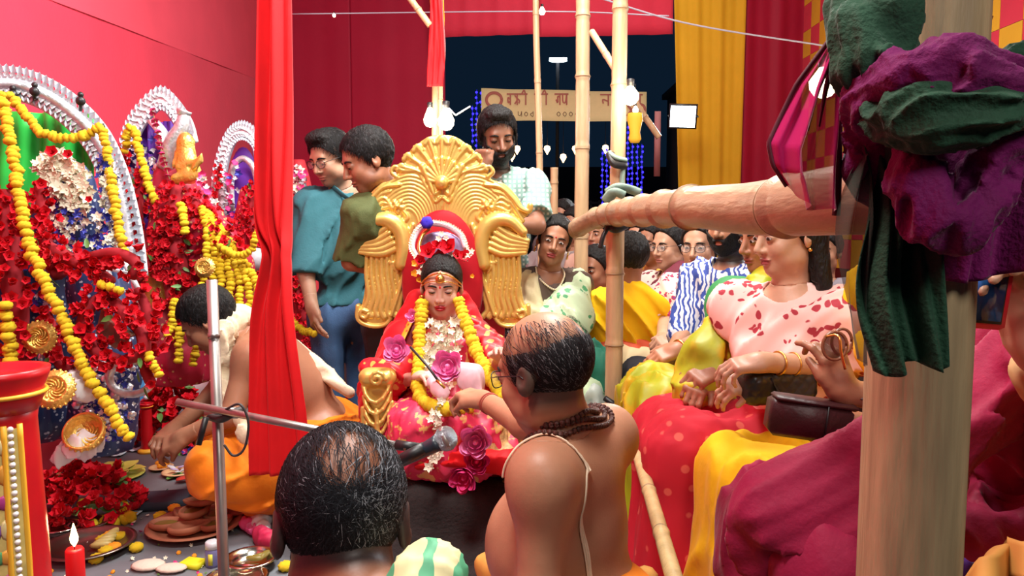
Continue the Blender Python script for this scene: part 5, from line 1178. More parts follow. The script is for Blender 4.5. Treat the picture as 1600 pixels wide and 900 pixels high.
def bench(label, c, n=1):
    t = thing('plastic_chair', label, 'chair', (c[0], c[1], 0)); m = mat('dark_chair_plastic', (.05, .03, .03), .5)
    part('seat', box((c[0], c[1], .49), (.42, .40, .03), bev=.01), m, t); part('backrest', box((c[0]+.21, c[1], .70), (.03, .38, .34), bev=.01), m, t)
    for dx in (-.17, .17):
        for dy in (-.16, .16): part('leg', tube([(c[0]+dx, c[1]+dy, .0), (c[0]+dx*.95, c[1]+dy*.95, .49)], .016, 6), m, t)
# pink top woman
PKT = patmat('pink_top_crimson_print', [lin(236, 190, 182), lin(160, 45, 60)], 34, 'CLUSTER', thr=(.40, .46), warp=.05, rough=.8)
J = seat(1230, 366, 2.10, (-.72, -.69), (-.93, -.28, -.14), s=.95, ll=.33, elL=at(1322, 575, 1.98), wrL=at(1192, 566, 1.86), elR=at(1200, 560, 2.25), wrR=at(1178, 590, 1.92))
Q1 = person('woman in a pink top with crimson flowers sitting with a black bag on her lap', J, SK3, fem=1, bust=1, s=.93, hs=.97, full=.5, lips=lin(150, 70, 70), look=-.4, hands=dict(L=dict(back=(.2, -.3, 1), side=1, curl=(.5, .55, .6, .7), fw=(-1, -.1, -.12), s=.88), R=dict(back=(0, -.6, .8), side=-1, curl=(.6, .6, .7, .8), fw=(-1, -.2, -.3), s=.88)))
hair(Q1['o'], Q1['M'], Q1['c'], .97, 'long', .010, seed=21, amp=.002, vox=.005); shirt(Q1, PKT, 1.0, None, .014, (34, .007), seed=4, vox=.008, name='top')
skirt(Q1, patmat('red_block_print', [lin(190, 20, 45), lin(215, 90, 80)], 18, thr=(.20, .25), rough=.8), seed=3)
bangle(Q1, 'L', .05, n=1); bangle(Q1, 'L', .10, r=.0025); part('earring', ell(Q1['t']((-.082, -.01, -.045)), .006, 8, 6), GOLD, Q1['o'])
bench('chair under the woman in the pink top', J['pelvis'])
# woman in yellow with sunglasses
YC = mat('yellow_cotton_dress', (.86, .50, .01), .7, var=.10, vs=5, bump=.15, bs=40, sheen=.2)
J = seat(1450, 320, 1.78, (-.95, -.3), (-1, -.1, -.1), ldir=(-1, -.08), pz=.55, ll=.44, elL=at(1400, 625, 1.62), wrL=at(1318, 612, 1.60), elR=at(1430, 640, 1.9), wrR=at(1345, 665, 1.68))
Q2 = person('woman in a bright yellow dress holding brown sunglasses, face hidden by the green cloth', J, SK2, fem=1, bust=1, s=.93, hands=dict(L=dict(back=(.3, -.9, .3), side=-1, curl=(.5, .8, 1.0, 1.1), fw=(-.35, 0, 1), thumb=(.2, .6)), R=dict(back=(0, -.7, .7), side=1, curl=(.7, .8, .8, .9), fw=(-1, -.1, .1))))
hair(Q2['o'], Q2['M'], Q2['c'], 1., 'lowbun', .010, seed=22); shirt(Q2, YC, .9, None, .016, (34, .008), seed=5, vox=.009, name='blouse'); skirt(Q2, YC, seed=12, r=(.14, .12, .15), fo=(36, .013)); bench('chair under the woman in the yellow dress', J['pelvis'])
# maroon saree
MRC = mat('maroon_saree_silk', (.30, .012, .055), .6, var=.22, vs=6, bump=.2, bs=70, sheen=.3)
J = seat(1640, 250, 1.45, (-.9, -.2), (-1, .1, -.1), ldir=(-1, -.03), pz=.56, ll=.52, elL=at(1640, 560, 1.31), wrL=at(1430, 730, 1.28), elR=at(1600, 560, 1.61), wrR=at(1450, 730, 1.46))
Q3 = person('woman wrapped in a maroon saree seated behind the front post', J, SK2, fem=1, s=.95)
hair(Q3['o'], Q3['M'], Q3['c'], 1., 'lowbun', .010, seed=23)
skirt(Q3, MRC, 'saree_skirt', seed=14, r=(.15, .12, .16), fo=(34, .016), vox=.009)
garment(Q3, 'saree_drape', [elli(J['neck']+(0, 0, -.27), (.17, .16, .26)), (rcone(J['shR'], J['elR'], .08, .09), .05), (rcone(J['shL'], J['elL'], .08, .09), .05), (rcone(J['elL'], at(1400, 720, 1.31), .08, .07), .06), (rcone(at(1400, 720, 1.33), at(1200, 780, 1.36), .075, .06), .08), (rcone(at(1400, 800, 1.3), at(1200, 850, 1.36), .08, .07), .08)], MRC, 0, fold=(44, .012), along=(-1, 0, -.5), lohi=bnd([J['neck'], J['elL'], J['elR'], at(1400, 640, 1.31), at(1230, 760, 1.31)], .26), vox=.009, seed=15)
bench('chair under the woman in the maroon saree', J['pelvis'])
# phone holder, mostly outside the frame
J = seat(1810, 320, 1.15, (-.9, -.3), (-1, .2, -.1), ldir=(-.6, -.8), elR=at(1700, 640, 1.12), wrR=at(1618, 545, 1.04), elL=at(1800, 660, .95), wrL=at(1700, 700, .9))
Q4 = person('person at the right edge raising a red-cased phone', J, SK3, hands=dict(R=dict(back=(.55, .35, .2), side=-1, curl=(.5, .6, .7, .8), fw=(-.35, 0, 1), thumb=(.2, .9), s=1.05)))
hair(Q4['o'], Q4['M'], Q4['c'], 1., 'short', .012, seed=24); shirt(Q4, mat('tan_shirt', lin(190, 150, 100), .8), 1.6, None, .016, (30, .01), seed=7, vox=.011); skirt(Q4, mat('mustard_cotton', lin(196, 140, 60), .8), seed=16, vox=.013); bench('chair at the right edge under the person with the phone', J['pelvis'])
ph = thing('mobile_phone', 'mobile phone in a red case held up with its screen lit blue', 'phone', at(1542, 455, 1.02)); Rp = rot('Z', -8)@rot('Y', 4)@rot('X', 4)
c = at(1541, 446, 1.02)
part('case', xf(box((0, 0, 0), (.060, .010, .122), bev=.005), M4(Rp, c)), mat('red_phone_case', (.65, .01, .03), .4), ph); part('phone_body', xf(box((.003, -.0055, 0), (.042, .003, .104)), M4(Rp, c)), BLK, ph)
part('screen', xf(box((.003, -.0075, 0), (.038, .001, .096)), M4(Rp, c)), patmat('phone_screen', [(.01, .03, .10), (.02, .14, .45)], 22, 'NOISE', rough=.1, thr=(.42, .5)), ph)
solo('tan_cloth', 'tan cloth of a neighbour bunched at the lower right corner', 'cloth', surf(lambda u, v: at(1520+110*u, 905-60*math.sin(u*2.6)*1.0+v*60, 1.02-.04*math.sin(u*9)-v*.06), 30, 8), MATS['mustard_cotton'], thick=.02)
solo('purple_cloth', 'strip of dark purple cloth at the foot of the front post', 'cloth', surf(lambda u, v: at(1495+90*u, 868+12*math.sin(4*u)+v*30, 1.06-.03*math.sin(u*11)), 24, 5), mat('violet_cloth', (.06, .015, .16), .6, sheen=.3), thick=.01)
# green and yellow saree
GY = patmat('lime_yellow_saree', [lin(165, 175, 30), lin(205, 170, 30)], 9, 'NOISE', thr=(.42, .56), rough=.5, warp=.05)
J = seat(1200, 372, 2.50, (-.8, -.6), (-.94, -.3, -.12), elL=at(1175, 560, 2.33), wrL=at(1120, 575, 2.20), elR=at(1120, 560, 2.48), wrR=at(1100, 590, 2.22), pz=.58, ll=.40)
Q5 = person('woman in a lime green and yellow silk saree beside the pink top woman', J, SK2, fem=1, bust=1, s=.95, hs=1.0, full=.5, lips=lin(130, 60, 55), hands=dict(L=dict(back=(0, -.5, .9), side=1, curl=(.7, .8, .8, .9), fw=(-.8, -.4, -.3)), R=dict(back=(0, -.5, .9), side=-1, curl=(.7, .8, .8, .9), fw=(-.5, -.7, -.3))))
hair(Q5['o'], Q5['M'], Q5['c'], 1., 'lowbun', .010, seed=25); shirt(Q5, mat('green_blouse', (.02, .22, .06), .6), .5, None, .012, (40, .005), seed=4, vneck=.03, name='blouse')
garment(Q5, 'saree_pallu', [rcone(at(1205, 435, 2.48), at(1160, 490, 2.34), .055, .075), (rcone(at(1160, 490, 2.34), at(1100, 560, 2.24), .075, .07), .04), (rcone(at(1100, 560, 2.24), at(1085, 610, 2.22), .06, .07), .04)], GY, 0, fold=(70, .009), along=(-.7, 0, -1), lohi=bnd([at(1218, 425, 2.50), at(1085, 610, 2.2)], .16), seed=8)
skirt(Q5, GY, 'saree_skirt', seed=17, r=(.13, .125, .15), fo=(50, .013)); bench('chair under the woman in the lime green saree', J['pelvis'])
# man in blue and white shirt
BWS = patmat('blue_white_leaf_shirt', [lin(205, 208, 215), lin(45, 70, 150)], 16, 'WAVE', thr=(.42, .5), rough=.8, warp=.06)
J = seat(1140, 350, 2.95, (-.8, -.6), (-.7, -.7, -.1), elL=at(1118, 520, 2.82), wrL=at(1062, 545, 2.70), elR=at(1070, 520, 3.00), wrR=at(1045, 560, 2.78), pz=.56, ll=.38)
Q6 = person('bearded man in a blue and white leaf-print shirt and black trousers', J, SK1, beard=.95, s=1.0, hands=dict(L=dict(back=(0, -.5, .9), side=1, curl=(.5, .5, .6, .7), fw=(-.9, -.2, -.3)), R=dict(back=(0, -.5, .9), side=-1, curl=(.4, .5, .5, .6), fw=(-.9, -.2, -.3))))
hair(Q6['o'], Q6['M'], Q6['c'], 1., 'short', .012, seed=26); beard(Q6); shirt(Q6, BWS, 1.1, None, .018, (30, .009), seed=9); trousers(Q6, mat('black_trousers', (.012, .012, .02), .8), infl=.02)
part('wrist_watch', tube(ring(J['wrL']+(0, 0, 0), frame(nrm(J['wrL']-J['elL'])), .031, .031), .006, 6, closed=True), GOLD, Q6['o']); bench('chair under the man in the blue and white shirt', J['pelvis'])
# woman with glasses, pale flowered blouse
FLB = patmat('cream_pink_flower_print', [lin(228, 205, 200), lin(170, 50, 80), lin(110, 60, 140)], 46, 'CLUSTER', thr=(.42, .48), warp=.04, rough=.85)
J = seat(1094, 383, 3.35, (-.6, -.8), (-.55, -.83, -.12), elL=at(1090, 510, 3.22), wrL=at(1058, 528, 3.11), elR=at(1040, 500, 3.39), wrR=at(1035, 530, 3.17), pz=.55, ll=.37)
Q7 = person('woman with glasses in a cream blouse printed with pink and violet flowers', J, SK3, fem=1, bust=1, s=.95, full=.6, lips=lin(150, 70, 70), look=-.3, hands=dict(L=dict(back=(0, -.5, .9), side=1, curl=(.8, .8, .9, .9), fw=(-.9, -.2, -.2)), R=dict(back=(0, -.5, .9), side=-1, curl=(.8, .8, .9, .9), fw=(.2, -.9, -.2))))
hair(Q7['o'], Q7['M'], Q7['c'], 1., 'lowbun', .010, seed=27); spectacles(Q7['o'], Q7['M'], Q7['c'], 1.0); shirt(Q7, FLB, .9, None, .015, (34, .008), seed=5, name='blouse', vneck=.03)
blob('yellow_scarf', '', '', [[(at(1112, 440, 3.21), .03), (at(1080, 500, 3.11), .035), (at(1065, 520, 3.07), .02)]], YC, (80, .007), .007, parent=Q7['o'], pname='scarf')
skirt(Q7, mat('cream_skirt', lin(226, 205, 165), .8, sheen=.2), seed=18, fo=(40, .012), r=(.12, .12, .14)); bench('chair under the woman with the cream skirt', J['pelvis'])
# woman with glasses, maroon shawl
J = seat(1047, 384, 3.75, (-.7, -.7), (-.82, -.55, -.08), elL=at(1018, 505, 3.60), wrL=at(985, 525, 3.47), elR=at(985, 490, 3.80), wrR=at(960, 500, 3.57), pz=.54, ll=.42)
Q8 = person('woman in profile with glasses, patterned blouse and maroon shawl', J, SK3, fem=1, bust=1, s=.93, full=.5, look=-.3, hands=dict(L=dict(back=(0, -.5, .9), side=1, curl=(.6, .7, .8, .9), fw=(-.9, -.3, -.2))))
hair(Q8['o'], Q8['M'], Q8['c'], 1., 'bun', .010, seed=28); spectacles(Q8['o'], Q8['M'], Q8['c'], 1.0)
shirt(Q8, patmat('cream_maroon_dots', [lin(222, 200, 190), lin(120, 45, 60)], 30, thr=(.32, .37), rough=.85), 1.0, None, .015, (34, .008), seed=6, name='blouse')
garment(Q8, 'shawl', [rcone(at(1068, 415, 3.71), at(1030, 450, 3.60), .04, .035), (rcone(at(1030, 450, 3.60), at(1000, 500, 3.53), .035, .03), .02)], mat('maroon_shawl', (.14, .012, .03), .8), 0, fold=(70, .007), lohi=bnd([at(1068, 415, 3.71), at(1000, 500, 3.53)], .08), seed=7)
skirt(Q8, patmat('black_grey_stripe', [(.015, .012, .02), (.10, .09, .12)], 6, 'WAVE', thr=(.1, .14)), seed=19, fo=(46, .012)); bench('chair under the woman with the maroon shawl', J['pelvis'])
J = seat(1020, 380, 4.15, (-.7, -.7), (-.75, -.65, -.08), pz=.52)
Q9 = person('woman with glasses half hidden behind the woman with the maroon shawl', J, SK2, fem=1, bust=1, s=.93, vox=.012, hvox=.0045)
hair(Q9['o'], Q9['M'], Q9['c'], 1., 'lowbun', .010, seed=29); spectacles(Q9['o'], Q9['M'], Q9['c'], 1.0); shirt(Q9, mat('mustard_saree', (.7, .38, .05), .6), .8, None, .02, (30, .01), seed=7, name='saree'); skirt(Q9, mat('rust_saree', (.45, .06, .02), .7), seed=20, vox=.014)
part('bindi', ell(Q9['t']((0, .0905, .022)), .0042, 8, 6), MATS['red_bindi'], Q9['o'])
J = seat(984, 402, 3.42, (-.2, 1), (-.3, .9, -.1), ldir=(-.6, .8), pz=.56, s=.8)
Q10 = person('child in a yellow top seen from behind', J, SK2, s=.8, hs=.92, eye='none', vox=.012, hvox=.005)
hair(Q10['o'], Q10['M'], Q10['c'], .92, 'cap', .012, seed=30); shirt(Q10, YC, 1.1, None, .022, (34, .014), seed=8); skirt(Q10, mat('orange_trousers', (.6, .08, .03), .7), seed=21, vox=.014)
J = seat(930, 420, 3.9, (-.5, -.85), (-.6, -.7, -.1), pz=.5)
Q11 = person('woman in a dark red saree glimpsed between the two bamboo poles', J, SK2, fem=1, s=.95, vox=.013, hvox=.005)
hair(Q11['o'], Q11['M'], Q11['c'], 1., 'lowbun', .010, seed=31); shirt(Q11, mat('darkred_saree', (.35, .01, .02), .6), .7, None, .02, (30, .01), seed=9, name='saree'); skirt(Q11, MATS['darkred_saree'], seed=22, vox=.014)
FARL = ['dark-haired man far behind, left of the tall bamboo pole', 'man far behind peering past the tall bamboo pole', 'person far behind in a pale shirt under the railing end', 'man far behind to the left of the blue lights', 'person far behind the pink top woman', 'far person in blue seen over the maroon shawl', 'far person between the glasses woman and the bamboo post']
for i, (px, py, Y, col) in enumerate(((880, 338, 5.6, (.10, .08, .08)), (897, 352, 5.2, (.5, .45, .4)), (935, 365, 5.0, (.55, .32, .25)), (870, 362, 5.2, (.25, .2, .2)), (1288, 392, 3.9, (.25, .22, .25)), (1068, 366, 4.2, (.06, .16, .42)), (1000, 372, 4.6, (.4, .38, .42)))):
    J = seat(px, py, Y, (-.5, -.85), nrm((-.6, -.8, -.05)), pz=max(.35, at(px, py, Y)[2]-.66)); p = person(FARL[i], J, SK2 if i % 2 else SK1, s=.95, vox=.015, hvox=.006, hs=1.)
    hair(p['o'], p['M'], p['c'], 1., 'short', .012, seed=40+i, vox=.007); shirt(p, mat('far_shirt%d' % i, col, .8), .9, None, .02, (28, .01), seed=i, vox=.014); trousers(p, MATS['dark_trousers'], vox=.016)
# bags and sunglasses
bg_ = thing('handbag', 'black quilted handbag on the lap of the pink top woman', 'bag', at(1215, 628, 1.92)); Rb = rot('Z', 14); c = at(1212, 602, 1.92)
def quilt(P):
    q = (P-c.astype(np.float32))@Rb.astype(np.float32); d = rbox((0, 0, 0), (.105, .045, .045), .03)(q); a = q[:, 0]+q[:, 2]; b = q[:, 0]-q[:, 2]
    return d-.003*np.minimum(np.abs(np.sin(a*90)), np.abs(np.sin(b*90)))**.5
sdfpart('body', quilt, c-.14, c+.14, .0035, mat('black_leather', (.02, .022, .026), .35), bg_); part('strap', tube(spline([c+(-.03, -.05, .03), c+(-.01, -.06, -.01), c+(.02, -.058, -.05)], 10), .006, 6, flat=(1, .4)), MATS['black_leather'], bg_)
part('strap', tube(spline([c+(.10, -.02, .02), c+(.14, -.03, .05), c+(.17, -.02, .0), c+(.13, -.03, -.03)], 20), .006, 6, flat=(1, .4)), MATS['black_leather'], bg_)
pr_ = thing('purse', 'dark brown leather purse on the yellow dress', 'bag', at(1260, 700, 1.6)); c = at(1262, 655, 1.6); Rb2 = rot('Z', -6)@rot('Y', 7); LB = mat('brown_leather', (.045, .012, .014), .45, bump=.2, bs=90)
part('body', xf(box((0, 0, 0), (.17, .06, .085), bev=.012), M4(Rb2, c)), LB, pr_); part('flap', xf(box((0.006, -.004, .042), (.172, .058, .012), bev=.005), M4(Rb2, c)), LB, pr_); part('seam', xf(tube([(.03, -.0315, .04), (.032, -.0315, -.035)], .002, 6), M4(Rb2, c)), BLK, pr_)
part('strap', tube(spline([c+(.08, 0, .04), c+(.12, -.03, .05), c+(.15, -.05, .01), c+(.10, -.04, -.0)], 20), .006, 6, flat=(1, .5)), LB, pr_)
sg = thing('sunglasses', 'brown gold-hinged sunglasses held up in the fingers', 'sunglasses', at(1303, 560, 1.56)); c = at(1303, 540, 1.56)
part('frame', tube([c+((.026)*math.cos(a), -.004, .030*math.sin(a)) for a in np.linspace(0, 6.28, 24)], .0035, 6, closed=True), mat('brown_acetate', (.22, .08, .04), .25), sg)
part('frame', tube([c+(.03+(.022)*math.cos(a), .03, .004+.028*math.sin(a)) for a in np.linspace(0, 6.28, 24)], .0035, 6, closed=True), MATS['brown_acetate'], sg)
part('lens', xf(ell((0, 0, 0), (.025, .002, .029), 20, 6), M4(np.eye(3), c+(0, 0, 0))), mat('brown_lens', (.12, .04, .02), .1, alpha=.6), sg)
part('temple', tube(spline([c+(-.02, -.005, .02), c+(-.005, -.03, .025), c+(.0, -.035, -.01), c+(.012, -.03, -.045)], 14), .0028, 6), GOLD, sg)
blob('green_cloth_bundle', 'bundle of crumpled green cloth beside the saree woman', 'cloth', [[(at(915, 548, 3.05), .06), (at(935, 575, 3.0), .07), (at(935, 600, 3.0), .05)]], mat('bottle_green_cloth', (.03, .20, .13), .55, sheen=.2), (60, .014), .008, seed=11)
blob('clear_plastic_bag', 'limp pale plastic bag under the green cloth bundle', 'bag', [[(at(925, 600, 2.9), .03), (at(935, 650, 2.9), .06), (at(940, 690, 2.9), .07)]], mat('pale_plastic', (.6, .66, .66), .3, alpha=.5), (50, .010), .010, seed=12)
# feet in the aisle
for i, (px, py, lb) in enumerate(((1030, 772, 'bare foot in the aisle nearest the bamboo pole'), (1040, 800, 'second bare foot in the aisle just below the first'))):
    c = on(px, py, .05); blob('foot', lb, 'foot', [[(c+(.12, .05, .05), .035), (c+(.05, .02, .02), .035), (c+(-.04, 0, -.01), .026), (c+(-.08, 0, -.015), .016)]], mat('brown_skin_foot', lin(130, 84, 60), .6), (20, .001), .007)
# ---------------------------------------------------------------- cloths tied round the post
GC_ = mat('bottle_green_muslin', (.022, .075, .042), .7, var=.25, vs=12, bump=.35, bs=160, sheen=.35); MC_ = mat('magenta_purple_muslin', (.16, .006, .095), .7, var=.25, vs=12, bump=.35, bs=160, sheen=.35)
kt = thing('knotted_cloth', 'bundle of knotted green and purple muslin tied to the top of the front post', 'cloth', at(1430, 440, .80))
def roll(nm, pts, m, fo, seed, along, Y=None, vox=.0036, k=.02):
    return blob(nm, '', '', [[(at(*p[:3]), p[3]) for p in ch] for ch in pts], m, fo, vox, along, seed, k, parent=kt, pname=nm)
roll('green_knot', [[(1320, 10, .78, .020), (1335, 60, .76, .024), (1345, 110, .75, .026), (1350, 165, .76, .016)], [(1350, 0, .77, .026), (1390, 25, .75, .028), (1398, 90, .76, .022), (1360, 140, .75, .02)], [(1330, 30, .75, .016), (1365, 90, .73, .018), (1405, 110, .75, .015)]], GC_, (140, .0035), 3, (.3, 0, 1), k=.008)
roll('magenta_band', [[(1345, 225, .78, .016), (1362, 160, .74, .024), (1420, 120, .70, .026), (1490, 115, .68, .028), (1560, 140, .68, .026), (1640, 150, .70, .024)]], MC_, (150, .004), 5, (1, 0, -.2))
roll('green_band', [[(1372, 150, .74, .012), (1395, 175, .71, .025), (1450, 180, .68, .030), (1530, 175, .67, .026), (1610, 160, .68, .02)]], GC_, (140, .004), 6, (1, 0, .1))
roll('magenta_loop', [[(1425, 215, .72, .018), (1432, 290, .71, .022), (1455, 345, .70, .022), (1500, 355, .70, .020), (1535, 300, .71, .022), (1560, 225, .71, .024)]], MC_, (140, .0045), 7, (.2, 0, 1))
roll('dark_magenta_fold', [[(1360, 220, .78, .022), (1352, 260, .79, .02), (1365, 300, .79, .016)]], MC_, (130, .003), 8, (0, 0, 1))
def sheetfn(corn, fn_, nu=60, nv=50):
    c = [np.array(q, float) for q in corn]
    return surf(lambda u, v: (c[0]*(1-u)+c[1]*u)*(1-v)+(c[3]*(1-u)+c[2]*u)*v+fn_(u, v), nu, nv)
part('purple_drape', sheetfn([at(1415, 190, .76), at(1640, 190, .76), at(1640, 395, .74), at(1440, 430, .77)], lambda u, v: np.array((0, .016*math.sin(9*u+3*v)+.008*math.sin(23*u+5*v), -.018*math.sin(3.1*u)*v)), 80, 40), MC_, kt, thick=.002)
part('hanging_green_cloth', sheetfn([at(1345, 210, .765), at(1445, 210, .765), at(1472, 565, .755), at(1352, 578, .755)], lambda u, v: np.array((.010*math.sin(7*v)*(1-u), .010*math.sin(11*u+2*v)+.006*math.sin(26*u-3*v)-.012*v, -.006*math.sin(9*u)*v)), 80, 60), GC_, kt, thick=.0015)
SHG = mat('sheer_green_edge', (.06, .08, .06), .6, alpha=.72, sheen=.5)
part('sheer_green_edge', sheetfn([at(1342, 250, .77), at(1360, 230, .765), at(1356, 575, .76), at(1342, 560, .77)], lambda u, v: np.array((-.022*math.sin(math.pi*v**.8)*(1-u), .008*math.sin(9*u+6*v), 0)), 24, 50), SHG, kt)
SHM = mat('sheer_magenta_voile', (.58, .008, .16), .5, alpha=.78, sheen=.6)
vo = thing('voile_scarf', 'sheer magenta voile scarf hanging from the green knot over the railing', 'cloth', at(1260, 345, .78))
def voile(u, v):
    L = np.interp(v, [0, .3, .7, .85, 1], [1298, 1250, 1208, 1214, 1235]); Rr = np.interp(v, [0, .2, 1], [1306, 1312, 1308]); yy = 60+(230+60*u)*v+ (0 if v < .9 else 14*math.sin(5*u)*(v-.9)*10)
    p = at(L+(Rr-L)*u, yy, .80); p[1] += .012*math.sin(11*u+2*v)*(.3+v)+.006*math.sin(25*u+4*v); return p
part('voile', surf(voile, 50, 50), SHM, vo)
part('rolled_edge', tube([voile(1, v) for v in np.linspace(0, 1, 30)], .0045, 6), mat('dark_wine_edge', (.10, .004, .02), .6), vo); part('rolled_edge', tube([voile(0, v) for v in np.linspace(0, 1, 30)], .003, 6), MATS['dark_wine_edge'], vo)
part('pleat', tube([voile(.45+.1*v, v) for v in np.linspace(0, .55, 20)], np.linspace(.004, .001, 20), 6), MATS['dark_wine_edge'], vo); part('pleat', tube([voile(.7, v) for v in np.linspace(0, .5, 20)], np.linspace(.005, .001, 20), 6), MATS['dark_wine_edge'], vo)
blob('green_cloth_tip', 'small tip of green cloth behind the purple band at the right edge', 'cloth', [[(at(1572, 112, .82), .01), (at(1592, 98, .83), .016), (at(1625, 110, .83), .02)]], GC_, (200, .003), .004)
# tie at the top of the railing post
ty = thing('pole_tie', 'grey-green cloth knotted round the bamboo pole above the railing end', 'cloth', at(965, 315, 3.05))
for pts, r in (((( 952, 238, 3.10), (962, 246, 3.08), (978, 250, 3.10)), .016), (((975, 250, 3.10), (972, 280, 3.09), (973, 300, 3.08)), .013), (((950, 300, 3.0), (965, 292, 2.98), (985, 296, 3.0), (1000, 302, 3.0)), .028), (((948, 312, 3.0), (960, 300, 2.97), (975, 305, 2.97)), .03)):
    part('wrap', tube(spline(A3(*pts), 14), r, 8, flat=(1, .6)), mat('grey_green_tie', (.16, .24, .20), .7, var=.3, vs=20, bump=.3, bs=60), ty)
part('dark_wrap', tube(spline(A3((953, 240, 3.1), (960, 255, 3.08), (978, 258, 3.1)), 10), .022, 8, flat=(1, .7)), BLK, ty)
t = thing('rubber_tie', 'black rubber strip binding the railing to its short bamboo post', 'strap', at(955, 385, 2.8))
part('loop', tube(spline(A3((948, 352, 2.80), (962, 358, 2.78), (978, 352, 2.80)), 12), .016, 8), BLK, t); part('loose_end', tube(spline(A3((950, 355, 2.78), (942, 370, 2.77), (938, 388, 2.77)), 10), .009, 8), BLK, t)
t = thing('rubber_tie', 'black rubber strip looped low round the bamboo post beside the priest', 'strap', at(965, 640, 2.8))
part('loop', tube(spline(A3((945, 622, 2.82), (960, 632, 2.80), (974, 640, 2.82), (976, 680, 2.84)), 14), .012, 8), BLK, t)
# ---------------------------------------------------------------- idols on the left
SIL2 = mat('silver_foam_cutwork', (.60, .64, .70), .35, .6, var=.35, vs=40, bump=.3, bs=90); SILW = mat('white_shola_petal', (.66, .69, .75), .5, .1, var=.2, vs=50); SILG = mat('silver_grey_petal', (.42, .47, .55), .35, .5, var=.5, vs=60)
NAVY = patmat('navy_silver_sequins', [(.02, .04, .13), (.42, .52, .66)], 55, thr=(.22, .28), rough=.35, metal=.2); PURP = mat('purple_satin', (.14, .03, .42), .5, var=.15, vs=6); GRS = mat('bright_green_satin', (.02, .62, .07), .5, var=.25, vs=5, bump=.2, bs=8)
GLF = mat('gold_foil', (.80, .52, .12), .3, .7, var=.2, vs=60, bump=.4, bs=120)
pmesh = fmesh('spike', petal(1.0, .6, .1, 3), SILG); pm2 = fmesh('cutwork', join(petal(1., .7, .3, 3), xf(petal(.8, .4, .3, 2), rot('Z', 60)), xf(petal(.8, .4, .3, 2), rot('Z', -60))), SIL2)
fmesh('bluejas', ringp(5, 12, L=1., W=.62, cup=.12, n=3), mat('royal_blue_sequin', (.03, .04, .35), .4, .3)); fmesh('sequin', ell((0, 0, 0), (1, 1, .5), 6, 4), mat('silver_bead', (.7, .74, .8), .25, .7))
def arch(par, pts, w, depth, n_sp, r_sp, m=SIL2, c_in=None):
    """ backing arch: band with rows of cut petals, each a part """
    Q = spline(pts, 70); o = np.array(par.location); cen = Q.mean(0) if c_in is None else c_in
    part('arch_band', tube(Q, w*.5, 8, flat=(1, .5)), m, par); part('arch_rim', tube(Q+np.array([nrm(q-cen)*w*.5 for q in Q]), w*.12, 6), SILW, par); part('arch_rim', tube(Q-np.array([nrm(q-cen)*w*.5 for q in Q])+(0, -.01, 0), w*.10, 6), SILW, par)
    T_ = np.gradient(Q, axis=0); k = 0
    for j, (off, key, tilt) in enumerate(((.62, 'spike', 1), (-.6, 'spike', -1), (.12, 'cutwork', .3), (-.2, 'cutwork', -.3))):
        for i in range(n_sp):
            s = (i+.5)/n_sp*69; a = int(s); q = Q[a]*(1-(s-a))+Q[min(a+1, 69)]*(s-a); out = nrm(q-cen); out = out*np.sign(tilt)
            vn = nrm((.35, -1, .1)); x = nrm(out-vn*np.dot(out, vn)); R = np.stack([x, np.cross(vn, x), vn], 1)
            inst('petal', FL[key], M4(R, q+nrm(q-cen)*w*off*.5+vn*w*.28-o, r_sp), par); k += 1
def scatter(par, fn, n, keys, r, nm='flower', face=(.25, -1, .1)):
    o = np.array(par.location)
    for i in range(n):
        p = fn(); z = nrm(np.array(face)+RNG.normal(size=3)*.45); inst(nm, FL[random.choice(keys)], M4(rot_to(z, random.random()*360), p-o, r*random.uniform(.75, 1.25)), par)
def inpoly(P, Y, dy=.02):
    """ random point in a pixel polygon at depth Y(px,py) """
    P = np.array(P, float); lo, hi = P.min(0), P.max(0)
    while 1:
        x, y = RNG.uniform(lo, hi); c = False
        for i in range(len(P)):
            a, b = P[i], P[i-1]
            if (a[1] > y) != (b[1] > y) and x < (b[0]-a[0])*(y-a[1])/(b[1]-a[1])+a[0]: c = not c
        if c: return at(x, y, (Y(x, y) if callable(Y) else Y)+RNG.uniform(-dy, dy))
# -- idol A, nearest
A_ = thing('idol', 'tall idol at the left edge under a silver arch with green satin backing', 'idol', at(110, 700, 2.55)*(1, 1, 0)+(0, 0, ST))
arch(A_, A3((-60, 170, 2.45), (-20, 135, 2.5), (40, 135, 2.55), (100, 165, 2.6), (150, 215, 2.65), (178, 275, 2.68), (195, 350, 2.7), (205, 430, 2.7)), .095, .05, 46, .030, c_in=at(30, 420, 2.6))
part('green_backing', sheet([at(-60, 175, 2.68), at(150, 175, 2.72), at(150, 420, 2.72), at(-60, 420, 2.68)], .02, 3, 7), GRS, A_, thick=.003)
for (px, py) in ((-2, 145), (54, 143), (126, 158), (160, 208), (20, 148)): part('dark_finial', join(ell(at(px, py, 2.5), .016, 8, 6), ell(at(px, py-10, 2.5), .010, 8, 6), tube(A3((px, py+14, 2.55), (px, py, 2.5)), .006, 6)), BLK, A_)
f0 = U([elli(at(105, 330, 2.50), (.11, .06, .19)), (rcone(at(150, 420, 2.42), at(172, 560, 2.36), .09, .095), .05), (rcone(at(172, 560, 2.36), at(160, 680, 2.38), .095, .105), .05), (rcone(at(60, 440, 2.5), at(60, 640, 2.5), .09, .12), .05), (rcone(at(-5, 350, 2.4), at(5, 640, 2.35), .07, .09), .04)], .04)
sdfpart('body', lambda P: f0(P)+folds(P, (0, 0, 1), 50, .006, 3), at(-60, 720, 2.2)-(.05, .0, .02), at(260, 200, 2.75)+(.05, .0, .0), .011, NAVY, A_)
tpoly = [(88, 236), (110, 234), (140, 262), (156, 300), (150, 350), (120, 330), (70, 300), (48, 262), (62, 240)]
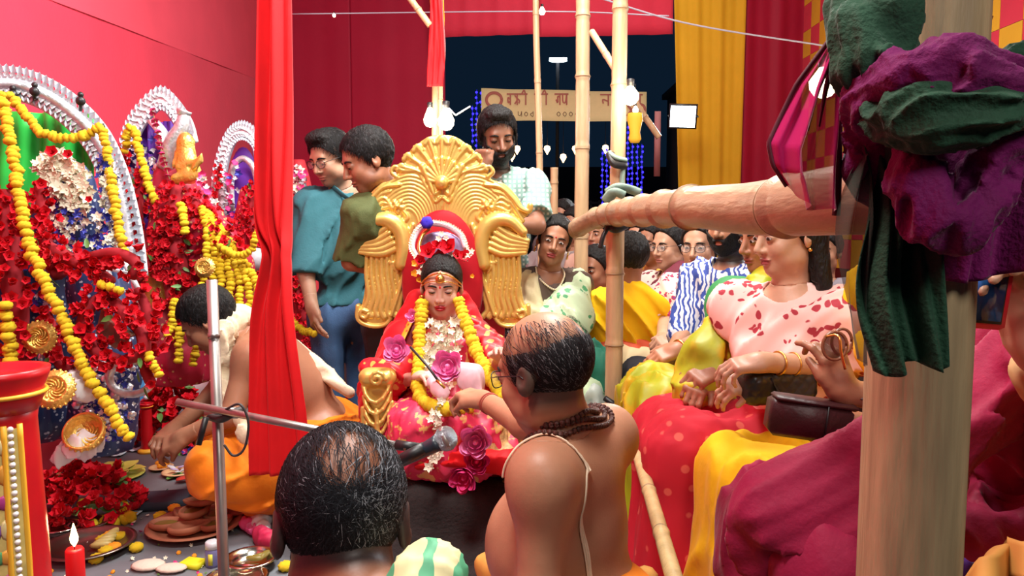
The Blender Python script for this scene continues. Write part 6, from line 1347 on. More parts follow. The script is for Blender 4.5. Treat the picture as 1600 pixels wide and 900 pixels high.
scatter(A_, lambda: inpoly([(60, 245), (95, 238), (130, 262), (146, 300), (140, 330), (105, 330), (80, 290), (52, 262)], 2.39), 190, ['jasmine'], .021)
scatter(A_, lambda: inpoly([(66, 290), (80, 290), (110, 330), (130, 400), (150, 420), (140, 430), (100, 400), (72, 320)], 2.40), 90, ['bluejas', 'jasmine'], .015, 'blue_flower'); scatter(A_, lambda: inpoly([(148, 240), (180, 260), (192, 400), (150, 410), (160, 320)], 2.44), 150, ['bluejas', 'jasmine', 'cutwork'], .016, 'blue_flower')
scatter(A_, lambda: inpoly([(90, 330), (150, 330), (180, 420), (150, 430), (110, 390)], 2.38), 110, ['cutwork', 'bluejas', 'jasmine'], .015, 'ornament')
scatter(A_, lambda: inpoly([(110, 560), (212, 560), (205, 680), (160, 690), (120, 640)], 2.24), 280, ['sequin', 'bluejas', 'cutwork'], .013, 'ornament'); scatter(A_, lambda: inpoly([(25, 380), (70, 400), (90, 560), (40, 600)], 2.38), 70, ['cutwork', 'bluejas', 'sequin'], .014, 'ornament')
for px, py, r_ in ((83, 238, .028), (108, 242, .022), (55, 300, .02), (140, 312, .016)): inst('flower', FL['hibiscus'], M4(rot_to((.2, -1, .2), 20), at(px, py, 2.36)-np.array(A_.location), r_), A_)
part('silver_ring', tube([at(205+34*math.cos(a), 590+26*math.sin(a), 2.2) for a in np.linspace(0, 6.28, 30)], .012, 8), SIL2, A_); part('white_rod', tube(A3((190, 400, 2.3), (215, 450, 2.28), (210, 480, 2.27)), .008, 8), SILW, A_)
part('white_shola_star', join(*[tube([at(170, 420, 2.27), at(170+38*math.cos(a), 420+34*math.sin(a), 2.25)], np.array([.006, .002]), 6) for a in np.linspace(.3, 6.5, 7)]), SILW, A_)
bp = mat('brown_kraft_paper', (.36, .22, .15), .85, var=.15)
part('paper_cone', (A3((160, 478, 2.2), (205, 520, 2.14), (180, 545, 2.2), (178, 510, 2.15), (150, 520, 2.2), (200, 538, 2.18)), [[0, 1, 3], [0, 3, 4], [3, 1, 5], [3, 5, 2], [4, 3, 2]]), bp, A_, smooth=False, thick=.003); part('paper_tube', tube(A3((172, 495, 2.15), (205, 525, 2.12)), .017, 8, flat=(1, .3)), bp, A_)
# garlands on idol A
hib_rope('hibiscus garland piled at the very left edge of the picture', A3((5, 300, 2.22), (12, 340, 2.2), (15, 420, 2.2), (28, 480, 2.2), (30, 585, 2.2)), [.045, .06, .07, .055, .045])
hib_rope('hibiscus garland falling from the idol\'s white crown on its left', A3((60, 290, 2.34), (68, 340, 2.33), (75, 400, 2.3), (95, 430, 2.28)), [.03, .04, .045, .05])
hib_rope('hibiscus garland lying across the first idol\'s chest', A3((75, 385, 2.25), (110, 405, 2.22), (150, 425, 2.2), (175, 440, 2.18)), [.035, .04, .04, .03])
hib_rope('hibiscus garland looping at the first idol\'s shoulder', A3((145, 400, 2.2), (180, 395, 2.18), (212, 410, 2.18), (205, 435, 2.18)), [.03, .035, .035, .03])
hib_rope('hibiscus ring round the brown paper cone, left half', A3((165, 460, 2.17), (140, 480, 2.16), (130, 515, 2.15), (150, 548, 2.14), (185, 562, 2.13)), [.035, .04, .04, .04, .035])
hib_rope('hibiscus ring round the brown paper cone, right half', A3((165, 460, 2.17), (195, 490, 2.15), (222, 520, 2.14), (222, 550, 2.13), (190, 565, 2.13)), [.035, .04, .04, .04, .03])
hib_rope('hibiscus garland on the first idol\'s right side, running down to the heap', A3((215, 452, 2.25), (232, 490, 2.22), (240, 530, 2.2), (225, 570, 2.18), (238, 600, 2.17)), [.025, .035, .035, .035, .03])
hib_rope('hibiscus garland low between the gold medallions', A3((75, 490, 2.3), (85, 520, 2.28), (90, 560, 2.25), (110, 580, 2.24)), [.025, .03, .04, .04])
MG = 'yellow marigold garlands on the idols'
garland('marigold_garland', 'longest marigold garland, running diagonally down the first idol', A3((2, 150, 2.28), (18, 230, 2.24), (45, 380, 2.16), (85, 470, 2.12), (130, 570, 2.08), (165, 630, 2.06), (200, 682, 2.06)), 'marigold', .0175, .0155, group=MG, tilt=10, n=90)
garland('marigold_garland', 'swag of marigolds under the silver arch of the first idol', A3((16, 150, 2.42), (40, 180, 2.42), (62, 205, 2.42), (95, 216, 2.43), (130, 212, 2.45), (156, 200, 2.46)), 'marigold', .017, .015, group=MG, tilt=10)
garland('marigold_garland', 'marigold garland hanging straight from the right end of the swag', A3((162, 205, 2.46), (170, 260, 2.44), (182, 330, 2.40), (194, 402, 2.36)), 'marigold', .016, .0145, group=MG, tilt=10)
garland('marigold_garland', 'short marigold strand at the left edge above the red column', A3((10, 480, 2.1), (14, 530, 2.1), (16, 580, 2.1)), 'marigold', .019, .016, group=MG, tilt=10)
garland('marigold_garland', 'short curl of marigolds below the white star of the first idol', A3((158, 446, 2.14), (172, 448, 2.13), (188, 455, 2.13)), 'marigold', .013, .012, group=MG)
garland('marigold_garland', 'short marigold strand at the right foot of the first idol', A3((232, 555, 2.12), (240, 570, 2.12), (247, 584, 2.12)), 'marigold', .014, .013, group=MG)
# -- idol B
B_ = thing('idol', 'second idol with a pointed silver crown, purple backing and golden figure', 'idol', at(275, 640, 3.3)*(1, 1, 0)+(0, 0, ST))
arch(B_, A3((232, 470, 3.3), (222, 400, 3.3), (205, 320, 3.3), (198, 250, 3.3), (212, 195, 3.3), (252, 155, 3.3), (285, 190, 3.3), (296, 225, 3.3)), .085, .05, 44, .030, c_in=at(255, 320, 3.3))
part('purple_backing', sheet([at(215, 190, 3.36), at(290, 190, 3.36), at(300, 420, 3.36), at(222, 420, 3.36)], .02, 3, 9), PURP, B_, thick=.003)
part('silver_horn', tube(spline(A3((262, 262, 3.18), (270, 225, 3.15), (283, 200, 3.14), (288, 178, 3.14)), 20), np.linspace(.045, .022, 20), 10), SIL2, B_); part('horn_mouth', tube(spline(A3((285, 182, 3.14), (288, 172, 3.14)), 4), np.array([.022, .026, .03, .032]), 10), SIL2, B_)
part('crown_fold', tube(spline(A3((240, 190, 3.2), (252, 205, 3.18), (262, 225, 3.18)), 12), .03, 10, flat=(1, .5)), SIL2, B_)
gd = U([elli(at(290, 222, 3.1), (.035, .03, .04)), (rcone(at(292, 240, 3.1), at(296, 270, 3.08), .035, .045), .02), (rcone(at(280, 262, 3.06), at(314, 250, 3.04), .016, .012), .01), (rcone(at(276, 280, 3.05), at(318, 275, 3.03), .022, .018), .015), (rcone(at(305, 262, 3.04), at(318, 240, 3.03), .012, .008), .01), (rcone(at(278, 240, 3.1), at(272, 260, 3.08), .014, .012), .01)], .02)
sdfpart('golden_figure', lambda P: gd(P)+.003*sn(P, 150, 4), at(255, 305, 2.98), at(335, 195, 3.2), .006, GLF, B_)
bf_ = U([rcone(at(275, 290, 3.25), at(260, 420, 3.2), .12, .15), (rcone(at(300, 330, 3.15), at(350, 420, 3.05), .10, .12), .05), (rcone(at(260, 420, 3.2), at(280, 560, 3.1), .14, .16), .05)], .05)
sdfpart('body', lambda P: bf_(P)+folds(P, (0, 0, 1), 60, .007, 5), at(200, 620, 2.8)-(.05, 0, 0), at(430, 240, 3.45)+(.05, 0, 0), .013, patmat('crimson_gold_robe', [(.42, .01, .04), (.6, .4, .15)], 40, thr=(.2, .25)), B_)
part('gold_panel', xf(ell((0, 0, 0), (.06, .03, .13), 14, 12), M4(np.eye(3), at(240, 440, 2.98))), GLF, B_)
scatter(B_, lambda: inpoly([(205, 215), (235, 215), (240, 330), (215, 420), (205, 320)], 3.2), 70, ['cutwork', 'spike', 'bluejas'], .022, 'ornament'); scatter(B_, lambda: inpoly([(235, 210), (262, 215), (268, 300), (240, 320)], 3.2), 40, ['bluejas', 'cutwork', 'sequin'], .020, 'ornament')
fmesh('pinkbloom', ringp(5, 25, L=1., W=1., cup=.2, n=3), PKD); scatter(B_, lambda: inpoly([(300, 270), (318, 262), (345, 330), (330, 345), (310, 300)], 3.0), 30, ['cutwork', 'pinkbloom', 'jasmine'], .018, 'ornament')
garland('rose_garland', 'deep pink petal garland hanging from the second idol\'s crown', A3((237, 168, 3.14), (245, 200, 3.12), (255, 245, 3.08), (265, 280, 3.05)), 'pinkbloom', .020, .026, group='rose garlands on the idols')
for lb, pts, w_ in (('hibiscus garland down the left edge of the second idol\'s arch', ((195, 230, 3.18), (192, 300, 3.16), (200, 360, 3.14)), [.02, .022, .022]), ('hibiscus garland inside the second idol\'s arch', ((222, 270, 3.1), (216, 340, 3.08), (228, 400, 3.05), (245, 440, 3.0)), [.035, .04, .04, .035]),
                    ('thick hibiscus pile below the golden figure', ((275, 290, 3.02), (272, 340, 3.0), (278, 400, 2.95), (290, 450, 2.92)), [.05, .09, .08, .05]), ('hibiscus garland spreading right of the golden figure', ((300, 310, 3.0), (322, 345, 2.96), (350, 372, 2.92), (372, 400, 2.9)), [.04, .06, .07, .05]), ('hibiscus garland in the middle of the second idol hanging lowest', ((250, 370, 2.98), (262, 430, 2.94), (270, 480, 2.9), (275, 510, 2.9)), [.04, .05, .045, .03]), ('hibiscus garland between first and second idols', ((215, 440, 2.9), (240, 400, 2.95), (262, 380, 2.95)), [.03, .035, .035])):
    hib_rope(lb, A3(*pts), w_, 'red hibiscus garlands on the idols', r=.020)
names = ('first', 'second', 'third', 'fourth', 'fifth', 'sixth', 'seventh', 'eighth')
for k in range(7):
    x1 = 318+k*12; garland('marigold_garland', names[k]+' strand from the left in the sheaf of marigold strands on the second idol', A3((316+k*3, 325+k*3, 2.93), (325+k*9, 375+k*5, 2.88), (x1+k*2, 430+k*3, 2.84), (x1+3*k-4, 476-k*2+(k % 3)*6, 2.82)), 'marigold', .0165, .016, group=MG, tilt=10)
garland('marigold_garland', 'marigold swag crossing the sheaf of strands on the second idol', A3((345, 385, 2.84), (365, 398, 2.82), (392, 392, 2.82), (402, 360, 2.84)), 'marigold', .0155, .015, group=MG)
garland('marigold_garland', 'marigold garland bent over the silver arch of the second idol', A3((195, 235, 3.1), (200, 205, 3.08), (208, 200, 3.08), (218, 235, 3.06), (232, 290, 3.04), (242, 315, 3.02)), 'marigold', .018, .017, group=MG)
for lb, pts in (('short marigold strand within the hibiscus pile of the second idol', ((283, 320, 2.9), (287, 345, 2.88), (290, 362, 2.88))), ('marigold strand hanging below the second idol, longest of three', ((275, 470, 2.86), (268, 500, 2.84), (263, 530, 2.82))), ('marigold strand hanging below the second idol, middle of three', ((281, 515, 2.85), (280, 540, 2.84), (278, 565, 2.83))), ('marigold strand hanging below the second idol, right of three', ((310, 530, 2.85), (306, 550, 2.84), (302, 568, 2.83))), ('marigold strand on the ground behind the kneeling priest\'s back', ((455, 500, 3.3), (470, 515, 3.25), (490, 522, 3.2)))):
    garland('marigold_garland', lb, A3(*pts), 'marigold', .017, .0155, group=MG, tilt=10)
# -- idol C and a small figure
C_ = thing('idol', 'third idol under an oval silver arch, half hidden by the hanging red cloth', 'idol', at(375, 600, 4.2)*(1, 1, 0)+(0, 0, ST))
arch(C_, A3((352, 440, 4.2), (344, 350, 4.2), (344, 270, 4.2), (358, 220, 4.2), (380, 205, 4.2), (402, 225, 4.2), (414, 280, 4.2)), .085, .05, 36, .032, c_in=at(380, 320, 4.2))
part('purple_backing', ell(at(382, 320, 4.28), (.10, .02, .33), 24, 14), PURP, C_); part('inner_arch', tube(spline(A3((362, 330, 4.15), (362, 270, 4.15), (378, 248, 4.15), (396, 262, 4.15), (404, 300, 4.15)), 30), .018, 8), SIL2, C_)
part("body", tube(spline(A3((395, 300, 4.1), (395, 380, 4.0), (400, 520, 3.95)), 20), np.linspace(.07, .16, 20), 12), patmat('crimson_gold_robe', [(.42, .01, .04), (.6, .4, .15)], 40), C_)
scatter(C_, lambda: inpoly([(352, 260), (372, 250), (380, 330), (365, 420), (352, 400)], 4.08), 60, ['cutwork', 'pinkbloom', 'bluejas'], .022, 'ornament')
hib_rope('hibiscus garland on the right of the third idol', A3((400, 290, 3.9), (392, 330, 3.88), (398, 380, 3.86), (402, 430, 3.84)), [.05, .07, .08, .06], r=.022); hib_rope('hibiscus garland down the left of the third idol', A3((342, 260, 4.1), (338, 330, 4.08), (345, 400, 4.05)), [.015, .02, .02], r=.02); hib_rope('hibiscus garland low on the third idol', A3((370, 380, 4.0), (378, 420, 3.98), (385, 450, 3.96)), [.03, .04, .04], r=.02)
solo('white_pot', 'rounded white pot on the ledge behind the hanging red cloth', 'pot', ell(at(402, 405, 3.6), (.05, .05, .055), 16, 12), SILW)
D_ = thing('idol', 'small far idol with silver and pink ornaments beside the teal shirt man', 'idol', at(470, 560, 4.6)*(1, 1, 0)+(0, 0, ST))
part('body', tube(spline(A3((466, 250, 4.6), (468, 300, 4.6), (470, 420, 4.6), (480, 560, 4.6)), 20), np.linspace(.04, .16, 20), 10), mat('crimson_robe', (.4, .01, .02), .7), D_)
scatter(D_, lambda: inpoly([(455, 262), (468, 258), (478, 275), (474, 305), (458, 310)], 4.5), 40, ['cutwork', 'pinkbloom', 'jasmine'], .03, 'ornament')
hib_rope('hibiscus garland on the small far idol beside the teal shirt man', A3((458, 310, 4.45), (458, 380, 4.42), (470, 470, 4.4), (500, 540, 4.3)), [.04, .06, .07, .10], r=.024)
# pedestal boxes behind the offerings
bx_ = thing('idol_stand', 'idol stand covered in blue cloth and black cloth behind the medallions', 'stand', at(120, 690, 2.3)*(1, 1, 0)+(0, 0, ST))
def onz(px, py, z): return on(px, py, z)
c = on(150, 690, ST); part('blue_cover', box(c+(-.12, .30, .18), (.50, .35, .36), bev=.02), mat('sky_blue_cloth', (.06, .24, .50), .7, var=.15, bump=.3, bs=12), bx_)
part('black_cover', box(c+(-.33, .10, .15), (.40, .30, .30), bev=.02), mat('black_cloth', (.008, .008, .012), .85), bx_); part('white_cover', box(c+(.34, .42, .13), (.62, .35, .26), bev=.03), mat('white_cloth', (.72, .70, .70), .8, var=.08, bump=.3, bs=14), bx_)
part('dark_cover', box(c+(.30, .85, .18), (.7, .4, .36), bev=.02), MATS['black_cloth'], bx_)
# medallions
def medallion(label, px, py, Y, r, z, cup=False):
    c = at(px, py, Y); t = thing('gold_medallion', label, 'ornament', c-(0, 0, r)); R = frame(z)
    pf = [(.001, .006), (r*.55, .006), (r*.62, .012), (r*.75, .012), (r*.8, .005), (r, .004), (r, -.004), (.001, -.006)] if not cup else [(.001, -.022), (r*.7, -.022), (r*.85, -.01), (r*.88, .012), (r*1., .014), (r*.98, -.01), (r*.8, -.035), (.001, -.036)]
    part('disc', xf(lathe(pf, 40, cap=False), M4(R, c)), GLF, t)
    for i in range(22): a = i/22*6.283; part('rim_bead', xf(ell((r*1.0*math.cos(a), r*1.0*math.sin(a), 0), r*.10, 6, 4), M4(R, c)), GLF, t)
    for i in range(9): a = i/9*6.283; part('relief_curl', xf(tube([(r*(.15+.4*u)*math.cos(a+u*1.5), r*(.15+.4*u)*math.sin(a+u*1.5), .008 if not cup else -.02) for u in np.linspace(0, 1, 7)], r*.05, 5), M4(R, c)), GLF, t)
    return t
medallion('gold medallion low on the first idol among red flowers', 62, 527, 2.18, .048, (.1, -1, .1)); medallion('gold medallion resting on the blue cloth, upper of the two', 85, 608, 2.0, .052, (.2, -1, .35)); medallion('shallow gold dish tilted on the black cloth, lower of the two', 132, 675, 2.1, .056, (.1, -1, .7), True)
medallion('gold medallion just above the top of the steel pole', 320, 418, 2.7, .036, (0, -1, .2))
# heap of flowers and red stand
hp = on(122, 812, ST); HG = 'heaps of red hibiscus on the stage'
heap('flower_heap', 'large heap of red hibiscus beside the red column', 'flowers', hp+(.0, .05, 0), (.20, .20), .22, 290, .034, group=HG)
heap('flower_heap', 'heap of red hibiscus behind the small red stand', 'flowers', on(272, 692, ST), (.17, .16), .38, 290, .038, group=HG); heap('flower_heap', 'scattered red and violet blooms by the kneeling priest\'s hands', 'flowers', on(300, 700, ST), (.17, .12), .05, 120, .022, ('hibiscus', 'bluejas', 'leaf', 'pinkbloom'), (.5, .2, .15, .15), HG)
heap('flower_heap', 'red hibiscus strewn behind the priest at the teal shirt man\'s feet', 'flowers', on(510, 640, ST), (.16, .5), .10, 180, .026, group=HG)
garland('marigold_heap', 'coil of yellow marigolds in front of the large hibiscus heap', [on(130, 800, ST)+(0, 0, .03), on(160, 808, ST)+(0, 0, .035), on(185, 805, ST)+(0, 0, .04), on(195, 818, ST)+(0, 0, .02), on(150, 822, ST)+(0, 0, .02)], 'marigold', .022, .022, tilt=40, jitter=.4)
fmesh('mari_s', marigold_vf(), MY)
for px, py, o_, lb in ((172, 843, 1, 'marigold head left of the paper packets, highest one'), (160, 850, 0, 'marigold head touching the brass plate'), (178, 862, 1, 'orange marigold head nearest the plate rim'), (165, 868, 0, 'yellow marigold head at the plate rim, lowest one'), (188, 845, 0, 'yellow marigold head farthest from the plate'), (150, 880, 0, 'greenish marigold head below the plate'), (272, 760+40, 1, 'small orange marigold by the clay lamps'), (250, 812, 0, 'tiny yellow marigold by the black box'), (446, 892, 0, 'tiny marigold by the foreground head'), (213, 862, 0, 'yellow marigold left of the white packet')):
    c = on(px, py, ST); o = inst('marigold_bloom', FL['marigold_o' if o_ else 'mari_s'], M4(np.eye(3), c+(0, 0, .016), .024)); tag(o, lb, 'flower', 'loose marigold heads on the stage')
def stand(label, c, r, h, nm='ornamental_stand', face=True):
    t = thing(nm, label, 'stand', c); rm = mat('lacquer_red', (.52, .006, .012), .35, var=.08); yl = mat('gold_yellow_band', (.85, .45, .03), .5)
    part('column', xf(lathe([(r, 0), (r*1.0, h*.05), (r*.92, h*.5), (r*.80, h*.86), (r*.85, h*.9)], 32), M4(np.eye(3), c)), rm, t)
    part('capital', xf(lathe([(r*.85, h*.885), (r*1.02, h*.93), (r*.98, h*.945), (r*1.12, h*.98), (r*1.15, h*1.), (r*.9, h*1.), (r*.8, h*.985)], 32), M4(np.eye(3), c)), rm, t)
    part('gold_band', tube([c+(r*1.03*math.cos(a), r*1.03*math.sin(a), h*.935) for a in np.linspace(0, 6.283, 32, endpoint=False)], r*.06, 6, closed=True), yl, t)
    if not face: return t
    return t, rm, yl
big = on(10, 590, .84); c = np.array((at(4, 700, 1.55)[0], 1.55, ST)); hh = at(5, 583, 1.5)[2]-ST
t, rm, yl = stand('tall red lacquered column with gold band and white beaded trim at the left edge', c, .083, hh)
def oncol(a, z, off=0): rr = .083*np.interp(z/hh, [0, .5, .86], [1, .92, .80])+off; return c+np.array((rr*math.sin(a), -rr*math.cos(a), z))
for a_ in (.1, 1.08, .66): part('side_band', tube([oncol(a_*(1 if a_ != .10 else 1), z, .003) for z in np.linspace(.02, hh*.86, 24)], .006, 6), yl, t)
pb = fmesh('pearl', ell((0, 0, 0), 1, 8, 6), mat('white_pearl', (.85, .82, .82), .3)); 
for i in range(44): inst('pearl', pb, M4(np.eye(3), oncol(.87, .03+i*(hh*.83)/44)-np.array(t.location)+(0, -.004, 0), .0062), t)
PAN = ['#']; pcols = [(.45, .05, .25), (.10, .35, .14), (.75, .35, .05), (.25, .12, .45), (.7, .62, .3), (.55, .03, .06)]
for i in range(11):
    for j in range(3):
        a = .18+j*.20; z = .06+i*(hh*.80)/11; m = mat('painted_motif%d' % ((i*2+j) % 6), pcols[(i*2+j) % 6], .5); R = frame(np.array((math.sin(a), -math.cos(a), 0)), (0, 0, 1))
        part('painted_motif', xf(ell((0, 0, 0), (.022 if i % 2 else .016, .009 if i % 2 else .013, .003), 10, 4), M4(R, oncol(a, z, .0035))), m, t)
part('panel', (np.array([oncol(a, z, .003) for z in np.linspace(.03, hh*.85, 20) for a in np.linspace(.1, 1.08, 10)]), [[j*10+i, j*10+i+1, j*10+i+11, j*10+i+10] for j in range(19) for i in range(9)]), mat('cream_yellow_panel', (.62, .50, .16), .6, var=.3, vs=30), t)
c2_ = on(231, 706, ST); t2, _, _ = stand('small red and gold stand next to the praying hands', c2_, .030, at(231, 630, c2_[1])[2]-ST); part('foot', xf(lathe([(.045, 0), (.045, .012), (.03, .02)], 24), M4(np.eye(3), c2_)), yl, t2); part('white_lump', ell(c2_+(0, 0, at(231, 624, c2_[1])[2]-ST+.008), (.012, .012, .012), 8, 6), SILW, t2)
# candle
c = np.array((*at(117, 870, 1.75)[:2], 0)); zt_ = at(117, 856, 1.75)[2]; cd = thing('candle', 'lit red candle in front of the brass plate', 'candle', c+(0, 0, ST))
part('wax', xf(lathe([(.021, 0), (.021, zt_-ST-.006), (.017, zt_-ST), (.003, zt_-ST-.004)], 20), M4(np.eye(3), c+(0, 0, ST))), mat('red_wax', (.55, .008, .01), .4, sss=.2), cd); part('wick', tube([c+(0, 0, zt_-.004), c+(0, 0, zt_+.01)], .0012, 5), BLK, cd)
part('flame', xf(lathe([(.001, 0), (.008, .012), (.0095, .022), (.005, .042), (.001, .058)], 12), M4(np.eye(3), c+(0, 0, zt_+.003))), mat('candle_flame', (1, .62, .25), .5, emis=16), cd); point('candle_light', c+(0, -.0, zt_+.07), .5, (1, .6, .3), .02)
# plates, bowls and clay lamps
STL = mat('stainless_steel', (.62, .58, .50), .18, 1.); BRS = mat('brass_metal', (.60, .38, .12), .28, .9); CLY = mat('terracotta_clay', (.42, .16, .085), .7, var=.2, vs=18); OLVE = mat('oil_leaf', (.22, .17, .03), .4)
def dish(name, label, c, r, h, m, cat='plate', lip=.01, contents=None, tilt=None):
    t = thing(name, label, cat, c); R = np.eye(3) if tilt is None else tilt
    part('dish', xf(lathe([(.001, .002), (r*.6, .002), (r*.85, h*.55), (r*.97, h), (r+lip, h), (r+lip, h+.003), (r*.96, h+.004), (r*.82, h*.6), (r*.58, .006), (.001, .006)], 40, cap=False), M4(R, c+(0, 0, .001))), m, t); return t
t = dish('steel_plate', 'wide dark steel plate holding leaves beside the candle', on(140, 862, ST), .135, .03, mat('dark_steel', (.22, .18, .15), .3, .9))
for i in range(5): part('leaf_roll', ell(on(158+i*5, 862-i*5, ST)+(0, 0, .025), (.035, .014, .012), 10, 6, rot('Z', 20+i*16)), mat('pale_olive_fruit', (.55, .45, .15), .45), t)
t = dish('steel_bowl', 'shiny steel bowl behind the candle', on(95, 838, ST)+(0, 0, .0), .055, .035, STL, 'bowl'); t = dish('steel_bowl', 'shiny steel bowl behind the dark plate, right of the first', on(137, 830, ST), .06, .03, STL, 'bowl')
t = dish('steel_dish', 'round steel dish with olive leaves under the microphone pole', on(393, 888, ST), .075, .035, STL, 'dish')
for i in range(3): part('leaf', ell(on(398+i*8, 886-i*3, ST)+(0, 0, .03), (.03, .012, .01), 10, 6, rot('Z', 40*i)), OLVE, t)
dish('steel_dish', 'steel dish cut by the bottom edge, left of the pole', on(370, 918, ST), .085, .03, STL, 'dish')
t = dish('clay_tray', 'large round terracotta tray stacked with clay lamps', on(305, 828, ST), .155, .025, CLY, 'tray')
def diya(label, c, r, rz, fill=True):
    t = thing('clay_lamp', label, 'clay lamp', c, 'terracotta oil lamps on the tray')
    def f(P):
        q = (P-c.astype(np.float32))@rot('Z', rz).astype(np.float32); d = smin(elli((0, 0, r*.3), (r, r*.72, r*.42))(q), elli((r*.8, 0, r*.42), (r*.45, r*.3, r*.22))(q), .02)
        d = np.maximum(d, q[:, 2]-r*.45); return smax(d, -smin(elli((0, 0, r*.52), (r*.85, r*.58, r*.34))(q), elli((r*.85, 0, r*.55), (r*.35, r*.18, r*.18))(q), .01), .003)
    sdfpart('bowl', f, c-1.3*r, c+1.5*r, .0035, CLY, t)
    if fill: part('oil_leaf', ell(c+(0, 0, r*.30), (r*.7, r*.45, r*.08), 12, 6, rot('Z', rz)), OLVE, t)
tc_ = on(305, 828, ST)
for i, (dx, dy, dz, r, rz, lb) in enumerate(((-.09, -.03, .02, .06, 10, 'clay lamp at the left of the tray'), (0, -.065, .02, .065, 30, 'clay lamp at the front of the tray, pointing right'), (.085, -.03, .02, .058, 60, 'clay lamp at the right of the tray, by the steel pole'), (-.05, .06, .02, .06, 150, 'clay lamp at the back left of the tray'), (.05, .06, .02, .062, 100, 'clay lamp at the back right of the tray, filled with leaves'), (0.0, .0, .055, .065, 75, 'topmost clay lamp of the stack, filled with leaves'), (.02, .03, .085, .055, 200, 'small clay lamp crowning the stack'))):
    diya(lb, tc_+(dx, dy, dz), r, rz, i != 1)
dish('clay_tray', 'second terracotta tray behind the steel pole', on(372, 800, ST), .11, .03, CLY, 'tray')
# small plates by the hands
t = dish('clay_plate', 'small clay plate of violet and white petals near the priest\'s hand', on(280, 742, ST), .062, .015, mat('pale_clay', (.62, .38, .20), .7), 'plate')
for i in range(6): part('petal', ell(on(268+i*5, 738+(i % 3)*4, ST)+(0, 0, .025), (.022, .014, .005), 8, 4, rot('Z', 50*i)@rot('Y', 20)), mat('lilac_petal', (.5, .38, .62), .6) if i % 2 else SILW, t)
t = dish('clay_plate', 'small clay plate of orange marigold petals', on(252, 734, ST), .042, .012, MATS['pale_clay'], 'plate')
for i in range(5): part('petals', xf(marigold_vf(), M4(np.eye(3), on(248+i*3, 730+(i % 2)*5, ST)+(0, 0, .02), .016)), MO, t)
t = dish('leaf_plate', 'yellow-green leaf plate with a small clay cup', on(180, 745, ST), .11, .01, mat('yellow_green_leaf', (.58, .56, .10), .6, var=.15), 'plate')
c = on(180, 745, ST)
for i in range(6): part('leaf', xf(petal(.13, .09, .15, 4, .1), M4(rot('Z', i*60+10), c+(0, 0, .018))), MATS['yellow_green_leaf'], t)
part('clay_cup', xf(lathe([(.008, .0), (.016, .01), (.018, .03), (.014, .028), (.006, .006)], 14), M4(np.eye(3), c+(.02, -.03, .02))), CLY, t); part('folded_leaf', ell(c+(0, .03, .05), (.025, .02, .015), 10, 6), MATS['yellow_green_leaf'], t)
for px, py, k, lb in ((262, 752, 'leaf', 'green leaf left of the red leaf by the black box'), (296, 748, 'leaf', 'green leaf at the priest\'s knee')):
    o = inst('betel_leaf', FL['leaf'], M4(rot('Z', px*3), on(px, py, ST)+(0, 0, .008), .05)); tag(o, lb, 'leaf')
solo('red_leaf', 'flat red leaf above the black box', 'leaf', xf(petal(.07, .05, .1), M4(rot('Z', 20), on(275, 755, ST)+(0, 0, .01))), mat('red_leaf_skin', (.6, .06, .04), .5), thick=.002)
solo('black_box', 'flat dark slate-blue box lying on the stage among the offerings', 'box', box(on(252, 792, ST)+(0, .02, .02), (.19, .14, .035), rot('Z', 12), bev=.004), mat('slate_card', (.035, .05, .075), .7))
for px, py, s_, lb in ((188, 717, .09, 'pale blue sheet of paper by the leaf plate'), (110, 722, .10, 'pale sheet of paper below the gold dish'), (205, 806, .10, 'pale sheet of paper in front of the black box'), (222, 712, .05, 'small paper scrap beside the small red stand'), (340, 785, .05, 'small paper scrap beside the kneeling priest\'s knee')):
    solo('paper_sheet', lb, 'paper', sheetfn([on(px-20, py-8, ST)+(0, 0, .006), on(px-20, py-8, ST)+(s_, .02, .01), on(px-20, py-8, ST)+(s_*1.1, -s_*.7, .006), on(px-20, py-8, ST)+(-.01, -s_*.6, .005)], lambda u, v: np.array((0, 0, .006*math.sin(5*u+3*v)**2)), 10, 8), mat('pale_blue_paper', (.55, .62, .70), .8), thick=.0008)
blob('plastic_bag', 'crumpled translucent white plastic bag beside the upper medallion', 'bag', [[(at(115, 600, 2.1), .035), (at(140, 612, 2.1), .025)]], mat('white_plastic', (.78, .80, .84), .35, alpha=.85), (90, .012), .005, seed=3)
blob('plastic_bag', 'crumpled translucent white plastic bag below the gold dish', 'bag', [[(at(100, 712, 2.12), .03), (at(130, 695, 2.12), .035), (at(150, 690, 2.14), .02)]], MATS['white_plastic'], (90, .012), .005, seed=4)
solo('paper_packet', 'cream paper packet at the bottom left, left of the pair', 'packet', ell(on(232, 888, ST)+(0, 0, .012), (.055, .04, .012), 12, 6), mat('cream_packet', (.72, .58, .48), .8, bump=.3)); solo('paper_packet', 'cream paper packet at the bottom left, right of the pair', 'packet', ell(on(268, 893, ST)+(0, 0, .012), (.05, .032, .010), 12, 6), MATS['cream_packet'])
solo('yellow_packet', 'bright yellow paper packet right of the cream packets', 'packet', box(on(302, 885, ST)+(0, 0, .01), (.07, .05, .02), rot('Z', -15), bev=.003), mat('bright_yellow_paper', (.85, .80, .02), .6))
c = on(333, 884, ST); t = thing('small_bottle', 'small bottle with a white cap and yellow-green label beside the pole', 'bottle', c); part('bottle_body', xf(lathe([(.022, 0), (.024, .01), (.024, .05), (.018, .062)], 20), M4(np.eye(3), c)), mat('violet_glass', (.20, .20, .42), .2, alpha=.8), t); part('cap', xf(lathe([(.022, .06), (.022, .08), (.018, .083)], 20), M4(np.eye(3), c)), SILW, t); part('label', box(c+(.002, -.0245, .03), (.014, .002, .036)), mat('lime_label', (.75, .75, .08), .6), t)
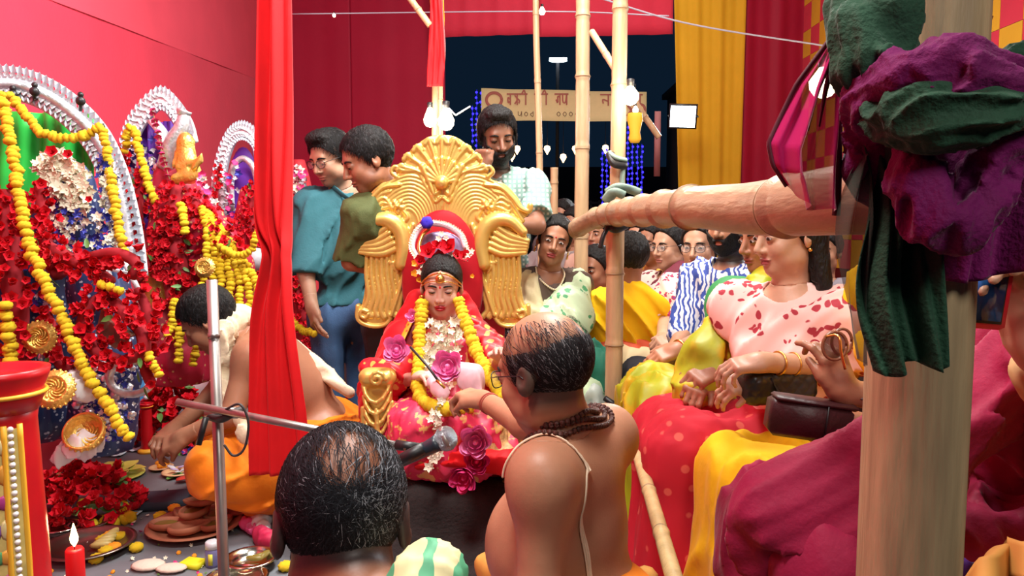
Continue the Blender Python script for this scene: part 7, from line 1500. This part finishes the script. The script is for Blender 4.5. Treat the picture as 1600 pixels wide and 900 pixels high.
blob('white_cloth', 'folded white cloth left of the foreground head', 'cloth', [[(on(398, 800, ST)+(0, 0, .09), .02), (on(408, 830, ST)+(0, 0, .05), .03), (on(415, 850, ST)+(0, 0, .03), .02)]], MATS['white_cloth'], (70, .006), .006, seed=5)
blob('red_cloth', 'bunched crimson cloth below the folded white cloth', 'cloth', [[(on(408, 850, ST)+(0, 0, .03), .03), (on(425, 860, ST)+(0, 0, .03), .03)]], mat('crimson_cloth', (.45, .01, .06), .7), (90, .008), .006, seed=6); blob('beaded_cloth', 'pink and white beaded bundle above the crimson cloth', 'cloth', [[(on(385, 830, ST)+(0, 0, .03), .022), (on(398, 838, ST)+(0, 0, .03), .022)]], mat('pink_bead', (.7, .08, .25), .4), (150, .007), .005, seed=7)
# debris on the stage and the black cloth
names = [(678, 800, .010, (.20, .09, .06), 'round brown nut on the black cloth'), (685, 835, .014, (.75, .60, .62), 'crumpled pale petal below the brown nut'), (733, 843, .009, (.70, .52, .50), 'pale petal fleck right of the crumpled petal'), (755, 842, .007, (.75, .55, .45), 'tiny peach fleck on the dark ground'), (792, 843, .013, (.70, .52, .50), 'pale petal beside the bald priest\'s hip'), (783, 838, .010, (.40, .02, .04), 'small red petal beside the bald priest\'s hip'), (758, 873, .016, (.55, .42, .42), 'pale crumpled petal at the bottom near the priest')]
for px, py, r, col, lb in names: solo('debris', lb, 'debris', ell(on(px, py, .165)+(0, 0, r*.4), (r, r*.8, r*.5), 8, 6), mat('debris_%d' % px, col, .7), 'scraps on the black cloth')
heap('petal_litter', 'fine litter of petals and grains on the stage between the plates', 'litter', on(230, 830, ST), (.5, .5), .004, 150, .008, ('jasmine', 'pinkbloom', 'marigold_o', 'leaf'), (.4, .2, .2, .2))['kind'] = 'stuff'
blob('marigold_cloth', 'mustard yellow cloth between the two priests at the bottom edge', 'cloth', [[(at(770, 885, 1.75), .04), (at(790, 905, 1.7), .05)]], MATS['mustard_cotton'], (60, .008), .007, seed=8)
# ---------------------------------------------------------------- microphone stand
STP = mat('worn_steel_pole', (.36, .33, .31), .38, .8, var=.3, vs=30, stretch=(1, 1, .3))
p0 = at(331, 437, 1.70); p1 = at(350, 905, 1.66); pb_ = p1+(p1-p0)*((p1[2]-ST)/(p0[2]-p1[2])); ms = thing('microphone_stand', 'steel microphone stand with a long boom reaching to the girl', 'microphone stand', pb_)
part('pole', tube([p0, p1, pb_], .0125, 16), STP, ms); part('pole_collar', tube([at(334, 520, 1.69), at(334.5, 528, 1.69)], .0135, 16), STP, ms); part('base', xf(lathe([(.10, 0), (.10, .01), (.02, .02), (.015, .03)], 24), M4(np.eye(3), pb_)), BLK, ms)
b0_, b1_ = at(277, 628, 1.64), at(636, 699, 1.56); part('boom', tube([b0_, b1_], .0085, 12), STP, ms); part('boom_tip', tube([at(618, 695, 1.565), at(655, 700, 1.56)], .011, 12), BLK, ms)
part('clamp', tube([at(322, 645, 1.66), at(372, 645, 1.66)], .013, 10), STP, ms); part('clamp_knob', tube([at(322, 652, 1.63), at(310, 695, 1.62)], .007, 8), BLK, ms); part('rubber_grip', tube(spline(A3((325, 650, 1.66), (345, 655, 1.63), (365, 645, 1.64), (378, 640, 1.66)), 12), .009, 8), mat('dark_rubber', (.04, .035, .035), .6), ms)
solo('microphone_cable', 'dark cable looped round the boom clamp', 'cable', tube(spline(A3((352, 640, 1.62), (375, 632, 1.60), (388, 660, 1.60), (382, 700, 1.60), (365, 712, 1.60), (350, 695, 1.60)), 40), .0028, 8), MATS['dark_rubber'])
mc = thing('microphone', 'handheld microphone with a silver mesh head clipped to the boom', 'microphone', at(660, 700, 1.5)); h0, h1 = at(615, 728, 1.50), at(703, 682, 1.50); d = nrm(h1-h0)
R = frame(d); L_ = np.linalg.norm(h1-h0)
part('handle', xf(lathe([(.009, 0), (.011, .004), (.0115, .02), (.0165, L_*.72), (.019, L_*.80)], 24), M4(R, h0)), mat('mic_body_blue_black', (.02, .03, .045), .35), mc)
def mesh_head(P):
    q = (P-(h0+d*L_*.93).astype(np.float32))@R.astype(np.float32); dd = rbox((0, 0, 0), (.025, .025, .022), .021)(q); return dd+.0008*(np.sin(q[:, 0]*1500)*np.sin(q[:, 1]*1500)*np.sin(q[:, 2]*1500))
sdfpart('grille', mesh_head, h1-.05, h1+.05, .0016, mat('mic_mesh_silver', (.42, .50, .56), .3, .9, bump=1., bs=900), mc); part('ring', xf(lathe([(.0245, 0), (.0265, .003), (.0265, .008), (.0245, .011)], 28), M4(R, h0+d*L_*.90)), STP, mc)
part('clip', tube([at(620, 722, 1.50), at(662, 700, 1.49)], .016, 10, flat=(1, .8)), BLK, mc); part('plug', xf(lathe([(.008, -.04), (.009, 0)], 14), M4(R, h0)), STL, mc); solo('microphone_lead', 'cable leaving the tail of the microphone behind the foreground head', 'cable', tube(spline([h0-d*.04, h0-d*.09, h0-d*.12+(0, 0, -.06), h0-d*.12+(0, 0, -.2)], 16), .004, 8), BLK)
